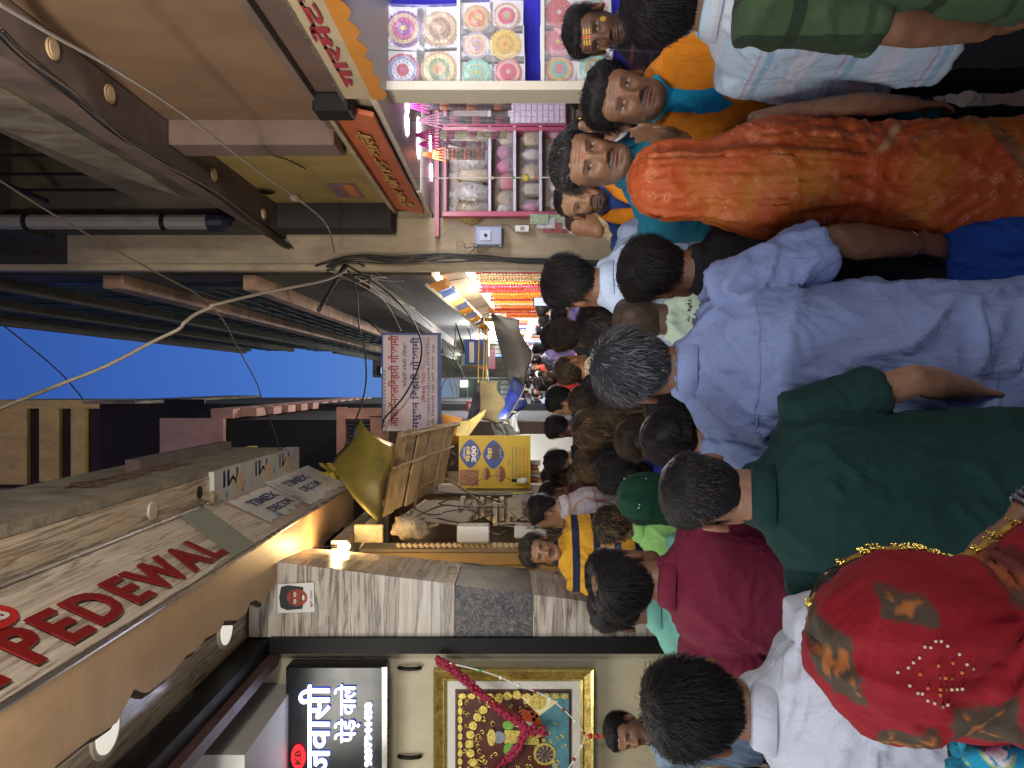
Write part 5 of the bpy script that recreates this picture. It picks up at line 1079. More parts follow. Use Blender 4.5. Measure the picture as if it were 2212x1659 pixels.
# ------------------------------------------------------------------ FAR RIGHT: garland shop, tall buildings
def bld(name, x0, x1, y0, y1, z1, mat, label, extra=None, base=0):
    b = empty(name, ((x0+x1)/2,(y0+y1)/2,0), 0, label, 'building'); mb = MB(); mb.box(x0,x1,y0,y1,base,z1); rel(b,mb).build('wall', mat, b)
    if extra: extra(b)
    return b
def tall_right(b):
    put = lambda mb, n, m: rel(b, mb).build(n, m, b); GL = pm('dark_shutter','#15201f',.45,.4,3,.3); RAILM = pm('rail_teal','#2a3a3a',.5,.3); PK = pm('slab_pinkish','#a07e66',.9,.2,3,.3,dirt=('#2f271f',.8,2)); GY = pm('slab_grey','#4f463a',.9,.3,2,.3,dirt=('#1e1a15',.8,1.5))
    for k, z in enumerate((3.55,4.75,6.15,7.6,9.1,10.5)):
        x = .98+.015*k; mb = MB(); mb.box(x,1.16,8.02,24.6,z,z+(.14 if k not in (2,) else .22)); put(mb,'floor_slab', PK if k in (1,2) else GY)
        if 0 < k < 5:
            for j in range(15): y = 8.6+j*1.07; mb = MB(); mb.box(1.145,1.149,y,y+.75,z+.30,z+1.15); put(mb,'shuttered_window',GL)
            for q in range(3): mb = MB(); mb.tube([(x+.03,8.05,z+.36+q*.2),(x+.03,24.5,z+.36+q*.2)],.012,5); put(mb,'railing_bar',RAILM)
            for j in range(18): mb = MB(); mb.tube([(x+.03,8.1+j*.95,z+.14),(x+.03,8.1+j*.95,z+.78)],.014,5); put(mb,'railing_post',RAILM)
    mb = MB(); mb.box(.99,1.3,8.02,24.65,10.66,10.8); put(mb,'parapet_cap',GY)
bld('tall_building', 1.15, 5.0, 8.02, 24.6, 10.5, DARKW, 'tall grey building with dark shuttered balconies receding along the right side', tall_right, 2.9)
def mid_right(b):
    put = lambda mb, n, m: rel(b, mb).build(n, m, b)
    for z in (4.3,6.0,7.75): mb = MB(); mb.box(1.0,1.16,24.7,33,z,z+.15); put(mb,'floor_slab',DARKW)
    for j in range(6):
        for z in (4.7,6.4): mb = MB(); mb.box(1.13,1.149,25.3+j*1.25,26.1+j*1.25,z,z+1); put(mb,'window',BLACKM)
bld('low_building', 1.15, 5.0, 24.66, 34, 7.8, DARKW, 'lower dark building beyond the tall shuttered one', mid_right)
def end_block(b):
    put = lambda mb, n, m: rel(b, mb).build(n, m, b); mb = MB(); mb.box(.42,.78,33.9,34.0,7.3,7.95); put(mb,'window_frame',BLACKM); mb = MB(); mb.box(.46,.74,33.86,33.89,7.36,7.9); put(mb,'window', em('lit_window','#8fb4e0',.5))
    mb = MB(); mb.box(.3,5,33.9,34.0,5.8,5.95); put(mb,'ledge',DARKW)
bld('end_block', .30, 5.0, 34.05, 40, 8.3, DARKW, 'dark block at the bend with one pale lit window', end_block)
def far_end(b):
    put = lambda mb, n, m: rel(b, mb).build(n, m, b); WG = em('far_window','#cfe0c8',2.2); LIT = pm('pale_green_wall','#8c9a80',.8,.15)
    mb = MB(); mb.box(-1.5,.3,50.8,50.9,2.2,4.4); put(mb,'tiled_front',LIT)
    for i in range(5):
        for j in range(3): mb = MB(); mb.box(-1.3+i*.33,-1.08+i*.33,50.70,50.78,2.3+j*.7,2.8+j*.7); put(mb,'window',pm('far_pane','#41483c',.3,.2))
    mb = MB(); mb.box(-.2,.25,50.60,50.68,5.0,5.5); put(mb,'lit_pane',WG)
bld('far_house', -6, 5, 51, 56, 5.6, pm('far_wall','#5b6258',.9,.3), 'pale greenish house closing the far end of the lane', far_end)

def garland_shop():
    b = empty('flower_shop', (1.8,10,0), 0, 'bright flower garland shop with white interior on the right', 'shop'); put = lambda mb, n, m: rel(b, mb).build(n, m, b); WHI = pm('bright_wall','#d9d6cf',.6,.05)
    mb = MB(); mb.box(1.9,2.0,8.02,13.0,0,2.88); put(mb,'side_wall',WHI); mb = MB(); mb.box(1.15,3.0,13.0,13.1,0,2.88); put(mb,'back_wall',WHI); mb = MB(); mb.box(1.12,1.89,8.02,12.98,2.80,2.86); put(mb,'ceiling_lamp_panel',em('shop_panel','#fff6e8',3.0))
    mb = MB(); mb.box(1.0,3.0,8.0,13.1,0,.1); put(mb,'floor',WHITEP)
    FP = pm('fascia_beige','#b7a183',.6,.15,4,.1,dirt=('#8a7458',.4)); z0,z1 = 2.55,2.85
    q = [P(949,594,7.95),P(998,585,7.95),P(1069,680,12.1),P(1046,687,12.1)]; mb = MB(); mb.prism(q,(.03,0,0)); put(mb,'fascia_board',FP)
    for k in range(5): a = q[0].lerp(q[3],(k+.5)/5); c = q[1].lerp(q[2],(k+.5)/5); d = Vector((-.004,0,0)); mb = MB(); mb.tube([a+d,c+d],.004,4); put(mb,'board_joint',BEAM)
    # bunting of yellow, white and blue cloth over a pipe
    a0,a1,b0,b1 = P(922,616,8.0),P(1050,722,13.5),P(962,600,8.0),P(1060,712,13.5); cols = ['#c98a1c','#3a5c96','#c9b89c','#b9a35c','#5a5f86','#c98a1c','#6a6a80','#c98a1c','#56607c','#c98a1c','#7a3038','#c9c0b0']
    mb = MB(); mb.tube([a0,a1],.022,7); put(mb,'awning_pipe',pm('pipe_cream','#a89c84',.5,.1))
    for k,c in enumerate(cols):
        t0,t1 = k/12,(k+.97)/12; g = 5; vs = []
        for i in range(g):
            for j in range(g): t = t0+(t1-t0)*i/(g-1); u = j/(g-1); p = a0.lerp(a1,t).lerp(b0.lerp(b1,t),u*1.0); vs.append(p+Vector((-.02*math.sin(i*1.7+k),0,-.05*math.sin(u*3)*math.sin(i*2.1+k)-.0)))
        mb = MB(); mb.add(vs,[(i*g+j,i*g+j+1,(i+1)*g+j+1,(i+1)*g+j) for i in range(g-1) for j in range(g-1)]); put(mb,'bunting_panel',pm('bunt'+c.strip('#'),c,.7,.15,20,.3))
garland_shop()
def flower_garlands():
    rg = random.Random(12); M_ = [pm('marigold_orange','#d87a10',.7,.3,60,.4,emit='#d87a10',estr=0), pm('marigold_yellow','#d8a81c',.7,.3,60,.4), pm('rose_red','#a81828',.6,.3,60,.4), pm('jasmine_cream','#cfc4a4',.7,.2,60,.4), pm('tinsel_magenta','#b01850',.4,.3,60,.4)]
    nm = ['orange marigold','yellow marigold','red rose','cream jasmine','magenta tinsel']
    # one garland of each kind, then copies
    proto = []
    for k in range(5):
        r = empty('flower_garland', (0,0,0)); tag(r, 'x', 'garland', 'flower garlands hanging in the lane'); mb = MB(); 
        for side in (-1,1):
            mb = MB(); n = 22
            for j in range(n):
                v,f = ball((side*.028, rg.uniform(-.006,.006), -.12-.9*j/n), (.026,.026,.026), 4); mb.add(v,f)
            mb.build('flower_strand', M_[k], r)
        mb = MB(); mb.tube([(-.028,0,-.12),(0,0,0),(.028,0,-.12)],.006,4); mb.build('loop', M_[(k+1)%5], r); proto.append(r)
    seq = [2,0,3,0,1,4,1,2,2,0,0,2,1,3,0,2,0,4,2,0]; used = set(); n = 20; names = ['first','second','third','fourth','fifth']; cnt = {}
    for i in range(n):
        k = seq[i]; t = i/(n-1); y_ = 587+(684-587)*t+rg.uniform(-1.6,1.6); Yh = 8.3+3.6*t+rg.uniform(-.2,.2); p = P(1016+50*t+rg.uniform(-14,20), y_, Yh); cnt[k] = cnt.get(k,0)+1
        if k not in used: r = proto[k]; used.add(k)
        else:
            r = proto[k].copy(); COL.objects.link(r)
            for ch in proto[k].children: c = ch.copy(); COL.objects.link(c); c.parent = r
        r.location = p; sc = (P(1012+45*t,0,Yh).z-P(1185,0,Yh).z)/1.02; r.scale = (rg.uniform(.6,.95),1,sc*rg.uniform(.72,1.05))
        tag(r, '%s garland hanging %s from the near end of the flower shop' % (nm[k], ('first','second','third','fourth','fifth','sixth','seventh','eighth','ninth','tenth','eleventh','twelfth','thirteenth','fourteenth','fifteenth','sixteenth','seventeenth','eighteenth','nineteenth','last')[i]), 'garland', 'flower garlands hanging in the lane')
flower_garlands()

# hanging banner across the lane
def banner():
    Y = 8.5; s = empty('hanging_signboard', P(825,820,Y), 0, 'weathered white hanging signboard with red and blue Hindi name lines across the lane', 'sign'); o = Vector(s.location)
    p0, p1 = P(953,932,Y), P(824,719,Y); mb = MB(); mb.bbox(p0.x,p1.x,Y,Y+.035,p0.z,p1.z,.004); rel(s,mb).build('frame', pm('sign_blue_edge','#4a5a8c',.6,.15), s)
    q0, q1 = P(945,931,Y), P(828,724,Y); mb = MB(); mb.box(q0.x,q1.x,Y-.006,Y-.001,q0.z,q1.z); rel(s,mb).build('board_face', pm('sign_pale','#cdbfc6',.6,.1,4,.1,dirt=('#ab9aa0',.5)), s)
    RD = pm('sign_red','#9a3020',.5,.1,bmp=0); NV = pm('sign_navy','#26306e',.5,.1,bmp=0); GN = pm('sign_green','#2a4a3c',.5,.1,bmp=0); MR = pm('sign_maroon','#8a2038',.5,.1,bmp=0); BK = pm('sign_dark','#3a3038',.5,.1,bmp=0)
    def L(t, v0, v1, yr, yl, m, off): a = P(v1,yl,Y-.007); e = P(v0,yr,Y-.007); lettering(t, a-o, (1,0,0),(0,0,1), e.x-a.x, e.z-a.z, m, s, off=off, t=.003)
    L('भागवताचार्य', 829,835,798,925,BK,0); L('आचायॅनवलिबहारी गो~स्वामी', 838,864,724,922,RD,.03); L('"~शरीहिर नवेली रिसक"', 869,880,741,838,GN,.015); L('मधुवन िबहारी गो~स्वामी', 886,910,728,926,NV,.03); L('(िसबलू भैया)', 910,921,805,868,MR,.02); L('7217586634,9258136684,9997815052', 923,929,729,920,BK,.005); L('~शरी िबहारी जी की गली 28', 932,939,745,925,BK,0)
    for y in (740,900): mb = MB(); mb.tube([P(824,y,Y)-o,P(824-26,y,Y+.3)-o],.006,5); rel; mb.build('wire_hanger', CABLE, s)
banner()

# ------------------------------------------------------------------ LEFT: beyond the column
def left_middle():
    # wooden shop front with warm lit room
    b = empty('stall_building', (-2.2,7.5,0), 0, 'small warm lit shop front with wooden door frame beside the column', 'building'); put = lambda mb, n, m, **k: rel(b, mb).build(n, m, b, **k)
    WARM = pm('warm_wall','#c9a85c',.7,.08,3,.1); WF = pm('door_wood','#a98a55',.5,.15,4,.15,stretch=(6,6,.6))
    mb = MB(); mb.box(-3.6,-1.0,8.6,8.7,.0,3.6); put(mb,'rear_wall',pm('stall_wall','#8c7c66',.85,.2,3,.3,dirt=('#5a4c3c',.6)))
    mb = MB(); mb.box(-3.4,-1.62,7.35,7.40,0,3.3); put(mb,'inner_wall',WARM)
    mb = MB(); mb.bbox(-1.60,-1.50,6.75,6.85,0,3.38,.004); put(mb,'door_post',WF); mb = MB(); mb.bbox(-1.66,-1.615,6.72,6.80,0,3.38,.004); put(mb,'door_post',WF); 
    mb = MB(); mb.box(-1.49,-1.46,6.72,6.98,0,3.40); put(mb,'side_panel',pm('side_board','#8d7b5c',.7,.2,5,.3))
    for k in range(46): z = .8+k*.05; mb = MB(); v,f = ball((-1.425,6.70,z),(.022,.018,.030),5); v = [Matrix.Translation((-1.425,6.70,z)) @ Matrix.Rotation(.6,4,'Y') @ Matrix.Translation((1.425,-6.70,-z)) @ Vector(p) for p in v]; mb.add(v,f); put(mb,'twisted_strip',pm('strip_cream','#c9b48c',.4,.15))
    mb = MB(); mb.box(-3.4,-1.3,6.3,8.6,3.42,3.55); put(mb,'roof_slab',PLASTER)
    mb = MB(); mb.box(-3.4,-1.45,6.3,8.5,0,.25); put(mb,'step',pm('stone_step','#7a7064',.7,.2))
    p0,p1 = P(1290,1236,7.34),P(1185,1203,7.34)
    mb = MB(); mb.box(p0.x,p1.x,7.335,7.345,p0.z,p1.z); put(mb,'notice_board',pm('notice_brown','#a8805c',.7,.2,30,.1)); 
    point('warm_bulb_light', P(730,1180,6.25)+Vector((.02,-.05,-.02)), 7*WB, (1,.66,.30), .04)
    s = empty('bare_bulb', P(728,1180,6.3), 0, 'glowing warm bare bulb above the wooden door frame', 'bulb'); mb = MB(); mb.lathe((0,0,-.11),[(.004,0),(.028,.015),(.036,.045),(.026,.08),(.015,.10)],14); mb.build('glass', em('bulb_warm','#ffd48a',22), s, True); mb = MB(); mb.lathe((0,0,-.01),[(.018,0),(.018,.05),(.008,.06)],10); mb.build('holder', BLACKM, s); mb = MB(); mb.tube([(0,0,.05),(-.03,.05,.25)],.004,4); mb.build('flex', CABLE, s)
    point('stall_room_light', (-1.95,7.0,3.1), 20*WB, (1,.72,.36), .08)
    # lit plastic pouch and bag
    s = empty('plastic_pouch', P(800,1150,6.6),0,'flat clear plastic pouch glowing under the bare bulb','pouch'); mb = MB(); p0,p1 = P(828,1172,6.6),P(765,1133,6.6); o = Vector(s.location); mb.bbox(p0.x,p1.x,6.59,6.615,p0.z,p1.z,.008); rel(s,mb).build('film', pm('pouch_film','#cdb88c',.15,.2,20,.8,fine=30,bd=.02), s)
    s = empty('plastic_bag', P(885,1140,6.62),0,'crumpled translucent plastic bag tied under the awning','plastic bag'); v,f = ball((0,0,0),(.105,.08,.16),12); vv = np.array(v); vv += (vn(vv,28,3)-.5)[:,None]*.05*np.sign(vv); mb = MB(); mb.add([tuple(q) for q in vv],f); mb.build('bag', pm('bag_plastic','#a89a80',.15,.3,12,.9,fine=30,bd=.02), s, True); mb = MB(); mb.tube([(0,0,-.15),(.02,0,-.2),(.03,0,-.25)],.012,6); mb.build('knot', pm('bag_knot','#8c7c60',.4,.2), s)
    for k,(v0,v1,y0,y1,lab) in enumerate(((990,1058,1132,1172,'clear lidded electric box with pale base on the stall post'),(1112,1180,1132,1163,'white plastic junction box lower on the stall post'))):
        s = empty('electric_box', P((v0+v1)/2,(y0+y1)/2,6.6),0,lab,'electric box'); o = Vector(s.location); p0,p1 = P(v1,y1,6.6),P(v0,y0,6.6); mb = MB(); mb.bbox(p0.x,p1.x,6.56,6.66,p0.z,p1.z,.01); rel(s,mb).build('base', pm('box_cream','#b0a890',.4,.1),s); mb = MB(); mb.bbox(p0.x+.02,p1.x+.005,6.50,6.555,p0.z-.0,p1.z+.005,.01); rel(s,mb).build('lid', pm('box_clear','#c4c2b8',.15,.1),s); mb = MB(); mb.tube([P(v1,(y0+y1)/2,6.55)-o, P(v1+22,(y0+y1)/2+4,6.5)-o, P(v1+34,(y0+y1)/2-6,6.5)-o],.01,5); mb.build('cable', CABLE, s)
    # card with triangle print
    s = empty('hanging_card', P(1225,1128,6.4),0,'yellow and white printed card hanging by the stall post','card'); o = Vector(s.location); p0,p1 = P(1252,1140,6.4),P(1200,1113,6.4); mb = MB(); mb.bbox(p0.x,p1.x,6.39,6.4,p0.z,p1.z,.003); rel(s,mb).build('card', pm('card_yellow','#b9a24a',.5,.1), s); mb = MB(); mb.box(p0.x+.015,p1.x-.03,6.383,6.388,p0.z+.02,p1.z-.06); rel(s,mb).build('printed_panel', pm('card_white2','#b9b8ac',.5,.2,60,.1), s); mb = MB(); mb.prism([(p0.x+.03,6.384,p1.z-.05),(p1.x-.03,6.384,p1.z-.05),((p0.x+p1.x)/2,6.384,p1.z-.015)],(0,-.004,0)); rel(s,mb).build('printed_triangle', pm('card_blue','#2a3a6a',.5,.1), s)
    # wooden awning planks
    A,B,C,D = P(860,934,7.6),P(985,911,8.6),P(957,1052,8.4),P(824,1117,7.4)
    s = empty('plank_awning', (A+B+C+D)/4, 0, 'old wooden plank awning tied with twisted rope over the left stalls', 'awning'); o = Vector(s.location); N = 6; nn = (B-A).cross(D-A).normalized()
    if nn.y > 0: nn = -nn
    for k in range(N):
        t0,t1 = (k+.02)/N,(k+.96)/N; dz = random.Random(k).uniform(-.02,.02); mb = MB(); q = [A.lerp(B,t0),A.lerp(B,t1),D.lerp(C,t1),D.lerp(C,t0)]; mb.prism([p+nn*dz for p in q],-nn*.02); rel(s,mb).build('plank', WOODP, s)
    mb = MB(); mb.prism([A+nn*.03,B+nn*.03,B+nn*.03+(C-B)*.06,A+nn*.03+(D-A)*.06],nn*.03); rel(s,mb).build('edge_batten', WOODP, s)
    for t in (.03,.42):
        p = [(A.lerp(D,t)).lerp(B.lerp(C,t*.9),u/10)+nn*(.06 if t < .1 else .035)+Vector((0,0,.012*math.sin(u*1.3))) for u in range(11)]; mb = MB(); mb.tube(p,.013,6); rel(s,mb).build('tie_rope', pm('rope_white','#a59a88',.8,.3,40,.5), s)
    for k in range(2): mb = MB(); p = A.lerp(B,.25+.5*k); q = D.lerp(C,.25+.5*k); mb.tube([p-nn*.05,q-nn*.05],.025,6); rel(s,mb).build('beam', WOODP, s)
    # printed board below it
    q = [P(920,1081,7.3),P(1043,1083,7.6),P(1005,1137,6.9),P(865,1120,6.8)]; s = empty('printed_board', q[0], 0, 'grey printed hoarding board leaning under the plank awning', 'board'); mb = MB(); mb.prism(q,(0,.02,.005)); rel(s,mb).build('panel', pm('hoarding_grey','#86806e',.7,.25,14,.1,dirt=('#8a5a58',.5,8)), s); mb = MB(); mb.tube([q[1],q[2]],.014,6); rel(s,mb).build('metal_edge', STEEL, s); mb = MB(); mb.tube([q[0],q[3]],.014,6); rel(s,mb).build('metal_edge', STEEL, s)
    # curled golden sheet
    s = empty('curled_sheet', P(800,1000,7.0), 0, 'olive gold curled metal sheet hanging above the plank awning', 'sheet'); g = 14; vs = []; a,b_,c,d = P(782,905,7.5),P(853,958,7.3),P(818,1122,6.6),P(728,996,7.2)
    for i in range(g):
        for j in range(g): u = i/(g-1); w = j/(g-1); p = a.lerp(b_,u).lerp(d.lerp(c,u),w); p = p+Vector((0,-.28*math.sin(math.pi*(u*.85+.1))+.05*math.sin(w*5),.02*math.sin(w*9+u*3))); vs.append(p-Vector(s.location))
    mb = MB(); mb.add(vs,[(i*g+j,i*g+j+1,(i+1)*g+j+1,(i+1)*g+j) for i in range(g-1) for j in range(g-1)]); so = mb.build('sheet', pm('olive_gold','#a08c3c',.32,.2,4,.3,metal=.25,dirt=('#5f6448',.7,3)), s, True); m = so.modifiers.new('t','SOLIDIFY'); m.thickness = .008
    # post and cream corrugated pieces
    mb = MB(); mb.bbox(-1.20,-1.10,8.3,8.42,0,3.2,.005); s = empty('stall_post',(-1.15,8.36,0),0,'pale square post between the sweet stalls','post'); rel(s,mb).build('post', pm('post_pale','#a8a098',.6,.15), s)
    # yellow price poster
    Y = 8.15; s = empty('price_poster', P(1068,997,Y), 0, 'yellow sweet price poster with blue lozenges reading peda 300', 'poster'); o = Vector(s.location); E = lambda v,y,e: P(v,y,Y-e)
    p0,p1 = P(1146,1055,Y),P(991,941,Y); mb = MB(); mb.bbox(p0.x,p1.x,Y,Y+.02,p0.z,p1.z,.003); rel(s,mb).build('sheet', pm('poster_yellow','#c8ac1c',.45,.06,3,.05), s)
    BL = pm('poster_blue','#1c3f92',.4,.08,bmp=0); YL = pm('poster_letter','#e0cf6a',.4,.05,bmp=0); WH = pm('poster_white','#dcdcdc',.4,.05,bmp=0); NV = pm('poster_navy','#3a2a6a',.4,.05,bmp=0); RD = pm('poster_red','#b0431c',.4,.05,bmp=0)
    def loz(v,y,rv,ry): 
        pts = []
        for k in range(24): a = 2*math.pi*k/24; c_,s_ = math.cos(a),math.sin(a); ex = 1.35; pts.append(E(v+rv*math.copysign(abs(c_)**ex,c_), y+ry*math.copysign(abs(s_)**ex,s_), .003))
        mb = MB(); mb.prism(pts[::-1],(0,-.003,0)); rel(s,mb).build('lozenge', BL, s)
    loz(1016,980,23,31); loz(1066,982,23,31)
    def L(t,v0,v1,yr,yl,m,off): a = E(v1,yl,.007); e = E(v0,yr,.007); lettering(t,a-o,(1,0,0),(0,0,1),e.x-a.x,e.z-a.z,m,s,off=off,t=.002)
    L('~सपेशल',1000,1005,966,990,WH,.01); L('पेड़ा',1005,1017,963,998,YL,.04); L('300',1018,1029,963,998,WH,.05); L('रु. िकलो',1030,1034,970,988,YL,.0); L('पेड़ा',1051,1064,967,992,YL,.04); L('रु. िकलो',1079,1084,970,988,YL,0)
    mb = MB(); a,e = E(1076,992,.007),E(1065,962,.007); mb.box(a.x,e.x,a.y-.002,a.y,a.z,e.z); rel(s,mb).build('price_cover', pm('tape_brown','#5c4630',.5,.3), s)
    L('निवेदन',1097,1101,990,1006,NV,0)
    for k,(t,m) in enumerate((('किसी भी प्रभु मिठाई को हाथ न लगायें',NV),('यहाँ से मिठाई बनवा के दिये जाते हैं',NV),('मिठाई के भाव की सूचना से पहले लें',RD),('मिठाई घर तक के लिए भी मिलती है',RD),('कृपया पैसे गिन कर दें',RD))): L(t,1105+k*8,1109.5+k*8,966+ (6 if k==4 else 0),1034,m,.0)
    mb = MB(); a,e = E(1034,1049,.004),E(993,1015,.004); mb.box(a.x,e.x,a.y-.003,a.y,a.z,e.z); rel(s,mb).build('photo_print', pm('photo_mix','#8a4038',.4,.7,60,.1,dirt=('#b0903a',.8,50)), s)
    for v,y,rr in ((1051,1024,15),(1082,1024,19)):
        mb = MB(); mb.prism([E(v+.52*rr*math.cos(a),y+rr*math.sin(a)*.9,.004) for a in [2*math.pi*k/20 for k in range(20)]][::-1],(0,-.003,0)); rel(s,mb).build('bowl_print', pm('bowl_brown','#7a3c1c',.4,.1,bmp=0), s); mb = MB(); mb.prism([E(v-2-.55*rr*math.cos(a),y+rr*math.sin(a)*.75,.008) for a in [math.pi*(k/12-.5) for k in range(13)]],(0,-.003,0)); rel(s,mb).build('sweets_print', pm('sweets_tan','#b98a44',.4,.3,90,.1), s)
    # white unlit bulb in front
    c = P(1125,1038,7.9); s = empty('white_bulb', c, 0, 'unlit white bulb hanging in front of the yellow price poster', 'bulb'); mb = MB(); mb.lathe((0,0,-.07),[(.004,0),(.026,.008),(.036,.035),(.030,.06),(.018,.09),(.014,.11)],14); mb.build('glass', pm('bulb_white','#d8d8d8',.3,.03,bmp=0), s, True); mb = MB(); mb.lathe((0,0,.04),[(.017,0),(.017,.05),(.006,.055)],10); mb.build('holder', BLACKM, s); mb = MB(); mb.tube(spline([(0,0,.09),(.05,0,.22),(.02,0,.4),(-.1,.05,.55)],4),.004,4); mb.build('flex', CABLE, s)
    k9 = empty('sweet_counter', (-1.0,9.0,0), 0, 'white sweet counter with steel trays under a bright backboard on the left', 'counter'); WT = pm('tile_white','#c9c9c4',.3,.08)
    mb = MB(); mb.bbox(-1.22,-.80,8.75,9.3,0,1.35,.01); rel(k9,mb).build('cabinet', WT, k9); mb = MB(); mb.bbox(-1.24,-.62,9.36,9.40,1.3,2.05,.004); rel(k9,mb).build('backboard', pm('backboard_white','#d2d4d2',.4,.05), k9)
    for k in range(3): mb = MB(); mb.lathe((-1.12+k*.14,8.95,1.352),[(.05,0),(.062,.03),(.058,.03),(.0,.022)],14); rel(k9,mb).build('tray', STEEL, k9); mb = MB(); v,f = ball((-1.12+k*.14,8.95,1.385),(.05,.05,.03),8); mb.add(v,f); rel(k9,mb).build('sweets', pm('peda_tan','#b58a50',.7,.3,40,.6), k9)
    area('sweet_counter_tube', (-.95,9.1,2.25),(-.95,9.35,1.5), .5,.1, 3, (1,.98,.92))
    area('stall_light', (-1.5,9.2,2.6),(-1.2,9.6,1.4), .5,.6, 16*LR_, (1,.97,.9))
left_middle()

def cloth_sheet(name, pts, Y, mat, label, cat='awning', bulge=.15, fold=.05, sub=16):
    """pts: 4 corners top-left, top-right, bottom-right, bottom-left as (v, y, Y)"""
    a,b_,c,d = [P(*p) for p in pts]; root = empty(name, (a+b_+c+d)/4, 0, label, cat); vs = []; rg = random.Random(len(label))
    for i in range(sub):
        for j in range(sub):
            u, w = i/(sub-1), j/(sub-1); p = a.lerp(b_,u).lerp(d.lerp(c,u),w); p = p+Vector((0,-bulge*math.sin(math.pi*u)*math.sin(math.pi*w)+fold*math.sin(u*14+2*w)*.4, fold*math.sin(u*9)*w - bulge*.5*math.sin(math.pi*u)*w)); vs.append(p-Vector(root.location))
    mb = MB(); mb.add(vs,[(i*sub+j,i*sub+j+1,(i+1)*sub+j+1,(i+1)*sub+j) for i in range(sub-1) for j in range(sub-1)]); o = mb.build('cloth', mat, root, True); m = o.modifiers.new('t','SOLIDIFY'); m.thickness = .006; return root
cloth_sheet('grey_awning', ((1060,678,12),(1103,838,11.5),(1138,838,11.2),(1122,690,11.6)), 12, pm('grey_tarp','#4b4a48',.55,.25,3,.4,dirt=('#26251f',.6)), 'long dark grey tarpaulin awning sagging over the right of the lane')
cloth_sheet('blue_awning', ((1108,815,11.4),(1076,910,11),(1103,908,10.8),(1137,838,11)), 11, pm('blue_tarp','#1c2f7c',.5,.2,3,.3), 'dark blue tarpaulin awning over the middle of the lane')
cloth_sheet('tan_awning', ((1036,823,10.6),(1037,905,10.2),(1082,915,10),(1077,824,10.4)), 10, pm('tan_canvas','#8f8462',.8,.15,3,.3), 'tan canvas cloth hung on yellow ropes', bulge=.05)
cloth_sheet('slate_cloth', ((1030,823,11),(1008,912,10.8),(1038,905,10.7),(1042,830,10.9)), 11, pm('slate_cloth','#4f5160',.8,.15), 'slate grey cloth slung behind the tan canvas', bulge=.05)
cloth_sheet('orange_tarp', ((952,893,9.6),(955,962,9.4),(1010,955,9.3),(1000,905,9.5)), 10, pm('orange_tarp','#b0782a',.7,.2,5,.3), 'faded orange tarpaulin behind the hanging signboard', bulge=.08)
cloth_sheet('plastic_sheet', ((1100,906,9.6),(1120,890,9.6),(1116,930,9.3),(1105,940,9.3)), 9, pm('white_sheet','#b0b8c0',.3,.2), 'torn white plastic strip under the blue awning','sheet', bulge=.04)
def cream_panels():
    for k,(q) in enumerate((((985,940,8.7),(990,912,8.9),(1018,908,9.1),(1006,948,8.7)),((1006,950,8.7),(1015,908,9.2),(1050,885,9.6),(1046,896,9.4)),((1000,955,8.6),(1014,950,8.6),(1012,975,8.5),(1000,973,8.5)))):
        a = [P(*p) for p in q]; s = empty('cream_panel', a[0], 0, ('broken cream foam panel nearest the plank awning','long pointed cream foam panel with wavy edge','small square cream foam panel below the planks')[k], 'panel'); n = 14; t = []
        for i in range(n+1): p = a[1].lerp(a[2],i/n); t.append(p+Vector((0,0,.02*(i%2))))
        mb = MB(); mb.prism([a[0]]+t+[a[3]],(0,.03,0)); rel(s,mb).build('panel', pm('cream_foam','#c4b46c',.7,.1), s)
cream_panels()
def ropes():
    for k,(pts,r,m,lab,Y) in enumerate((
        (((1054,675,12),(1052,740,11.5),(1050,822,10.7)),.012,ROPEY,'yellow rope nearest the tan canvas'),(((1047,680,12),(1046,760,11.5),(1044,822,10.7)),.010,ROPEY,'second yellow rope beside the canvas rope'),(((1036,700,12),(1034,760,11.6),(1033,824,11)),.010,ROPEY,'knotted yellow rope left of the others'),(((1057,690,12),(1088,678,12)),.012,ROPEY,'short yellow rope at the grey awning corner'))) if False else []: pass
    R_ = [((1054,675,12),(1052,740,11.5),(1050,822,10.7),.012,'yellow rope running low from the bunting to the tan canvas'),((1046,680,12),(1046,760,11.5),(1043,822,10.7),.010,'yellow rope just above the lowest one at the tan canvas'),((1036,700,12),(1034,760,11.6),(1033,824,11),.010,'topmost knotted yellow rope to the slate cloth')]
    for a,b_,c,r,lab in R_: mb = MB(); mb.tube(spline([P(*a),P(*b_),P(*c)],6),r,5); o = mb.build('yellow_rope', ROPEY); tag(o,lab,'rope')
    mb = MB(); mb.tube([P(1057,690,12),P(1089,677,12)],.012,5); o = mb.build('yellow_rope', ROPEY); tag(o,'short yellow tie at the near corner of the grey tarpaulin','rope')
    mb = MB(); pts = spline([P(1136,830,10.9),P(1128,850,10.8),P(1105,890,10.2),(P(1080,925,9.6)),P(1072,950,9.2)],6); mb.tube(pts,.007,4); o = mb.build('lamp_string', pm('string_cream','#b8b0a0',.6,.1)); tag(o,'string of small unlit lamps along the blue awning','lamp string')
    for k in range(4,len(pts)-2,4): mb = MB(); mb.lathe(pts[k]+Vector((0,-.01,-.07)),[(.006,0),(.014,.02),(.012,.05),(.006,.07)],7); c = mb.build('small_lamp', WHITEP, o); 
ropes()

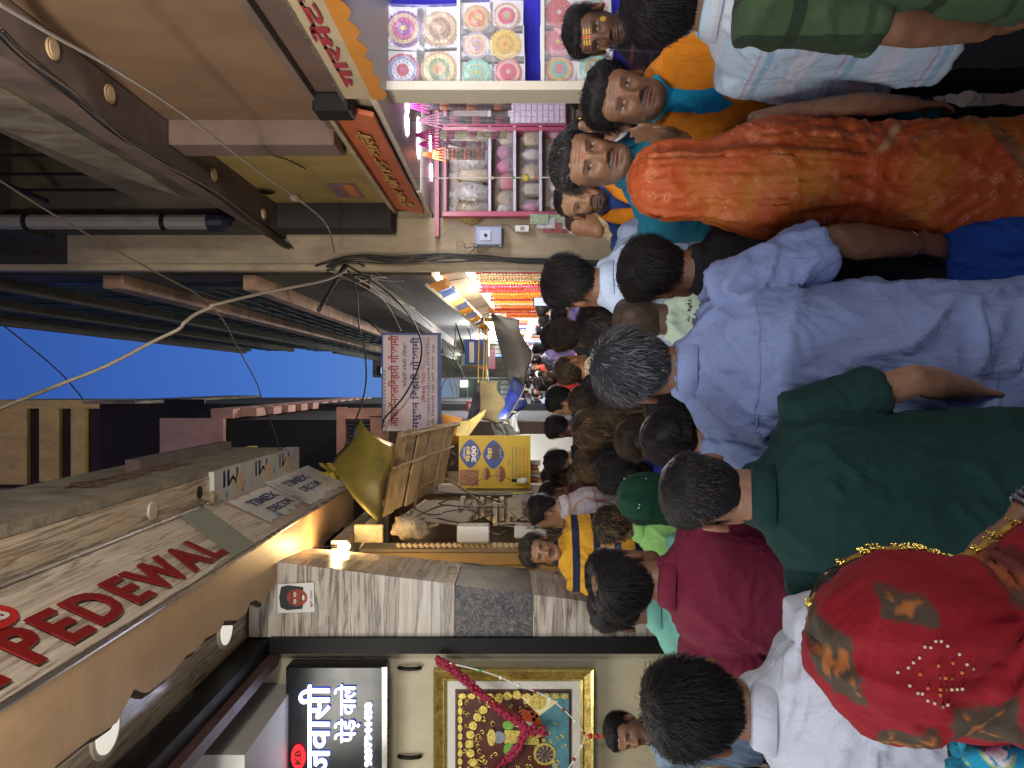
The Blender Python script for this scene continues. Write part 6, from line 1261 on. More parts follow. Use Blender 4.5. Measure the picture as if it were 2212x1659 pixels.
# ------------------------------------------------------------------ left skyline
def yellow_b(b):
    put = lambda mb, n, m: rel(b, mb).build(n, m, b); YB = pm('yellow_beam','#cdbb6c',.85,.1,3,.2,dirt=('#6a6034',.4)); MR = pm('maroon_gap','#2c1f20',.8,.2); Y = 31
    for k,(v0,v1) in enumerate(((7,66),(92,135),(160,191))): p0,p1 = P(v1,1045-6*k,Y),P(v0,880,Y); mb = MB(); mb.bbox(p0.x,p1.x,Y-.25,Y+3,p0.z,p1.z,.02); put(mb,'yellow_beam',YB)
    p0,p1 = P(226,882,Y),P(-20,864,Y); mb = MB(); mb.box(p0.x,p1.x,Y-.3,Y+3,p0.z,p1.z); put(mb,'corner_strip',YB)
bld('yellow_building', P(0,1060,31).x-1.5, P(0,884,31).x, 31, 36, 23.2, pm('maroon_wall','#2e2122',.85,.2), 'yellow and maroon banded building rising above the sweet shop', yellow_b)
def dark_b(b):
    put = lambda mb, n, m: rel(b, mb).build(n, m, b); mb = MB(); mb.box(-.385,-.33,14.6,22,9.3,10.3); put(mb,'parapet',PLASTER)
    for k in range(4): mb = MB(); mb.box(-1.9+k*.45,-1.65+k*.45,14.93,14.98,8.1,8.9); put(mb,'window',BLACKM)
bld('dark_house', -3.2, -.39, 15, 22, 10.2, pm('black_wall','#1b1a19',.95,.3), 'tall black walled house behind the pink parapet', dark_b)
def pink_b(b):
    put = lambda mb, n, m: rel(b, mb).build(n, m, b); PK = pm('pink_plaster','#c09488',.9,.15,3,.2,dirt=('#7a5c54',.5)); Y = 11; p0,p1 = P(488,1015,Y),P(352,903,Y); mb = MB(); mb.box(p0.x-.8,p1.x,Y-.1,Y,p0.z,p1.z); put(mb,'pink_parapet',PK)
    x = -.36; mb = MB(); mb.box(x-.14,x,Y+.02,20.5,6.1,6.42); put(mb,'pink_parapet',PK)
    for k in range(12): mb = MB(); mb.box(x-.12,x+.0,Y+.3+k*.8,Y+.72+k*.8,5.85,6.095); put(mb,'notch_block',PK)
bld('pink_house', -3.4, -.52, 11.02, 14.9, 6.9, pm('black_wall2','#1c1a19',.95,.3), 'black walled house with a pink crenellated parapet', pink_b)
def low_pink(b):
    put = lambda mb, n, m: rel(b, mb).build(n, m, b); PK = pm('pink_plaster2','#b58674',.9,.2,4,.3,dirt=('#4a342c',.8,3)); Y = 9.9
    p0,p1 = P(835,985,Y),P(727,880,Y)
    for (v0,v1,y0,y1) in ((727,745,880,985),(745,800,882,905),(745,800,955,985),(800,836,882,985)): a,e = P(v1,y1,Y),P(v0,y0,Y); mb = MB(); mb.box(a.x,e.x,Y,Y+.15,a.z,e.z); put(mb,'pink_wall',PK)
    a,e = P(800,955,Y),P(745,905,Y); mb = MB(); mb.box(a.x,e.x,Y+.1,Y+.13,a.z,e.z); put(mb,'grille_window',BLACKM)
    for k in range(6): x = a.x+(e.x-a.x)*(k+.5)/6; mb = MB(); mb.tube([(x,Y+.05,a.z),(x,Y+.05,e.z)],.008,4); put(mb,'grille_bar',pm('grille','#4a4644',.5,.2))
bld('pink_room', -3.4, -.50, 10.06, 10.9, 4.2, pm('brown_wall','#3a2e28',.9,.2), 'low rust pink room with a barred window above the awnings', low_pink)
def left_rear(b):
    put = lambda mb, n, m: rel(b, mb).build(n, m, b)
    for k in range(5): mb = MB(); mb.box(-1.24,-1.19,9.2+k*4.2,12.4+k*4.2,.1,2.4); put(mb,'shop_front',pm('stall_front_%d'%(k%3),('#8a8478','#6a5c50','#7c7f84')[k%3],.6,.3,4,.2))
bld('stall_row', -3.6, -1.25, 9.0, 31, 3.2, PLASTER, 'row of low shops along the left of the far lane', left_rear)
def right_rear(b):
    put = lambda mb, n, m: rel(b, mb).build(n, m, b)
    for k in range(5):
        mb = MB(); mb.box(1.16,1.19,13.4+k*3.6,16.4+k*3.6,.9,2.3); put(mb,'lit_display',em('display_%d'%(k%2),('#e4e8ff','#ffe9c8')[k%2],2.2 if k < 3 else 1.2))
        mb = MB(); mb.box(1.10,1.15,13.4+k*3.6,16.4+k*3.6,2.35,2.75); put(mb,'shop_fascia',pm('fas%d'%(k%3),('#7a3038','#2c4a7c','#8a7a60')[k%3],.5,.2))
        for i in range(5):
            for j in range(2): mb = MB(); mb.box(1.12,1.155,13.55+k*3.6+i*.56,13.95+k*3.6+i*.56,1.25+j*.5,1.6+j*.5); put(mb,'framed_print',pm('print%d'%((i+j)%4),('#3a4a9a','#c0a070','#9a3040','#c8c8c8')[(i+j)%4],.4,.4,30,.1))
bld('shop_row', 1.2, 4.8, 13.2, 33, 2.9, PLASTER, 'row of brightly lit shops along the right of the far lane', right_rear)

def hanging_boards():
    rg = random.Random(31); C = [('blue','#2a4a8a'),('red','#8a2a2a'),('white','#b0aca4'),('green','#2f5a40'),('yellow','#b0902c'),('grey','#6a6c70'),('maroon','#5a2028'),('teal','#2a6a70')]
    for k in range(12):
        sd = -1 if k % 2 else 1; Y = 13.2+k*1.3; x = sd*rg.uniform(.55,.95); z = rg.uniform(2.55,3.6); w = rg.uniform(.35,.6); h = rg.uniform(.22,.5); n, c = C[k % 8]
        s = empty('hanging_board', (x,Y,z), R(rg.uniform(-12,12)), '%s hanging shop board on the %s of the lane, %s' % (n,'left' if sd < 0 else 'right',('under the awnings','beyond the awnings','near the bend')[min(2,k//4)]), 'sign', 'small shop boards over the far lane'); mb = MB(); mb.bbox(-w/2,w/2,-.02,.02,-h/2,h/2,.004); mb.build('board', pm('hb_'+n,c,.6,.2), s)
        mb = MB(); mb.box(-w*.4,w*.4,-.026,-.022,h*.1,h*.3); mb.build('print_line', pm('hb_print','#c8c0b0',.5,.2,60,.1), s); mb = MB(); mb.box(-w*.3,w*.3,-.026,-.022,-h*.25,-h*.05); mb.build('print_line', pm('hb_print2','#3a3430',.5,.2,60,.1), s)
        mb = MB(); mb.tube([(0,0,h/2),(sd*.5,0,h/2+.15)],.012,5); mb.build('bracket', BLACKM, s)
    for k in range(9):
        a = (-1.0,11+k*1.7,rg.uniform(2.9,4.2)); b_ = (1.0,11.5+k*1.7,rg.uniform(2.9,4.4)); mb = MB(); mb.tube(sag(a,b_,rg.uniform(.1,.4),12,.02,k),.010,4); o = mb.build('wire', CABLE); tag(o,'sagging wire strung over the far lane between the shop fronts','wire','wires over the far lane')
hanging_boards()
# far canopy clutter, stacked boxes
def clutter():
    for k,(v0,v1,y0,y1,Y,c,lab) in enumerate(((1148,1172,960,990,9.4,'#8d8474','stack of grey cardboard trays beyond the poster'),(1160,1205,905,945,10.5,'#7c6c54','brown carton with red print on the left counter'),(1175,1200,950,975,10.0,'#b8923a','yellow carton beside the brown one'))):
        s = empty('cardboard_box', P((v0+v1)/2,(y0+y1)/2,Y),0,lab,'box'); a,e = P(v1,y1,Y),P(v0,y0,Y); mb = MB(); mb.bbox(a.x,e.x,Y,Y+.3,a.z,e.z,.006); rel(s,mb).build('carton', pm('carton%d'%k,c,.8,.2), s); mb = MB(); mb.box(a.x+.06,e.x-.08,Y-.005,Y-.001,a.z+.06,e.z-.05); rel(s,mb).build('printed_mark', pm('carton_red','#9a3a30',.6,.2), s)
    s = empty('name_board', P(1022,850,16),0,'narrow pink signboard with red lettering further down the lane','sign'); a,e = P(1032,878,16),P(1014,824,16); mb = MB(); mb.bbox(a.x,e.x,16,16.03,a.z,e.z,.004); rel(s,mb).build('board', pm('pink_sign','#a08890',.6,.1), s); lettering('श्री बिहारी जी', Vector((a.x+.05,15.985,a.z+.04))-Vector(s.location),(1,0,0),(0,0,1),(e.x-a.x)-.1,(e.z-a.z)-.08,pm('sign_red2','#8a2a2a',.5,.1,bmp=0),s,off=.02)
    for k,(v,y,Y) in enumerate(((1012,843,26),(1030,880,22))): s = empty('far_lamp', P(v,y,Y),0,('small white lamp high beyond the signboard','small white lamp low beyond the slate cloth')[k],'lamp'); mb = MB(); v_,f_ = ball((0,0,0),.07,8); mb.add(v_,f_); mb.build('glass', em('far_lamp','#f4ffe8',22), s, True); mb = MB(); mb.tube([(0,0,.06),(.1,.1,.4)],.02,5); mb.build('arm', BLACKM, s)
# ------------------------------------------------------------------ WIRES
def wire(pts, r, mat, label, cat='cable', group=None, n=8, name='cable'):
    mb = MB(); mb.tube(spline([P(*p) for p in pts], n), r, 5); o = mb.build(name, mat, smooth=True); return tag(o, label, cat, group)
wire(((-20,890,4.4),(60,858,4.6),(120,834,4.8),(230,790,5),(330,738,5.2),(384,712,5.3),(398,697,5.3),(420,680,5.4),(455,664,5.5),(465,658,5.5),(560,635,5.9),(640,619,6.2),(700,606,6.6),(735,592,7),(752,578,7.3)),.013,CABLEW,'thick pale cable crossing the sky from the sweet shop to the pole')
wire(((-10,5,2.3),(120,80,2.6),(250,152,3),(400,250,3.7),(560,372,4.8),(640,428,5.6),(690,468,6.2),(712,500,6.6),(722,545,7.2)),.007,pm('grey_wire','#77706a',.6,.1),'straight grey wire running under the brown balcony soffit')
wire(((-10,384,4.5),(110,460,5),(240,535,5.6),(340,590,6),(430,640,6.5),(480,690,7),(510,745,7.5),(535,790,8),(556,830,8.4),(568,870,8.7),(590,925,9),(602,962,9.2)),.007,pm('brown_wire','#5c5040',.7,.2),'thin frayed brown wire dangling across the sky')
wire(((-10,690,9),(60,745,9.5),(130,805,10),(170,850,10.5),(178,862,11)),.010,pm('dark_wire','#20222a',.6,.1),'thin dark wire reaching the yellow building top')
wire(((745,572,7.3),(765,610,7.3),(772,655,7.4),(776,705,7.6),(788,760,7.8),(791,820,7.8),(782,870,7.6),(765,915,7.4),(745,965,7.3),(735,1000,7.2)),.009,CABLE,'black cable looping from the pole to the curled sheet')
wire(((748,572,7.3),(800,605,7.3),(850,643,7.4),(885,683,7.7),(905,722,8),(911,760,8.1),(902,800,8.2),(885,835,8.2),(868,862,8.2),(848,885,8.2),(830,905,8.2),(826,925,8.2)),.010,CABLE,'black cable curving in front of the hanging signboard')
wire(((895,1100,7.0),(905,1060,7.1),(935,1040,7.2),(965,1036,7.2),(990,1050,7.1),(1025,1075,7.0),(1060,1105,6.9)),.013,pm('old_hose','#6a5638',.6,.4,5),'brown hose arching below the plank awning')
wire(((920,1060,7.2),(960,1064,7.2),(1060,1070,7.2),(1150,1066,7.2),(1200,1062,7.2),(1290,1068,7.2)),.008,CABLE,'long black wire hanging down past the left vendors')
rg = random.Random(9)
for k in range(16):
    o1, o2 = rg.uniform(-9,11), rg.uniform(-7,9); X = 1.16; pts = []
    for j,(v,y) in enumerate(((-10,60),(60,128),(160,208),(260,290),(350,350),(450,408),(540,474),(620,530),(700,572),(745,590))):
        t = j/9; Yd = F*1.43/(829.5-y) if v < 600 else F*(1.43-.22*min(1,(v-600)/120))/(829.5-y); pts.append((v+o1*(1-t)+o2*t+rg.uniform(-7,7), y+rg.uniform(-2,3)+o1*.3, Yd-.02*k*.3))
    wire(pts,.005+.006*rg.random(),CABLE if k%3 else pm('brown_cable','#4c4238',.7,.2),'cable in the sagging bundle along the right balcony edge','cable','cables bundled along the balcony edge')
for k in range(7):
    pts = [(690+rg.uniform(-10,20),578+rg.uniform(-8,14),7.5),(760,560+rg.uniform(-8,12),7.48),(860,556+rg.uniform(-8,14),7.45),(960,552+rg.uniform(-4,16),7.45),(1060,556+rg.uniform(-4,10),7.45),(1160,562+rg.uniform(-6,8),7.45),(1330,572+rg.uniform(-6,6),7.45)]
    wire(pts,.007+.004*rg.random(),CABLE,'black cable dropping down the pier corner to the crowd','cable','cables running down the pier corner')
for k in range(12):
    a = (rg.uniform(690,780), rg.uniform(565,610), 7.4); b_ = (rg.uniform(860,960), rg.uniform(600,720), rg.uniform(8,10)); m = ((a[0]+b_[0])/2+rg.uniform(0,35),(a[1]+b_[1])/2+rg.uniform(-10,10),(a[2]+b_[2])/2)
    wire((a,m,b_),.004+.003*rg.random(),CABLE if k%2 else CABLEW,'thin wire in the tangle under the tall building','wire','tangled wires under the tall building',name='wire')
wire(((688,672,7.0),(745,572,7.3)),.02,pm('rod_dark','#221f1c',.5,.2),'dark rod with a pale tip sticking out from the pole','rod',name='rod')

def left_clutter():
    rg = random.Random(44)
    s = empty('cloth_bag', P(1130,1095,7.2),0,'grey printed cloth bag hanging beside the sweet stall','bag'); m = fuse([loft([(0,0,-.16,.10,.04),(0,0,0,.12,.05),(0,0,.14,.09,.02)],20)],.01,2); fold_disp(m,.008,5); link('bag_body', m, cloth('grey_bag','#8a857c'), s); lettering('सेवा की', Vector((-.07,-.07,-.03)),(1,0,0),(0,0,1),.14,.05,pm('bag_ink','#4a2420',.6,.1,bmp=0),s)
    s = empty('poster', P(1130,1071,7.9),0,'narrow olive yellow poster behind the grey bag','poster'); a,e = P(1165,1080,7.9),P(1105,1063,7.9); mb = MB(); mb.bbox(a.x,e.x,7.9,7.915,a.z,e.z,.002); rel(s,mb).build('sheet',pm('olive_poster','#a39428',.5,.1),s); mb = MB(); c = P(1125,1074,7.89); mb.disc(c,(0,-1,0),.03,.003); rel(s,mb).build('printed_disc',pm('navy_ink','#1f2350',.5,.1,bmp=0),s)
    for k in range(9):
        v0 = 1000+k*14; s = empty('folded_carton', P(v0,1100+rg.uniform(-6,6),7.4+.03*k),0,'thin folded carton, %s in the pile stacked under the printed board' % ('topmost','second','third','fourth','fifth','sixth','seventh','eighth','lowest')[k],'carton','folded cartons beside the stall'); mb = MB(); w = rg.uniform(.09,.13); mb.bbox(-w,w,-.1,.1,-.022,.022,.003); mb.build('carton', pm('fold_carton_%d'%(k%3),('#a89a86','#8c7a66','#b5ac9c')[k%3],.8,.25), s)
    for k in range(14):
        a = (rg.uniform(880,1150),rg.uniform(1085,1160),rg.uniform(6.45,6.9)); c = (a[0]+rg.uniform(60,150),a[1]+rg.uniform(-28,28),a[2]); m_ = ((a[0]+c[0])/2,(a[1]+c[1])/2+rg.uniform(-22,22),a[2]-.1)
        wire((a,m_,c),rg.uniform(.004,.008),CABLE if k%3 else CABLEW,'loose cable looping about the electric boxes of the stall','cable','loose cables round the stall boxes')
    for k in range(7):
        s = empty('hanging_packet', P(1150+rg.uniform(-5,5),1000+k*9,8.6),0,'clear snack packet number %s from the right on the stall string' % ('one','two','three','four','five','six','seven')[k],'packet','snack packets strung at the sweet stall'); mb = MB(); mb.bbox(-.035,.035,-.012,.012,-.09,.05,.006); mb.build('packet', pm('snack_%d'%(k%3),('#b5b0a8','#a8604a','#b59a6a')[k%3],.25,.4,40,.7,fine=90,bd=.006), s)
    for k in range(6):
        s = empty('ragged_tarp', P((700,722,745,965,1085,1095)[k],(1060,1030,1040,1000,950,1000)[k],(7.9,8.1,8.3,9.2,9.2,9.0)[k]),R(rg.uniform(-20,20)),('crumpled yellow plastic behind the printed film','yellow sheet fold beside the curled sheet','pale yellow scrap beneath the pink room','brown sacking under the cream panels','grey sacking beside the blue awning','dusty white plastic hung above the vendors')[k],'tarpaulin'); g = 9; w = rg.uniform(.14,.24); h = rg.uniform(.08,.16); vs = []
        for i in range(g):
            for j in range(g): vs.append((-w+2*w*i/(g-1)+rg.uniform(-.012,.012), rg.uniform(-.04,.04), -h+2*h*j/(g-1)+rg.uniform(-.02,.02)+.04*math.sin(i*.9)))
        mb = MB(); mb.add(vs,[(i*g+j,i*g+j+1,(i+1)*g+j+1,(i+1)*g+j) for i in range(g-1) for j in range(g-1)]); mb.build('sheet', pm('tarp_%d'%k,('#b8a03a','#a89438','#b5a868','#6a5844','#6a6a68','#b0b0ac')[k],.5,.25,8,.5), s, True)
left_clutter()
# ================================================================== THE CROWD
SK = [(.20,.105,.06),(.155,.078,.044),(.25,.14,.085),(.11,.055,.034),(.29,.165,.10)]
DK = cloth('dark_trousers','#17181d'); JEAN = cloth('blue_jeans','#26344f'); GREYT = cloth('grey_trousers','#4b4a4c'); BEIT = cloth('beige_trousers','#8a7d68')
def at(v, yc, Y): return ((829.5-yc)*Y/F, Y, EYE-(v-1106)*Y/F)
def who(v, yc, Y, yaw, label, **k):
    x, y, H = at(v, yc, Y); H -= .012+k.pop('dh',0)+k.get('z0',0); return person(x, y, H, yaw, label, **k)
def ring(root, c, r, d, mat, name, t=.004):
    mb = MB(); q = Vector(d).normalized().to_track_quat('Z','Y'); mb.tube([Vector(c)+q @ Vector((r*math.cos(a),r*math.sin(a),0)) for a in [2*math.pi*i/20 for i in range(21)]], t, 5, False); return mb.build(name, mat, root, True)
SILV = pm('silver','#c0c0c4',.2,.05,metal=1,bmp=0); GOLDM = pm('gold_metal','#c09a40',.25,.05,metal=1,bmp=0)

# --- nearest row, seen from behind
who(1420,1068,1.80,4,'man in dark green collared shirt with cropped thinning hair, seen from behind, centre front', skin=SK[2], hair=('buzz',SALT+[(.05,.035,.025)],{}), top=dict(mat=cloth('green_tee','#0e302c',bmp=.35),sleeve=.70,collar=1,cuff=1,amp=.006,loose=.010,hem=.70,sw=1.04), bottom=dict(mat=DK), head=(24,4,3), g=1.06, belly=.02, lod=0, seed=1, aR=dict(e=(.27,-.03,1.10),w=(.25,.10,.88)))
who(1283,797,2.12,-3,'tall broad man in pale blue short sleeved shirt with grey streaked hair', skin=SK[1], hair=('short',GREYH,{}), top=dict(mat=cloth('blue_shirt','#7888b0',bmp=.45),sleeve=.86,collar=1,cuff=1,yoke=1,amp=.013,loose=.022,hem=.62,sw=1.25), bottom=dict(mat=BEIT), head=(18,6,0), g=1.10, belly=.03, lod=0, seed=2, aR=dict(e=(.33,-.02,1.08),w=(.33,.06,.84),thick=1.18,curl=.6,pn=(-.3,1,0)), aL=dict(e=(-.30,.0,1.09),w=(-.2,.2,1.0)),
    extra=lambda root,HM,arms,s: ring(root, arms[1][2]+Vector((0,0,.02)), .034, (arms[1][2]-arms[1][1]), SILV, 'bracelet', .0035))
who(1340,584,2.36,22,'young man with thick black hair in a black tee, seen from behind', skin=SK[1], hair=('short',BLACK,{}), top=dict(mat=cloth('black_tee','#16161a',bmp=.4),sleeve=.8,amp=.008,hem=.60,loose=.01), bottom=dict(mat=JEAN), head=(0,0,3), lod=0, seed=5, g=.88)
who(1175,614,3.2,10,'tall man in white blue shirt with neat black hair near the pole', skin=SK[0], hair=('short',BLACK,{}), top=dict(mat=cloth('ice_shirt','#a9b9d2',bmp=.3),sleeve=1.7,collar=1,amp=.008,loose=.014,hem=.75), bottom=dict(mat=GREYT), head=(16,0,4), lod=0, seed=6, aR=dict(e=(.36,.02,1.13),w=(.36,.02,.88)))
who(1405,1532,1.72,-2,'man in white kurta with thick glossy black hair at the lower left', skin=SK[0], hair=('short',BLACK,{'dens':1.3}), top=dict(mat=cloth('white_kurta','#bcc2cc',bmp=.3,var=.05),sleeve=1.8,collar=1,amp=.009,loose=.028,hem=.45,sw=1.3), bottom=dict(mat=GREYT), head=(30,2,-3), g=1.05, lod=0, seed=7, headw=1.06)
who(1270,1252,2.46,-8,'man in maroon polo with white collar trim and thinning black hair', skin=SK[0], hair=('short',BLACK,{'bald':.028}), top=dict(mat=cloth('maroon_polo','#6e1f36',bmp=.3),sleeve=.85,collar=1,cuff=1,cmat=cloth('maroon_trim','#a07a88'),amp=.007,loose=.014,hem=.72,sw=1.1), bottom=dict(mat=DK), head=(-14,8,0), g=1.14, belly=.04, lod=0, seed=8, aL=dict(e=(-.30,-.04,1.12),w=(-.24,.16,.98)))
who(1276,1312,2.95,6,'man in mint green shirt and dark navy cap behind the maroon polo', skin=SK[1], hair=('short',BLACK,{}), top=dict(mat=cloth('mint_shirt','#78b8a8',bmp=.3),sleeve=.9,collar=1,amp=.008,loose=.02,sw=1.2), bottom=dict(mat=GREYT), hat=dict(kind='cap',mat=cloth('navy_cap','#1c2c3a',bmp=.2)), head=(20,0,0), g=1.2, lod=1, seed=9)
def studs(root, HM, arms, s):
    mb = MB(); rg = random.Random(3)
    for k in range(26): x = rg.uniform(-.13,.13); z = rg.uniform(1.30,1.44); v,f = ball((x,-.115-.02*math.cos(x*8)*(1.46-z)*3,z),.007,5); mb.add(v,f)
    mb.build('mirror_studs', SILV, root, True, kind='stuff')
    for sd in (-1,1): mb = MB(); v,f = ball(HM @ Vector((sd*.082,-.012,-.035)),.009,6); mb.add(v,f); mb.build('ear_stud', SILV, root, True)
who(1320,690,2.92,0,'shaven headed man in pale mint mirror-work shirt between the taller men', skin=(.085,.05,.035), hair=('buzz',[(.05,.035,.028),(.035,.026,.022)],{'dens':.0}), top=dict(mat=cloth('pale_mint','#b4c9b4',bmp=.3),sleeve=.9,collar=0,amp=.008,loose=.02), bottom=dict(mat=BEIT), head=(-16,4,0), lod=0, seed=10, extra=studs)
# --- right side, facing the camera
TEALK = cloth('teal_kurta','#0f5d74',bmp=.35)
who(1192,352,2.75,172,'man in teal kurta with orange forehead mark raising an open hand', skin=SK[0], hair=('short',SALT+[(.10,.10,.105)],{'top':.058}), face=dict(tache=1.2,beard=.45,tilak='dot',wide=1.05,jaw=1.08,nose=1.3,gaze=.001), top=dict(mat=TEALK,sleeve=1.6,collar=1,open=.55,amp=.009,loose=.016,hem=.55), bottom=dict(mat=DK), head=(3,2,-5), g=1.12, belly=.03, lod=0, seed=11, aR=dict(e=(.20,.15,1.19),w=(-.035,.24,1.335),hd=(-.15,.05,1),pn=(.9,.5,0),curl=.14,spread=.12),
    extra=lambda root,HM,arms,s: ring(root, arms[1][2]-(arms[1][2]-arms[1][1]).normalized()*.03, .030, (arms[1][2]-arms[1][1]), SILV, 'bracelet', .003))
def scarf(mat, long=True, seed=0, w=.05):
    def f(root, HM, arms, s):
        # band round the neck falling in two wide tails down the front
        sh = []; path = [(-.10,.165,1.12),(-.11,.17,1.20),(-.12,.155,1.28),(-.105,.07,1.425),(-.065,-.05,1.478),(0,-.085,1.49),(.065,-.05,1.478),(.105,.07,1.425),(.12,.155,1.28),(.11,.175,1.18),(.10,.165,1.08)] if long else [(-.04,.15,1.30),(-.045,.135,1.36),(-.065,.07,1.425),(-.072,.0,1.455),(-.05,-.06,1.475),(0,-.085,1.482),(.05,-.06,1.475),(.072,0,1.455),(.065,.07,1.425),(.045,.135,1.36),(.03,.155,1.28)]
        pts = spline(path, 6); n = len(pts)
        for i in range(0,n-1,1):
            a, b_ = pts[i], pts[i+1]; t = abs(i/(n-1)-.5)*2; ww = w*(.7+.9*t)*(1 if long else .55); c = (a+b_)/2; sh.append(ball(c,(ww if t > .35 else .03,.022 if t>.35 else .032,.035),7)) if False else sh.append(ball(c,(ww*(.5+.5*ss(.2,.6,np.array(t))) ,.032+.010*(1-t),.038),8))
        m = fuse([(v,f_) for v,f_ in sh], .010, 2); v = getv(m); nn = getn(m); d = .003*np.sin(v[:,0]*120+9*vn(v,(9,9,3),seed))+.007*(vn(v,(9,9,3),seed)-.5); setv(m, v+nn*d[:,None]); link('scarf', m, mat, root)
    return f
ORS = cloth('orange_scarf','#c97a1a',bmp=.5,fold=1.6)
who(1272,214,2.62,158,'moustached man in turquoise kurta with a wide orange scarf round his neck', skin=SK[1], hair=('thick',BLACK,{'top':.060}), face=dict(tache=1.9,beard=.35,wide=1.07,jaw=1.12,nose=1.25), top=dict(mat=cloth('turquoise','#0f86ae',bmp=.3),sleeve=1.55,collar=0,amp=.009,loose=.016,hem=.96), bottom=dict(mat=DK), head=(12,10,-10), g=1.10, belly=.03, lod=0, seed=12, aL=dict(e=(-.24,.0,1.11),w=(-.26,.08,.88)), extra=scarf(ORS,True,3,.10))
who(1220,66,3.25,152,'young man with yellow tilak marks wearing a dark checked shirt', skin=SK[3], hair=('short',BLACK,{'top':.058}), face=dict(tache=.8,beard=.6,tilak='bars',jaw=.92,nose=1.15), top=dict(mat=cloth('dark_check','#201c24',pattern='checks',c2='#5a3038',c3='#3a3a50',psc=1.1),sleeve=.9,collar=1,open=.5,amp=.008,loose=.012), bottom=dict(mat=JEAN), head=(-8,0,6), lod=0, seed=13)
who(1348,14,2.15,-48,'man in long sleeved white and pale blue banded shirt at the right edge', skin=(.16,.085,.05), hair=('short',BLACK,{}), face=dict(beard=.3,tache=.6), top=dict(mat=cloth('banded_shirt','#a9bccb',pattern='bands',c2='#c2c3cc',c3='#7fa2ba',psc=4.2,bmp=.35),sleeve=1.93,collar=1,amp=.008,loose=.020,hem=.80,sw=1.2), bottom=dict(mat=DK), head=(6,8,0), lod=0, seed=14, aL=dict(e=(-.24,.0,1.12),w=(-.26,.10,.84)))
who(1262,-205,1.58,-15,'person in green checked shirt at the far right edge, only an arm showing', skin=(.23,.12,.065), hair=('short',BLACK,{}), top=dict(mat=cloth('green_check','#3d5236',pattern='checks',c2='#1c281a',c3='#2b3a26',psc=.55,bmp=.3),sleeve=.86,collar=1,cuff=1,amp=.007,loose=.014,sw=1.25), bottom=dict(mat=DK), lod=0, seed=15, aL=dict(e=(-.20,.0,1.10),w=(-.19,.10,.86),thick=1.15))
who(1193,427,3.75,150,'bearded man in navy tee with a thin orange scarf knotted at the neck', skin=SK[4], hair=('buzz',BLACK,{'top':.058}), face=dict(tache=1.4,beard=.95,wide=1.03,jaw=.96,nose=1.1), top=dict(mat=cloth('navy_tee','#263e7c',bmp=.35),sleeve=.85,cuff=1,amp=.009,loose=.014,sw=1.1), bottom=dict(mat=DK), head=(12,4,-4), g=1.12, lod=0, seed=16, aR=dict(e=(.26,.06,1.13),w=(.3,.28,1.0)), extra=scarf(ORS,False,5,.05))
who(1222,300,3.9,190,'small woman with a jewelled hair band peering from behind the teal kurta', skin=(.34,.19,.115), hair=('sleek',BLACK,{}), female=True, face=dict(tilak='bindi',lip=(.25,.06,.05)), top=dict(mat=cloth('white_kameez','#b9b4b6'),sleeve=.9,amp=.006,loose=.01), bottom=dict(mat=DK), head=(-6,-4,8), lod=1, seed=17,
    extra=lambda root,HM,arms,s: ring(root, HM @ Vector((0,.0,.05)), .095, HM.to_3x3() @ Vector((0,.75,.6)), GOLDM, 'hair_band', .011))
who(1218,473,4.7,108,'shaven boy in profile with a cream shawl behind the navy tee', skin=(.27,.14,.075), hair=('buzz',[(.03,.02,.015)],{}), face=dict(), top=dict(mat=cloth('cream_shawl','#b5a486',bmp=.6),sleeve=1.5,amp=.016,loose=.03), bottom=dict(mat=DK), head=(0,10,0), lod=1, seed=18)
who(1232,206,5.3,100,'person in grey white shirt inside the goods shop behind the shelf post', skin=SK[2], hair=('short',BLACK,{}), face=dict(), top=dict(mat=cloth('shop_white','#b5b0b0'),sleeve=1.5,amp=.010), bottom=dict(mat=DK), lod=1, seed=19)

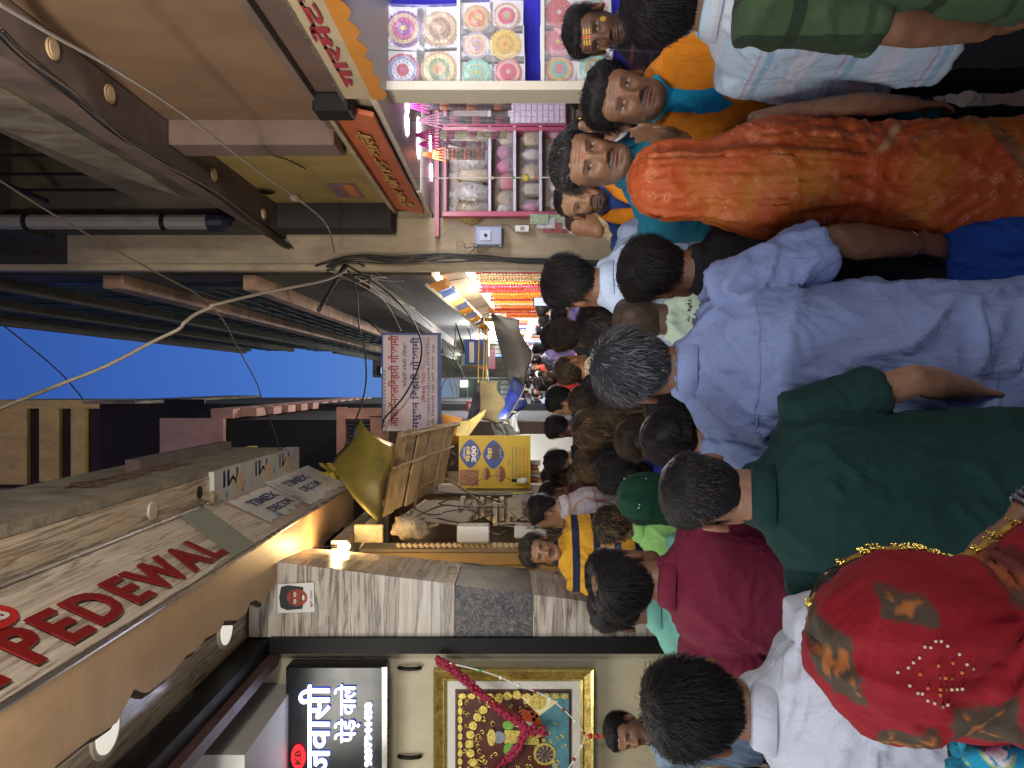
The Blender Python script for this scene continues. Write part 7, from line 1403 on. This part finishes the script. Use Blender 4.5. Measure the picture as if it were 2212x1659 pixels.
# --- women in veils and saris
def veiled(v, yc, Y, yaw, label, mat, H=None, sari=True, paint=None, seed=0, amp=.010, drape=.012, cowl=0, skin=SK[0], hem=.03, vox=.009, aR=None, aL=None, extra=None, wide=1.0, hoodw=1.0, face=None, blouse=None, dfn=None, hr=('sleek',BLACK,{}), tilt=(0,0,0)):
    x, y, H_ = at(v, yc, Y); H = H or H_; dark = cloth('petticoat','#3a2420')
    root = person(x, y, (H-.03)*.984, yaw, label, hoff=(0,0,.028), skin=skin, hair=hr, female=True, face=face or dict(), lod=1, seed=seed, top=dict(mat=blouse or mat, sleeve=.55, amp=.004) if not paint else None, bottom=None, aR=aR, aL=aL, head=tilt)
    w = wide; h = hoodw; zz = hem
    rings = [(0,0,zz,.27*w,.24*w),(0,0,.30,.235*w,.20*w),(0,0,.62,.215*w,.175*w),(0,0,.86,.205*w,.160*w),(0,-.005,1.05,.185*w,.150*w),(0,-.012,1.22,.205*w,.155*w),(0,-.02,1.34,.215*w,.150*w),(0,-.028,1.41,.180*w,.130*w),(0,-.032,1.46,.130*h,.112*h),(0,-.032,1.52,.104*h,.100*h),(0,-.026,1.58,.106*h,.104*h),(0,-.024,1.64,.108*h,.108*h),(0,-.024,1.69,.095*h,.098*h),(0,-.026,1.725,.070*h,.074*h),(0,-.026,1.748,.035*h,.038*h)]
    rings = [r for r in rings if r[2] >= zz]
    m = fuse([loft([(a,b_,c,d,e,.95) for a,b_,c,d,e in rings], 40)], vox, 2); V = getv(m); N = getn(m); d = 0*V[:,0]
    if cowl:      # deep swags hanging across the back
        a_ = np.arctan2(V[:,0],-V[:,1]); lo = ss(1.02,1.12,V[:,2])*ss(1.76,1.70,V[:,2])
        q_ = np.stack([a_*2.6+.9*np.abs(V[:,2]-1.05)*np.sign(a_-.1)*-1, 0*a_, V[:,2]*1.1],1); rd = 1-np.abs(2*vn(q_,(1.3,1,1),seed+40)-1); r2_ = 1-np.abs(2*vn(q_,(3.1,1,1.6),seed+44)-1); d += lo*cowl*(1.0*(rd**2-.35)+.45*(r2_**3-.2))
        zc = V[:,2]-1.9*(a_*.16)**2; win = ss(1.22,1.14,V[:,2])*ss(.92,1.0,V[:,2]); rd = 1-np.abs(2*vn(np.stack([zc*22,0*a_,a_*.8],1),(1,1,1),seed+46)-1); d += win*cowl*.7*(rd**3-.2)
        rd = 1-np.abs(2*vn(np.stack([(V[:,2]+.16*a_)*26,0*a_,a_*1.1],1),(1,1,1),seed+41)-1); d += cowl*.42*(rd**3-.2)*ss(1.0,.92,V[:,2])*ss(.25,.45,V[:,2])
    if dfn: d += dfn(V, N)
    setv(m, V+N*d[:,None]); fold_disp(m, amp, seed, 1.0, drape=drape*.6)
    if paint: setcol(m, paint(getv(m)))
    link('veil' if not sari else 'sari', m, mat, root)
    if extra: extra(root, m)
    return root
def orange_paint(v):
    c = np.ones((len(v),3))*np.array(srgb('#a84a18')); z = v[:,2]-.16*v[:,0]; k = ss(.03,.024,np.abs(z-.60-.12*np.sin(v[:,0]*5)))[:,None]; c = c*(1-k)+k*np.array(srgb('#7a5238'))
    e = (ss(.016,.011,np.abs((v[:,2]-1.06)+.9*(v[:,0]-.06)))*ss(.06,.09,v[:,0])*ss(.17,.15,v[:,0]))[:,None]; c = c*(1-e)+e*np.array(srgb('#b08a5c'))
    n = vn(v,(3,3,3),4)[:,None]; return c*(.8+.35*n)
def border(root, m):
    V = getv(m); pts = []
    for k in range(30):
        a = -1.1+2.2*k/29; 
    return
veiled(1358,392,2.28,-12,'woman wrapped head to foot in an orange brocade sari, seen from behind', cloth('orange_sari','#b8501c',pattern='brocade',psc=1.9,c2='#e0a878',c3='#a8761c',bmp=.35,rough=.6,attr=True,spec=.4), paint=orange_paint, seed=21, amp=.006, drape=.006, cowl=.019, vox=.0075, wide=.88, hoodw=1.0)
def pinch(V, N):
    r = np.hypot(V[:,0]-.085, V[:,2]-1.50); a = np.arctan2(V[:,2]-1.50, V[:,0]-.085); back = ss(.05,-.03,V[:,1])
    return back*(.0085*np.sin(13*a+3*vn(V,(6,6,6),2))*np.exp(-(r/.20)**2)*ss(.0,.05,r) - .02*np.exp(-(r/.035)**2) + .006*np.sin(V[:,2]*70+V[:,0]*30+5*vn(V,(5,5,5),9))*ss(1.50,1.38,V[:,2]))
def red_paint(v):
    c = np.ones((len(v),3))*np.array(srgb('#84121d')); x, z = v[:,0], v[:,2]
    def put(mask, col, k=.9):
        nonlocal c; m = (mask*k)[:,None]; c = c*(1-m)+m*np.array(srgb(col))
    n = vn(v,(22,22,22),3)
    w1 = .018*(vn(v,(28,28,28),12)-.5); w2 = .018*(vn(v,(28,28,28),13)-.5)
    for (cx,cz,sx,sz,rot) in ((-.050,1.572,.036,.040,.2),(.005,1.738,.040,.014,.1),(-.085,1.655,.020,.030,.5),(.115,1.50,.022,.03,.3),(.06,1.425,.035,.022,-.3),(-.12,1.44,.035,.026,.4),(.09,1.665,.014,.03,0),(.15,1.33,.04,.04,.2),(-.02,1.36,.04,.03,.1),(-.15,1.33,.03,.03,.3),(.0,1.24,.05,.03,.2)):
        dx, dz = x-cx+w1, z-cz+w2; a = dx*math.cos(rot)+dz*math.sin(rot); b_ = -dx*math.sin(rot)+dz*math.cos(rot); q = np.maximum(np.abs(a)/sx, np.abs(b_)/sz); put(ss(1.06,.96,q), '#22402f', .8*1); put(ss(.7,.6,q)*(vn(v,(95,95,95),8)>.55), '#a8642c', .75)
    put(ss(.62,.70,vn(v,(7,7,7),21)), '#6c0f18', .5)
    return c
GOLDZ = pm('gold_lace','#b08a3c',.35,.4,60,.9,metal=.4,fine=200,bd=.006)
def red_extra(root, m):
    V = getv(m); rg = random.Random(4)
    def snap(x, z):
        k = (np.abs(V[:,0]-x) < .012)&(np.abs(V[:,2]-z) < .012)&(V[:,1] < -.02)
        return None if not k.any() else V[k][V[k][:,1].argmin()]
    mb = MB(); mo = MB()
    for (cx,cz,rx,rz,n) in ((.028,1.645,.050,.047,26),(-.062,1.475,.058,.050,26),(.05,1.36,.055,.05,24),(-.10,1.33,.05,.05,22)):
        for k in range(n):
            t = 4*k/n; q = int(t); u = t-q; cr = ((0,1),(1,0),(0,-1),(-1,0),(0,1)); a = cr[q]; b_ = cr[q+1]; p = snap(cx+rx*(a[0]*(1-u)+b_[0]*u), cz+rz*(a[1]*(1-u)+b_[1]*u))
            if p is not None: v,f = ball(Vector(p)+Vector((0,-.001,0)),(.0021,.0015,.0021),4); mb.add(v,f)
        for k in range(16):
            a = rg.uniform(0,6.3); r = rg.uniform(.1,.6); p = snap(cx+rx*r*math.cos(a), cz+rz*r*math.sin(a))
            if p is not None: v,f = ball(Vector(p)+Vector((0,-.001,0)),(.0024,.0015,.0024),4); mo.add(v,f)
    mb.build('white_stitching', pm('stitch_white','#c9bfa4',.5,.1), root, kind='stuff'); mo.build('orange_stitching', pm('stitch_orange','#b8702c',.5,.2), root, kind='stuff')
    # sequin edge along the face side of the hood
    mb = MB(); pts = []
    for k in range(30):
        z = 1.44+.30*k/29; s_ = V[(np.abs(V[:,2]-z) < .012)&(V[:,0] > 0)]
        if len(s_): j = np.argmin(np.abs(s_[:,1]-.045)); pts.append(Vector(s_[j])+Vector((.004,0,0)))
    if len(pts) > 3: mb.tube(spline(pts,2), .006, 6); mb.build('sequin_border', GOLDZ, root, True)
    mb = MB()
    for p in pts:
        for q in range(7): v,f = ball(p+Vector((.006,rg.uniform(-.010,.010),rg.uniform(-.006,.006))),.0022,4); mb.add(v,f)
    mb.build('sequins', pm('sequin','#d8c060',.15,.5,90,.1,metal=.8), root, kind='stuff')
rv = veiled(1738,1375,1.02,-10,'woman in red veil with green patches and white diamond stitching, lower front', cloth('red_veil','#84121d',bmp=.3,rough=.8,attr=True), paint=red_paint, seed=22, amp=.007, drape=.006, cowl=.006, vox=.0065, aR=dict(e=(.26,.10,1.26),w=(.135,.10,1.40),hd=(-.6,.3,.4)), hoodw=1.10, dfn=pinch, extra=red_extra)
def red_sleeve(root):
    S_,E_,W_ = arm_pts(1,(.26,.10,1.26),(.135,.10,1.40)); m = fuse([limb([S_-Vector((.05,0,0)),S_,E_,E_.lerp(W_,.35)],[.07,.075,.070,.055],20)], .008, 2); fold_disp(m,.008,4); setcol(m, red_paint(getv(m)+np.array([-.2,0,.05]))); link('sleeve', m, cloth('red_veil','#84121d'), root)
    for k in range(3): ring(root, E_.lerp(W_,.78+.05*k), .032, W_-E_, SILV, 'bangle', .003)
red_sleeve(rv)
veiled(2055,1648,1.02,10,'child-high figure in turquoise floral veil at the bottom left corner', cloth('floral_veil','#1a8aa8',pattern='floral',c2='#d8d8d4',c3='#9ab04a',psc=1.2,bmp=.3), H=1.46, seed=23, amp=.008, sari=False, vox=.009)
def gold_dots(root, m):
    V = getv(m); rg = random.Random(8); mb = MB()
    for k in range(110):
        p = V[rg.randrange(len(V))]
        if p[2] > 1.0: v,f = ball(Vector(p),(.004,.004,.004),4); mb.add(v,f)
    mb.build('sparkle_dots', pm('dot_pale','#c9d8b8',.3,.1), root, kind='stuff')
veiled(1332,1080,3.1,15,'woman under a deep green shawl dotted with pale sparkles', cloth('green_shawl','#0c3a2a',bmp=.3), seed=24, amp=.010, drape=.012, vox=.010, extra=gold_dots, wide=1.05)

# --- women with long hair in the middle
def lock(r0, r1, path, n=450, **k): return dict(path=path, r0=r0, r1=r1, n=n, **k)
LONG = lambda L, r0=.085, r1=.045: lock(r0, r1, [(0,-.045,.03),(0,-.075,-.06),(0,-.085,-.16),(.01,-.09,-.16-L*.5),(.015,-.085,-.16-L)], 700, flat=.55)
BUN = lambda z=.0, r=.045: lock(r, r*.75, [(0,-.10,z+.035),(0,-.125,z+.01),(0,-.130,z-.02)], 260, flat=.9, wav=.012)
def girl(v, yc, Y, yaw, label, cols, mat, locks, seed, st='sleek', bottom=DK, head=(0,0,0), lod=0, skin=SK[2], **k):
    return who(v, yc, Y, yaw, label, skin=skin, hair=(st, cols, {'locks': locks}), female=True, top=dict(mat=mat, sleeve=.6, amp=.007, loose=.008), bottom=dict(mat=bottom, skirt=True, name='skirt'), head=head, lod=lod, seed=seed, **k)
girl(1385,948,2.66,10,'woman with glossy black swept up hair and a coral top, behind the green shirt', BLACK+[(.03,.02,.022)], cloth('coral_top','#b85a48'), [BUN(.03,.05), lock(.06,.05,[(0,-.02,.06),(0,-.09,.03),(0,-.11,-.04)],400,flat=.8)], 31, head=(10,0,0))
girl(1392,882,2.9,-4,'woman in a dark navy dress with long straight black hair beside the blue shirt', BLACK, cloth('navy_dress','#151d2c'), [LONG(.30,.095,.07)], 32)
girl(1328,950,3.5,4,'woman with dark reddish brown hair gathered in a clip', BROWN, cloth('rust_top','#7a3c28'), [BUN(-.02,.055)], 33)
girl(1246,926,4.3,-6,'woman with long wavy gold streaked hair and pale yellow top', GOLD, cloth('pale_yellow','#c9bb80'), [LONG(.28,.095,.06)], 34, st='thick')
girl(1290,886,4.1,6,'woman with long straight honey brown hair beside the grey haired man', GOLD+BROWN, cloth('peach_top','#b08a68'), [LONG(.34,.085,.04)], 35)
girl(1264,845,4.7,0,'woman with loose dark curls just left of the grey haired man', BLACK+[(.05,.04,.02)], cloth('black_top','#201c1e'), [lock(.085,.06,[(0,-.03,.03),(0,-.07,-.05),(.01,-.08,-.16)],700,wav=.02,flat=.7)], 36, st='curly')
girl(1228,866,5.2,8,'woman with a brown topknot bun ahead of the dark curls', BROWN+GOLD[:2], cloth('white_green','#b8c0b0'), [BUN(.02,.05)], 37)
girl(1296,1022,3.9,0,'woman with black curls tied low wearing a bright blue top', BLACK, cloth('bright_blue','#2c3fae'), [BUN(-.05,.045), lock(.07,.05,[(0,-.05,.02),(0,-.09,-.08),(0,-.10,-.14)],400,wav=.02)], 38, st='curly')
girl(1248,1000,4.7,6,'woman in black floral blouse with a messy golden bun', GOLD, cloth('black_floral','#16161a',pattern='floral',c2='#b89a6a',c3='#7a6040',psc=1.3), [BUN(.0,.05)], 39, st='thick')
# --- men in the middle
who(1258,702,3.4,-5,'man with oiled black hair directly behind the shaven man', skin=SK[1], hair=('thick',BLACK+[(.04,.022,.014)],{}), top=dict(mat=cloth('grey_shirt2','#5a6064'),sleeve=.7,collar=1,amp=.008), bottom=dict(mat=DK), head=(0,4,0), lod=0, seed=41)
who(1193,726,5.3,8,'man with wavy brown hair and a teal green scarf', skin=SK[2], hair=('thick',BROWN,{}), top=dict(mat=cloth('teal_scarf','#2f7a80',bmp=.7),sleeve=.8,amp=.016,loose=.02), bottom=dict(mat=DK), head=(10,0,0), lod=0, seed=42)
who(1170,728,6.3,0,'man in a royal blue cap above the wavy haired man', skin=SK[1], hair=('short',BLACK,{}), top=dict(mat=cloth('dark_shirt3','#2a2c34'),sleeve=.7,amp=.01), bottom=dict(mat=DK), hat=dict(kind='cap',mat=cloth('royal_cap','#1f3c7c')), lod=1, seed=43)
who(1196,799,5.2,-38,'man with cropped golden brown hair in a cream collared shirt', skin=(.24,.12,.06), hair=('buzz',GOLD+[(.10,.07,.035)],{}), top=dict(mat=cloth('cream_shirt','#d0bd94',bmp=.3),sleeve=.8,collar=1,amp=.010,loose=.02), bottom=dict(mat=DK), head=(-10,10,0), lod=0, seed=44)
who(1180,864,6.0,62,'man in glasses facing left wearing a white striped shirt', skin=(.30,.17,.10), hair=('short',BLACK,{}), face=dict(tache=.8), top=dict(mat=cloth('white_stripe','#b9c0c8',pattern='vstripes',c2='#5a7090',psc=26),sleeve=.8,amp=.008), bottom=dict(mat=DK), head=(14,0,0), lod=0, seed=45,
    extra=lambda root,HM,arms,s: [ring(root, HM @ Vector((sx*.031,.098,.004)), .019, HM.to_3x3() @ Vector((0,1,0)), BLACKM, 'spectacle_rim', .0022) for sx in (-1,1)])
who(1178,922,6.5,40,'dark haired boy in profile before the cardboard boxes', skin=SK[3], hair=('short',BLACK,{}), face=dict(), top=dict(mat=cloth('boy_blue','#2c4a8a'),sleeve=.6,amp=.008), bottom=dict(mat=DK), lod=1, seed=46)
who(1196,893,6.9,0,'person in a magenta scarf left of the man in glasses', skin=SK[0], hair=('sleek',BLACK,{}), female=True, top=dict(mat=cloth('magenta_scarf','#9a1450',bmp=.6),sleeve=.8,amp=.016,loose=.03), bottom=dict(mat=DK), lod=1, seed=47, dh=.16)
who(1283,1136,3.9,20,'boy with black hair tipped gold, in a lime green shirt', skin=SK[1], hair=('short',BLACK+[(.22,.14,.05),(.012,.01,.01)],{}), top=dict(mat=cloth('lime_shirt','#7cae62'),sleeve=.7,collar=1,amp=.008,loose=.012), bottom=dict(mat=DK), head=(14,4,0), lod=0, seed=48,
    extra=lambda root,HM,arms,s: ring(root, (0,-.006,1.50), .062, (0,.25,1), BLACKM, 'bead_necklace', .004))
who(1128,1192,5.1,205,'smiling vendor in yellow polo with navy and white stripes by the wood frame', skin=(.27,.145,.08), hair=('thick',[(.03,.025,.02),(.08,.065,.05),(.015,.012,.01)],{'top':.060}), face=dict(tache=1.1), top=dict(mat=cloth('yellow_polo','#c9952c',pattern='stripes',c2='#1d2440',psc=7.5),sleeve=.85,collar=1,open=.5,amp=.008,loose=.014), bottom=dict(mat=DK), head=(-14,-2,-6), g=1.08, lod=0, seed=49, z0=.25, aR=dict(e=(.26,.05,1.13),w=(.16,.25,1.05)))
who(1307,1578,3.95,166,'moustached shopkeeper in pale blue shirt behind the sweet counter', skin=(.27,.15,.09), hair=('short',BLACK,{'top':.056}), face=dict(tache=.9,beard=.25,jaw=.9,nose=1.2), top=dict(mat=cloth('shopkeeper_blue','#7a8ea8',bmp=.3),sleeve=.8,collar=1,open=.5,amp=.007,loose=.012), bottom=dict(mat=GREYT), head=(4,0,4), lod=0, seed=50, z0=0,
    extra=lambda root,HM,arms,s: [ring(root, (.10,.128,1.33), .012, (0,1,.2), BLACKM, 'shirt_pen', .004)])
who(1178,986,6.3,64,'bearded man in black shirt bending his head over the sweet stall', skin=(.23,.12,.07), hair=('thick',BLACK,{}), face=dict(beard=.95,tache=1.4), top=dict(mat=cloth('black_shirt4','#15181a'),sleeve=.8,collar=1,amp=.009), bottom=dict(mat=DK), head=(8,-22,0), hoff=(0,.05,-.02), g=1.1, lod=0, seed=51, aR=dict(e=(.28,.16,1.15),w=(.10,.42,1.12)), aL=dict(e=(-.24,.2,1.18),w=(-.05,.5,1.12)))
who(1172,1030,6.9,70,'man in blue grey patterned shirt at the sweet stall', skin=SK[1], hair=('short',BLACK,{}), face=dict(), top=dict(mat=cloth('geo_shirt','#8a9aa0',pattern='geo',c2='#4a5a62'),sleeve=.7,collar=1,amp=.008), bottom=dict(mat=DK), head=(0,-12,0), lod=1, seed=52)
who(1166,1070,6.2,130,'man wrapped in a maroon ribbed shawl facing the lane', skin=SK[3], hair=('short',BLACK,{}), face=dict(), top=dict(mat=cloth('maroon_rib','#4a2622',pattern='vstripes',c2='#2a1412',psc=22),sleeve=1.6,amp=.012,loose=.02), bottom=dict(mat=DK), lod=1, seed=53)
who(1140,1102,5.6,88,'man in pale checked white shirt standing in profile at the left stall', skin=SK[2], hair=('short',BLACK,{}), face=dict(), top=dict(mat=cloth('white_check','#b5aeb0',pattern='checks',c2='#a8765a',c3='#98a0b8',psc=.9),sleeve=.7,collar=1,amp=.008), bottom=dict(mat=DK), lod=1, seed=54)
who(1188,679,7.9,0,'man in lavender shirt holding up a phone before the flower shop', skin=SK[4], hair=('short',BLACK,{}), top=dict(mat=cloth('lavender','#8f80c4'),sleeve=.8,collar=1,amp=.01), bottom=dict(mat=DK), lod=1, seed=55, aR=dict(e=(.20,.16,1.30),w=(.12,.24,1.52)))
def phone():
    s = empty('phone', P(1170,652,7.6), R(4), 'smartphone held up to film the lane', 'phone'); mb = MB(); mb.bbox(-.045,.045,-.006,.006,-.085,.085,.004); mb.build('case', BLACKM, s); mb = MB(); mb.box(-.040,.040,-.0085,-.007,-.075,.075); mb.build('screen', em('phone_screen','#8a8fb0',1.0), s)
    mb = MB(); v,f = ball((.0,.02,-.09),(.04,.03,.05),8); 
    b = empty('cloth_bag', P(2150,560,2.25), 0, 'bright blue cloth bag carried low beside the pale blue shirt', 'bag'); m = fuse([loft([(0,0,-.22,.15,.08),(0,0,-.1,.17,.10),(0,0,.06,.14,.07),(0,0,.14,.08,.03)],24)], .008, 2); fold_disp(m,.012,3); link('bag_body', m, cloth('royal_blue','#1b4690',bmp=.5), b)
    for sx in (-1,1): mb = MB(); mb.tube(spline([(sx*.06,0,.12),(sx*.04,0,.25),(0,0,.30)],5),.010,6); mb.build('strap', cloth('royal_blue','#1b4690'), b)
phone()

# --- the far crowd: a few kinds, copied
def template(k):
    pal = ['#3a4456','#8a2a3a','#c9c4bc','#2c5a4a','#c97a1a','#b05a8a','#5a7aa8','#8a7a3a']
    m = cloth('crowd_cloth_0', pal[0]); sp = [dict(hair=('short',BLACK,{})),dict(hair=('buzz',SALT,{})),dict(hair=('sleek',BLACK,{'locks':[LONG(.25)]}),female=True),dict(hair=('sleek',BROWN,{'locks':[BUN()]}),female=True),dict(hair=('short',BLACK,{}),face=dict(tache=1)),dict(hair=('thick',BLACK,{}))][k]
    return person(0,0,1.66,180 if 'face' in sp else 0,'x',skin=SK[k%3],top=dict(mat=m,sleeve=(.6,.8,1.6,.6,.8,1.5)[k],amp=.008),bottom=dict(mat=DK),lod=2,seed=60+k,**sp)
TP = [template(k) for k in range(6)]; used = set(); seen = set(); rg = random.Random(21)
COLS = [('navy','#26304a'),('wine red','#7a2030'),('white','#c4c4c4'),('bottle green','#1f4a3a'),('saffron','#c0741c'),('pink','#c0507a'),('sky blue','#6a8ab8'),('mustard','#9a8030'),('black','#141416'),('grey','#5a5c60'),('lilac','#8a7ab0'),('brown','#5a4030'),('cream','#b8ac90'),('scarlet','#a82820')]
KIND = ['short haired man','crop haired man','long haired woman','woman with a bun','moustached man facing us','bushy haired man']; n = 0; cells = []
for row in range(36):
    Y = 7.2+row*.78+(row**1.35)*.05
    for j in range(3 if row < 8 else 4):
        X = -.95+(.92 if row < 8 else .63)*j + rg.uniform(-.30,.30); 
        if row < 2 and -.1 < X < .35 and rg.random() < .5: continue
        if X < -.75 and Y < 8.5 or X > .72 and Y < 8.4: continue
        k = rg.randrange(6); k = 0 if (k == 4 and rg.random() < .4) else k; ci = rg.randrange(len(COLS)); 
        if k not in used: r = TP[k]; used.add(k)
        else:
            r = TP[k].copy(); COL.objects.link(r)
            for ch in TP[k].children: c = ch.copy(); COL.objects.link(c); c.parent = r
        for ch in r.children:
            if ch.name.startswith('shirt'): ch.material_slots[0].link = 'OBJECT'; ch.material_slots[0].material = cloth('crowd_'+COLS[ci][0], COLS[ci][1])
        sc = rg.uniform(.82,1.04); r.location = (X, Y+rg.uniform(-.2,.2), 0); r.scale = (sc*.98,sc*.98,sc*.98); r.rotation_euler = (0,0,R(rg.uniform(-25,25)+(180 if k == 4 else 0)))
        side = 'left' if X < -.4 else 'right' if X > .4 else 'middle'
        lab = '%s in %s, %s of lane, %s' % (KIND[k], COLS[ci][0], side, 'beyond the long haired women' if Y < 9 else 'level with the flower shop' if Y < 13 else 'under the awnings far off' if Y < 19 else 'in the distant crowd' if Y < 27 else 'at the lane end')
        while lab in seen: lab = lab.replace(' in ', rg.choice((' wearing plain ',' dressed in ',' walking slowly in ',' clad in ')), 1) if ' in ' in lab.split(',')[0] else lab+' behind'
        seen.add(lab); tag(r, lab, 'person', 'people walking down the lane')
for k in range(6):
    if k not in used: 
        for ch in list(TP[k].children): bpy.data.objects.remove(ch)
        bpy.data.objects.remove(TP[k])
# lamps: the lit shops on both sides and down the lane, plus two added fills
area('sweet_shop_tubes', (-2.8,3.3,3.55),(-2.6,3.9,0), 1.0,1.6, 24*LK, (1,.97,.86))
area('sweet_shop_front_lamps', (-2.0,-.2,2.8),(2.1,2.2,3.6), 1.8,1.2, 30*LK, (.95,.96,1))
area('added_fill_left', (-1.25,.3,3.3),(2.2,4.6,4.2), .6,.4, 19*LK, (1,.90,.76), 95)  # added lamp out of view, brightens the upper wall and soffit opposite
area('goods_shop_front_lamps', (2.2,-.3,2.5),(-1.6,2.4,3.4), 1.4,.8, 20*LK, (1,.95,.88))
area('goods_shop_floodlight', (1.55,-.2,3.1),(-.9,9,5.2), .6,.4, 26*LK, (1,.93,.82), 95)  # unseen added fill, aimed up at the left-hand fronts to lift them
for k,(x,y,z,e,c) in enumerate(((.8,9.2,2.2,26,(1,.93,.8)),(-.6,11.0,2.6,60,(1,.92,.78)),(.9,14.5,2.5,120,(.95,.97,1)),(-1.0,14,2.8,110,(1,.93,.8)),(.9,19,2.6,150,(.95,.97,1)),(-.9,22,2.7,150,(.95,1,.9)),(.2,30,3.5,260,(.93,1,.9)),(-1.0,42,3.5,260,(.95,1,.92)))):
    point('lane_shop_lamp', (x,y,z), e*LK*1.25, c, .15)
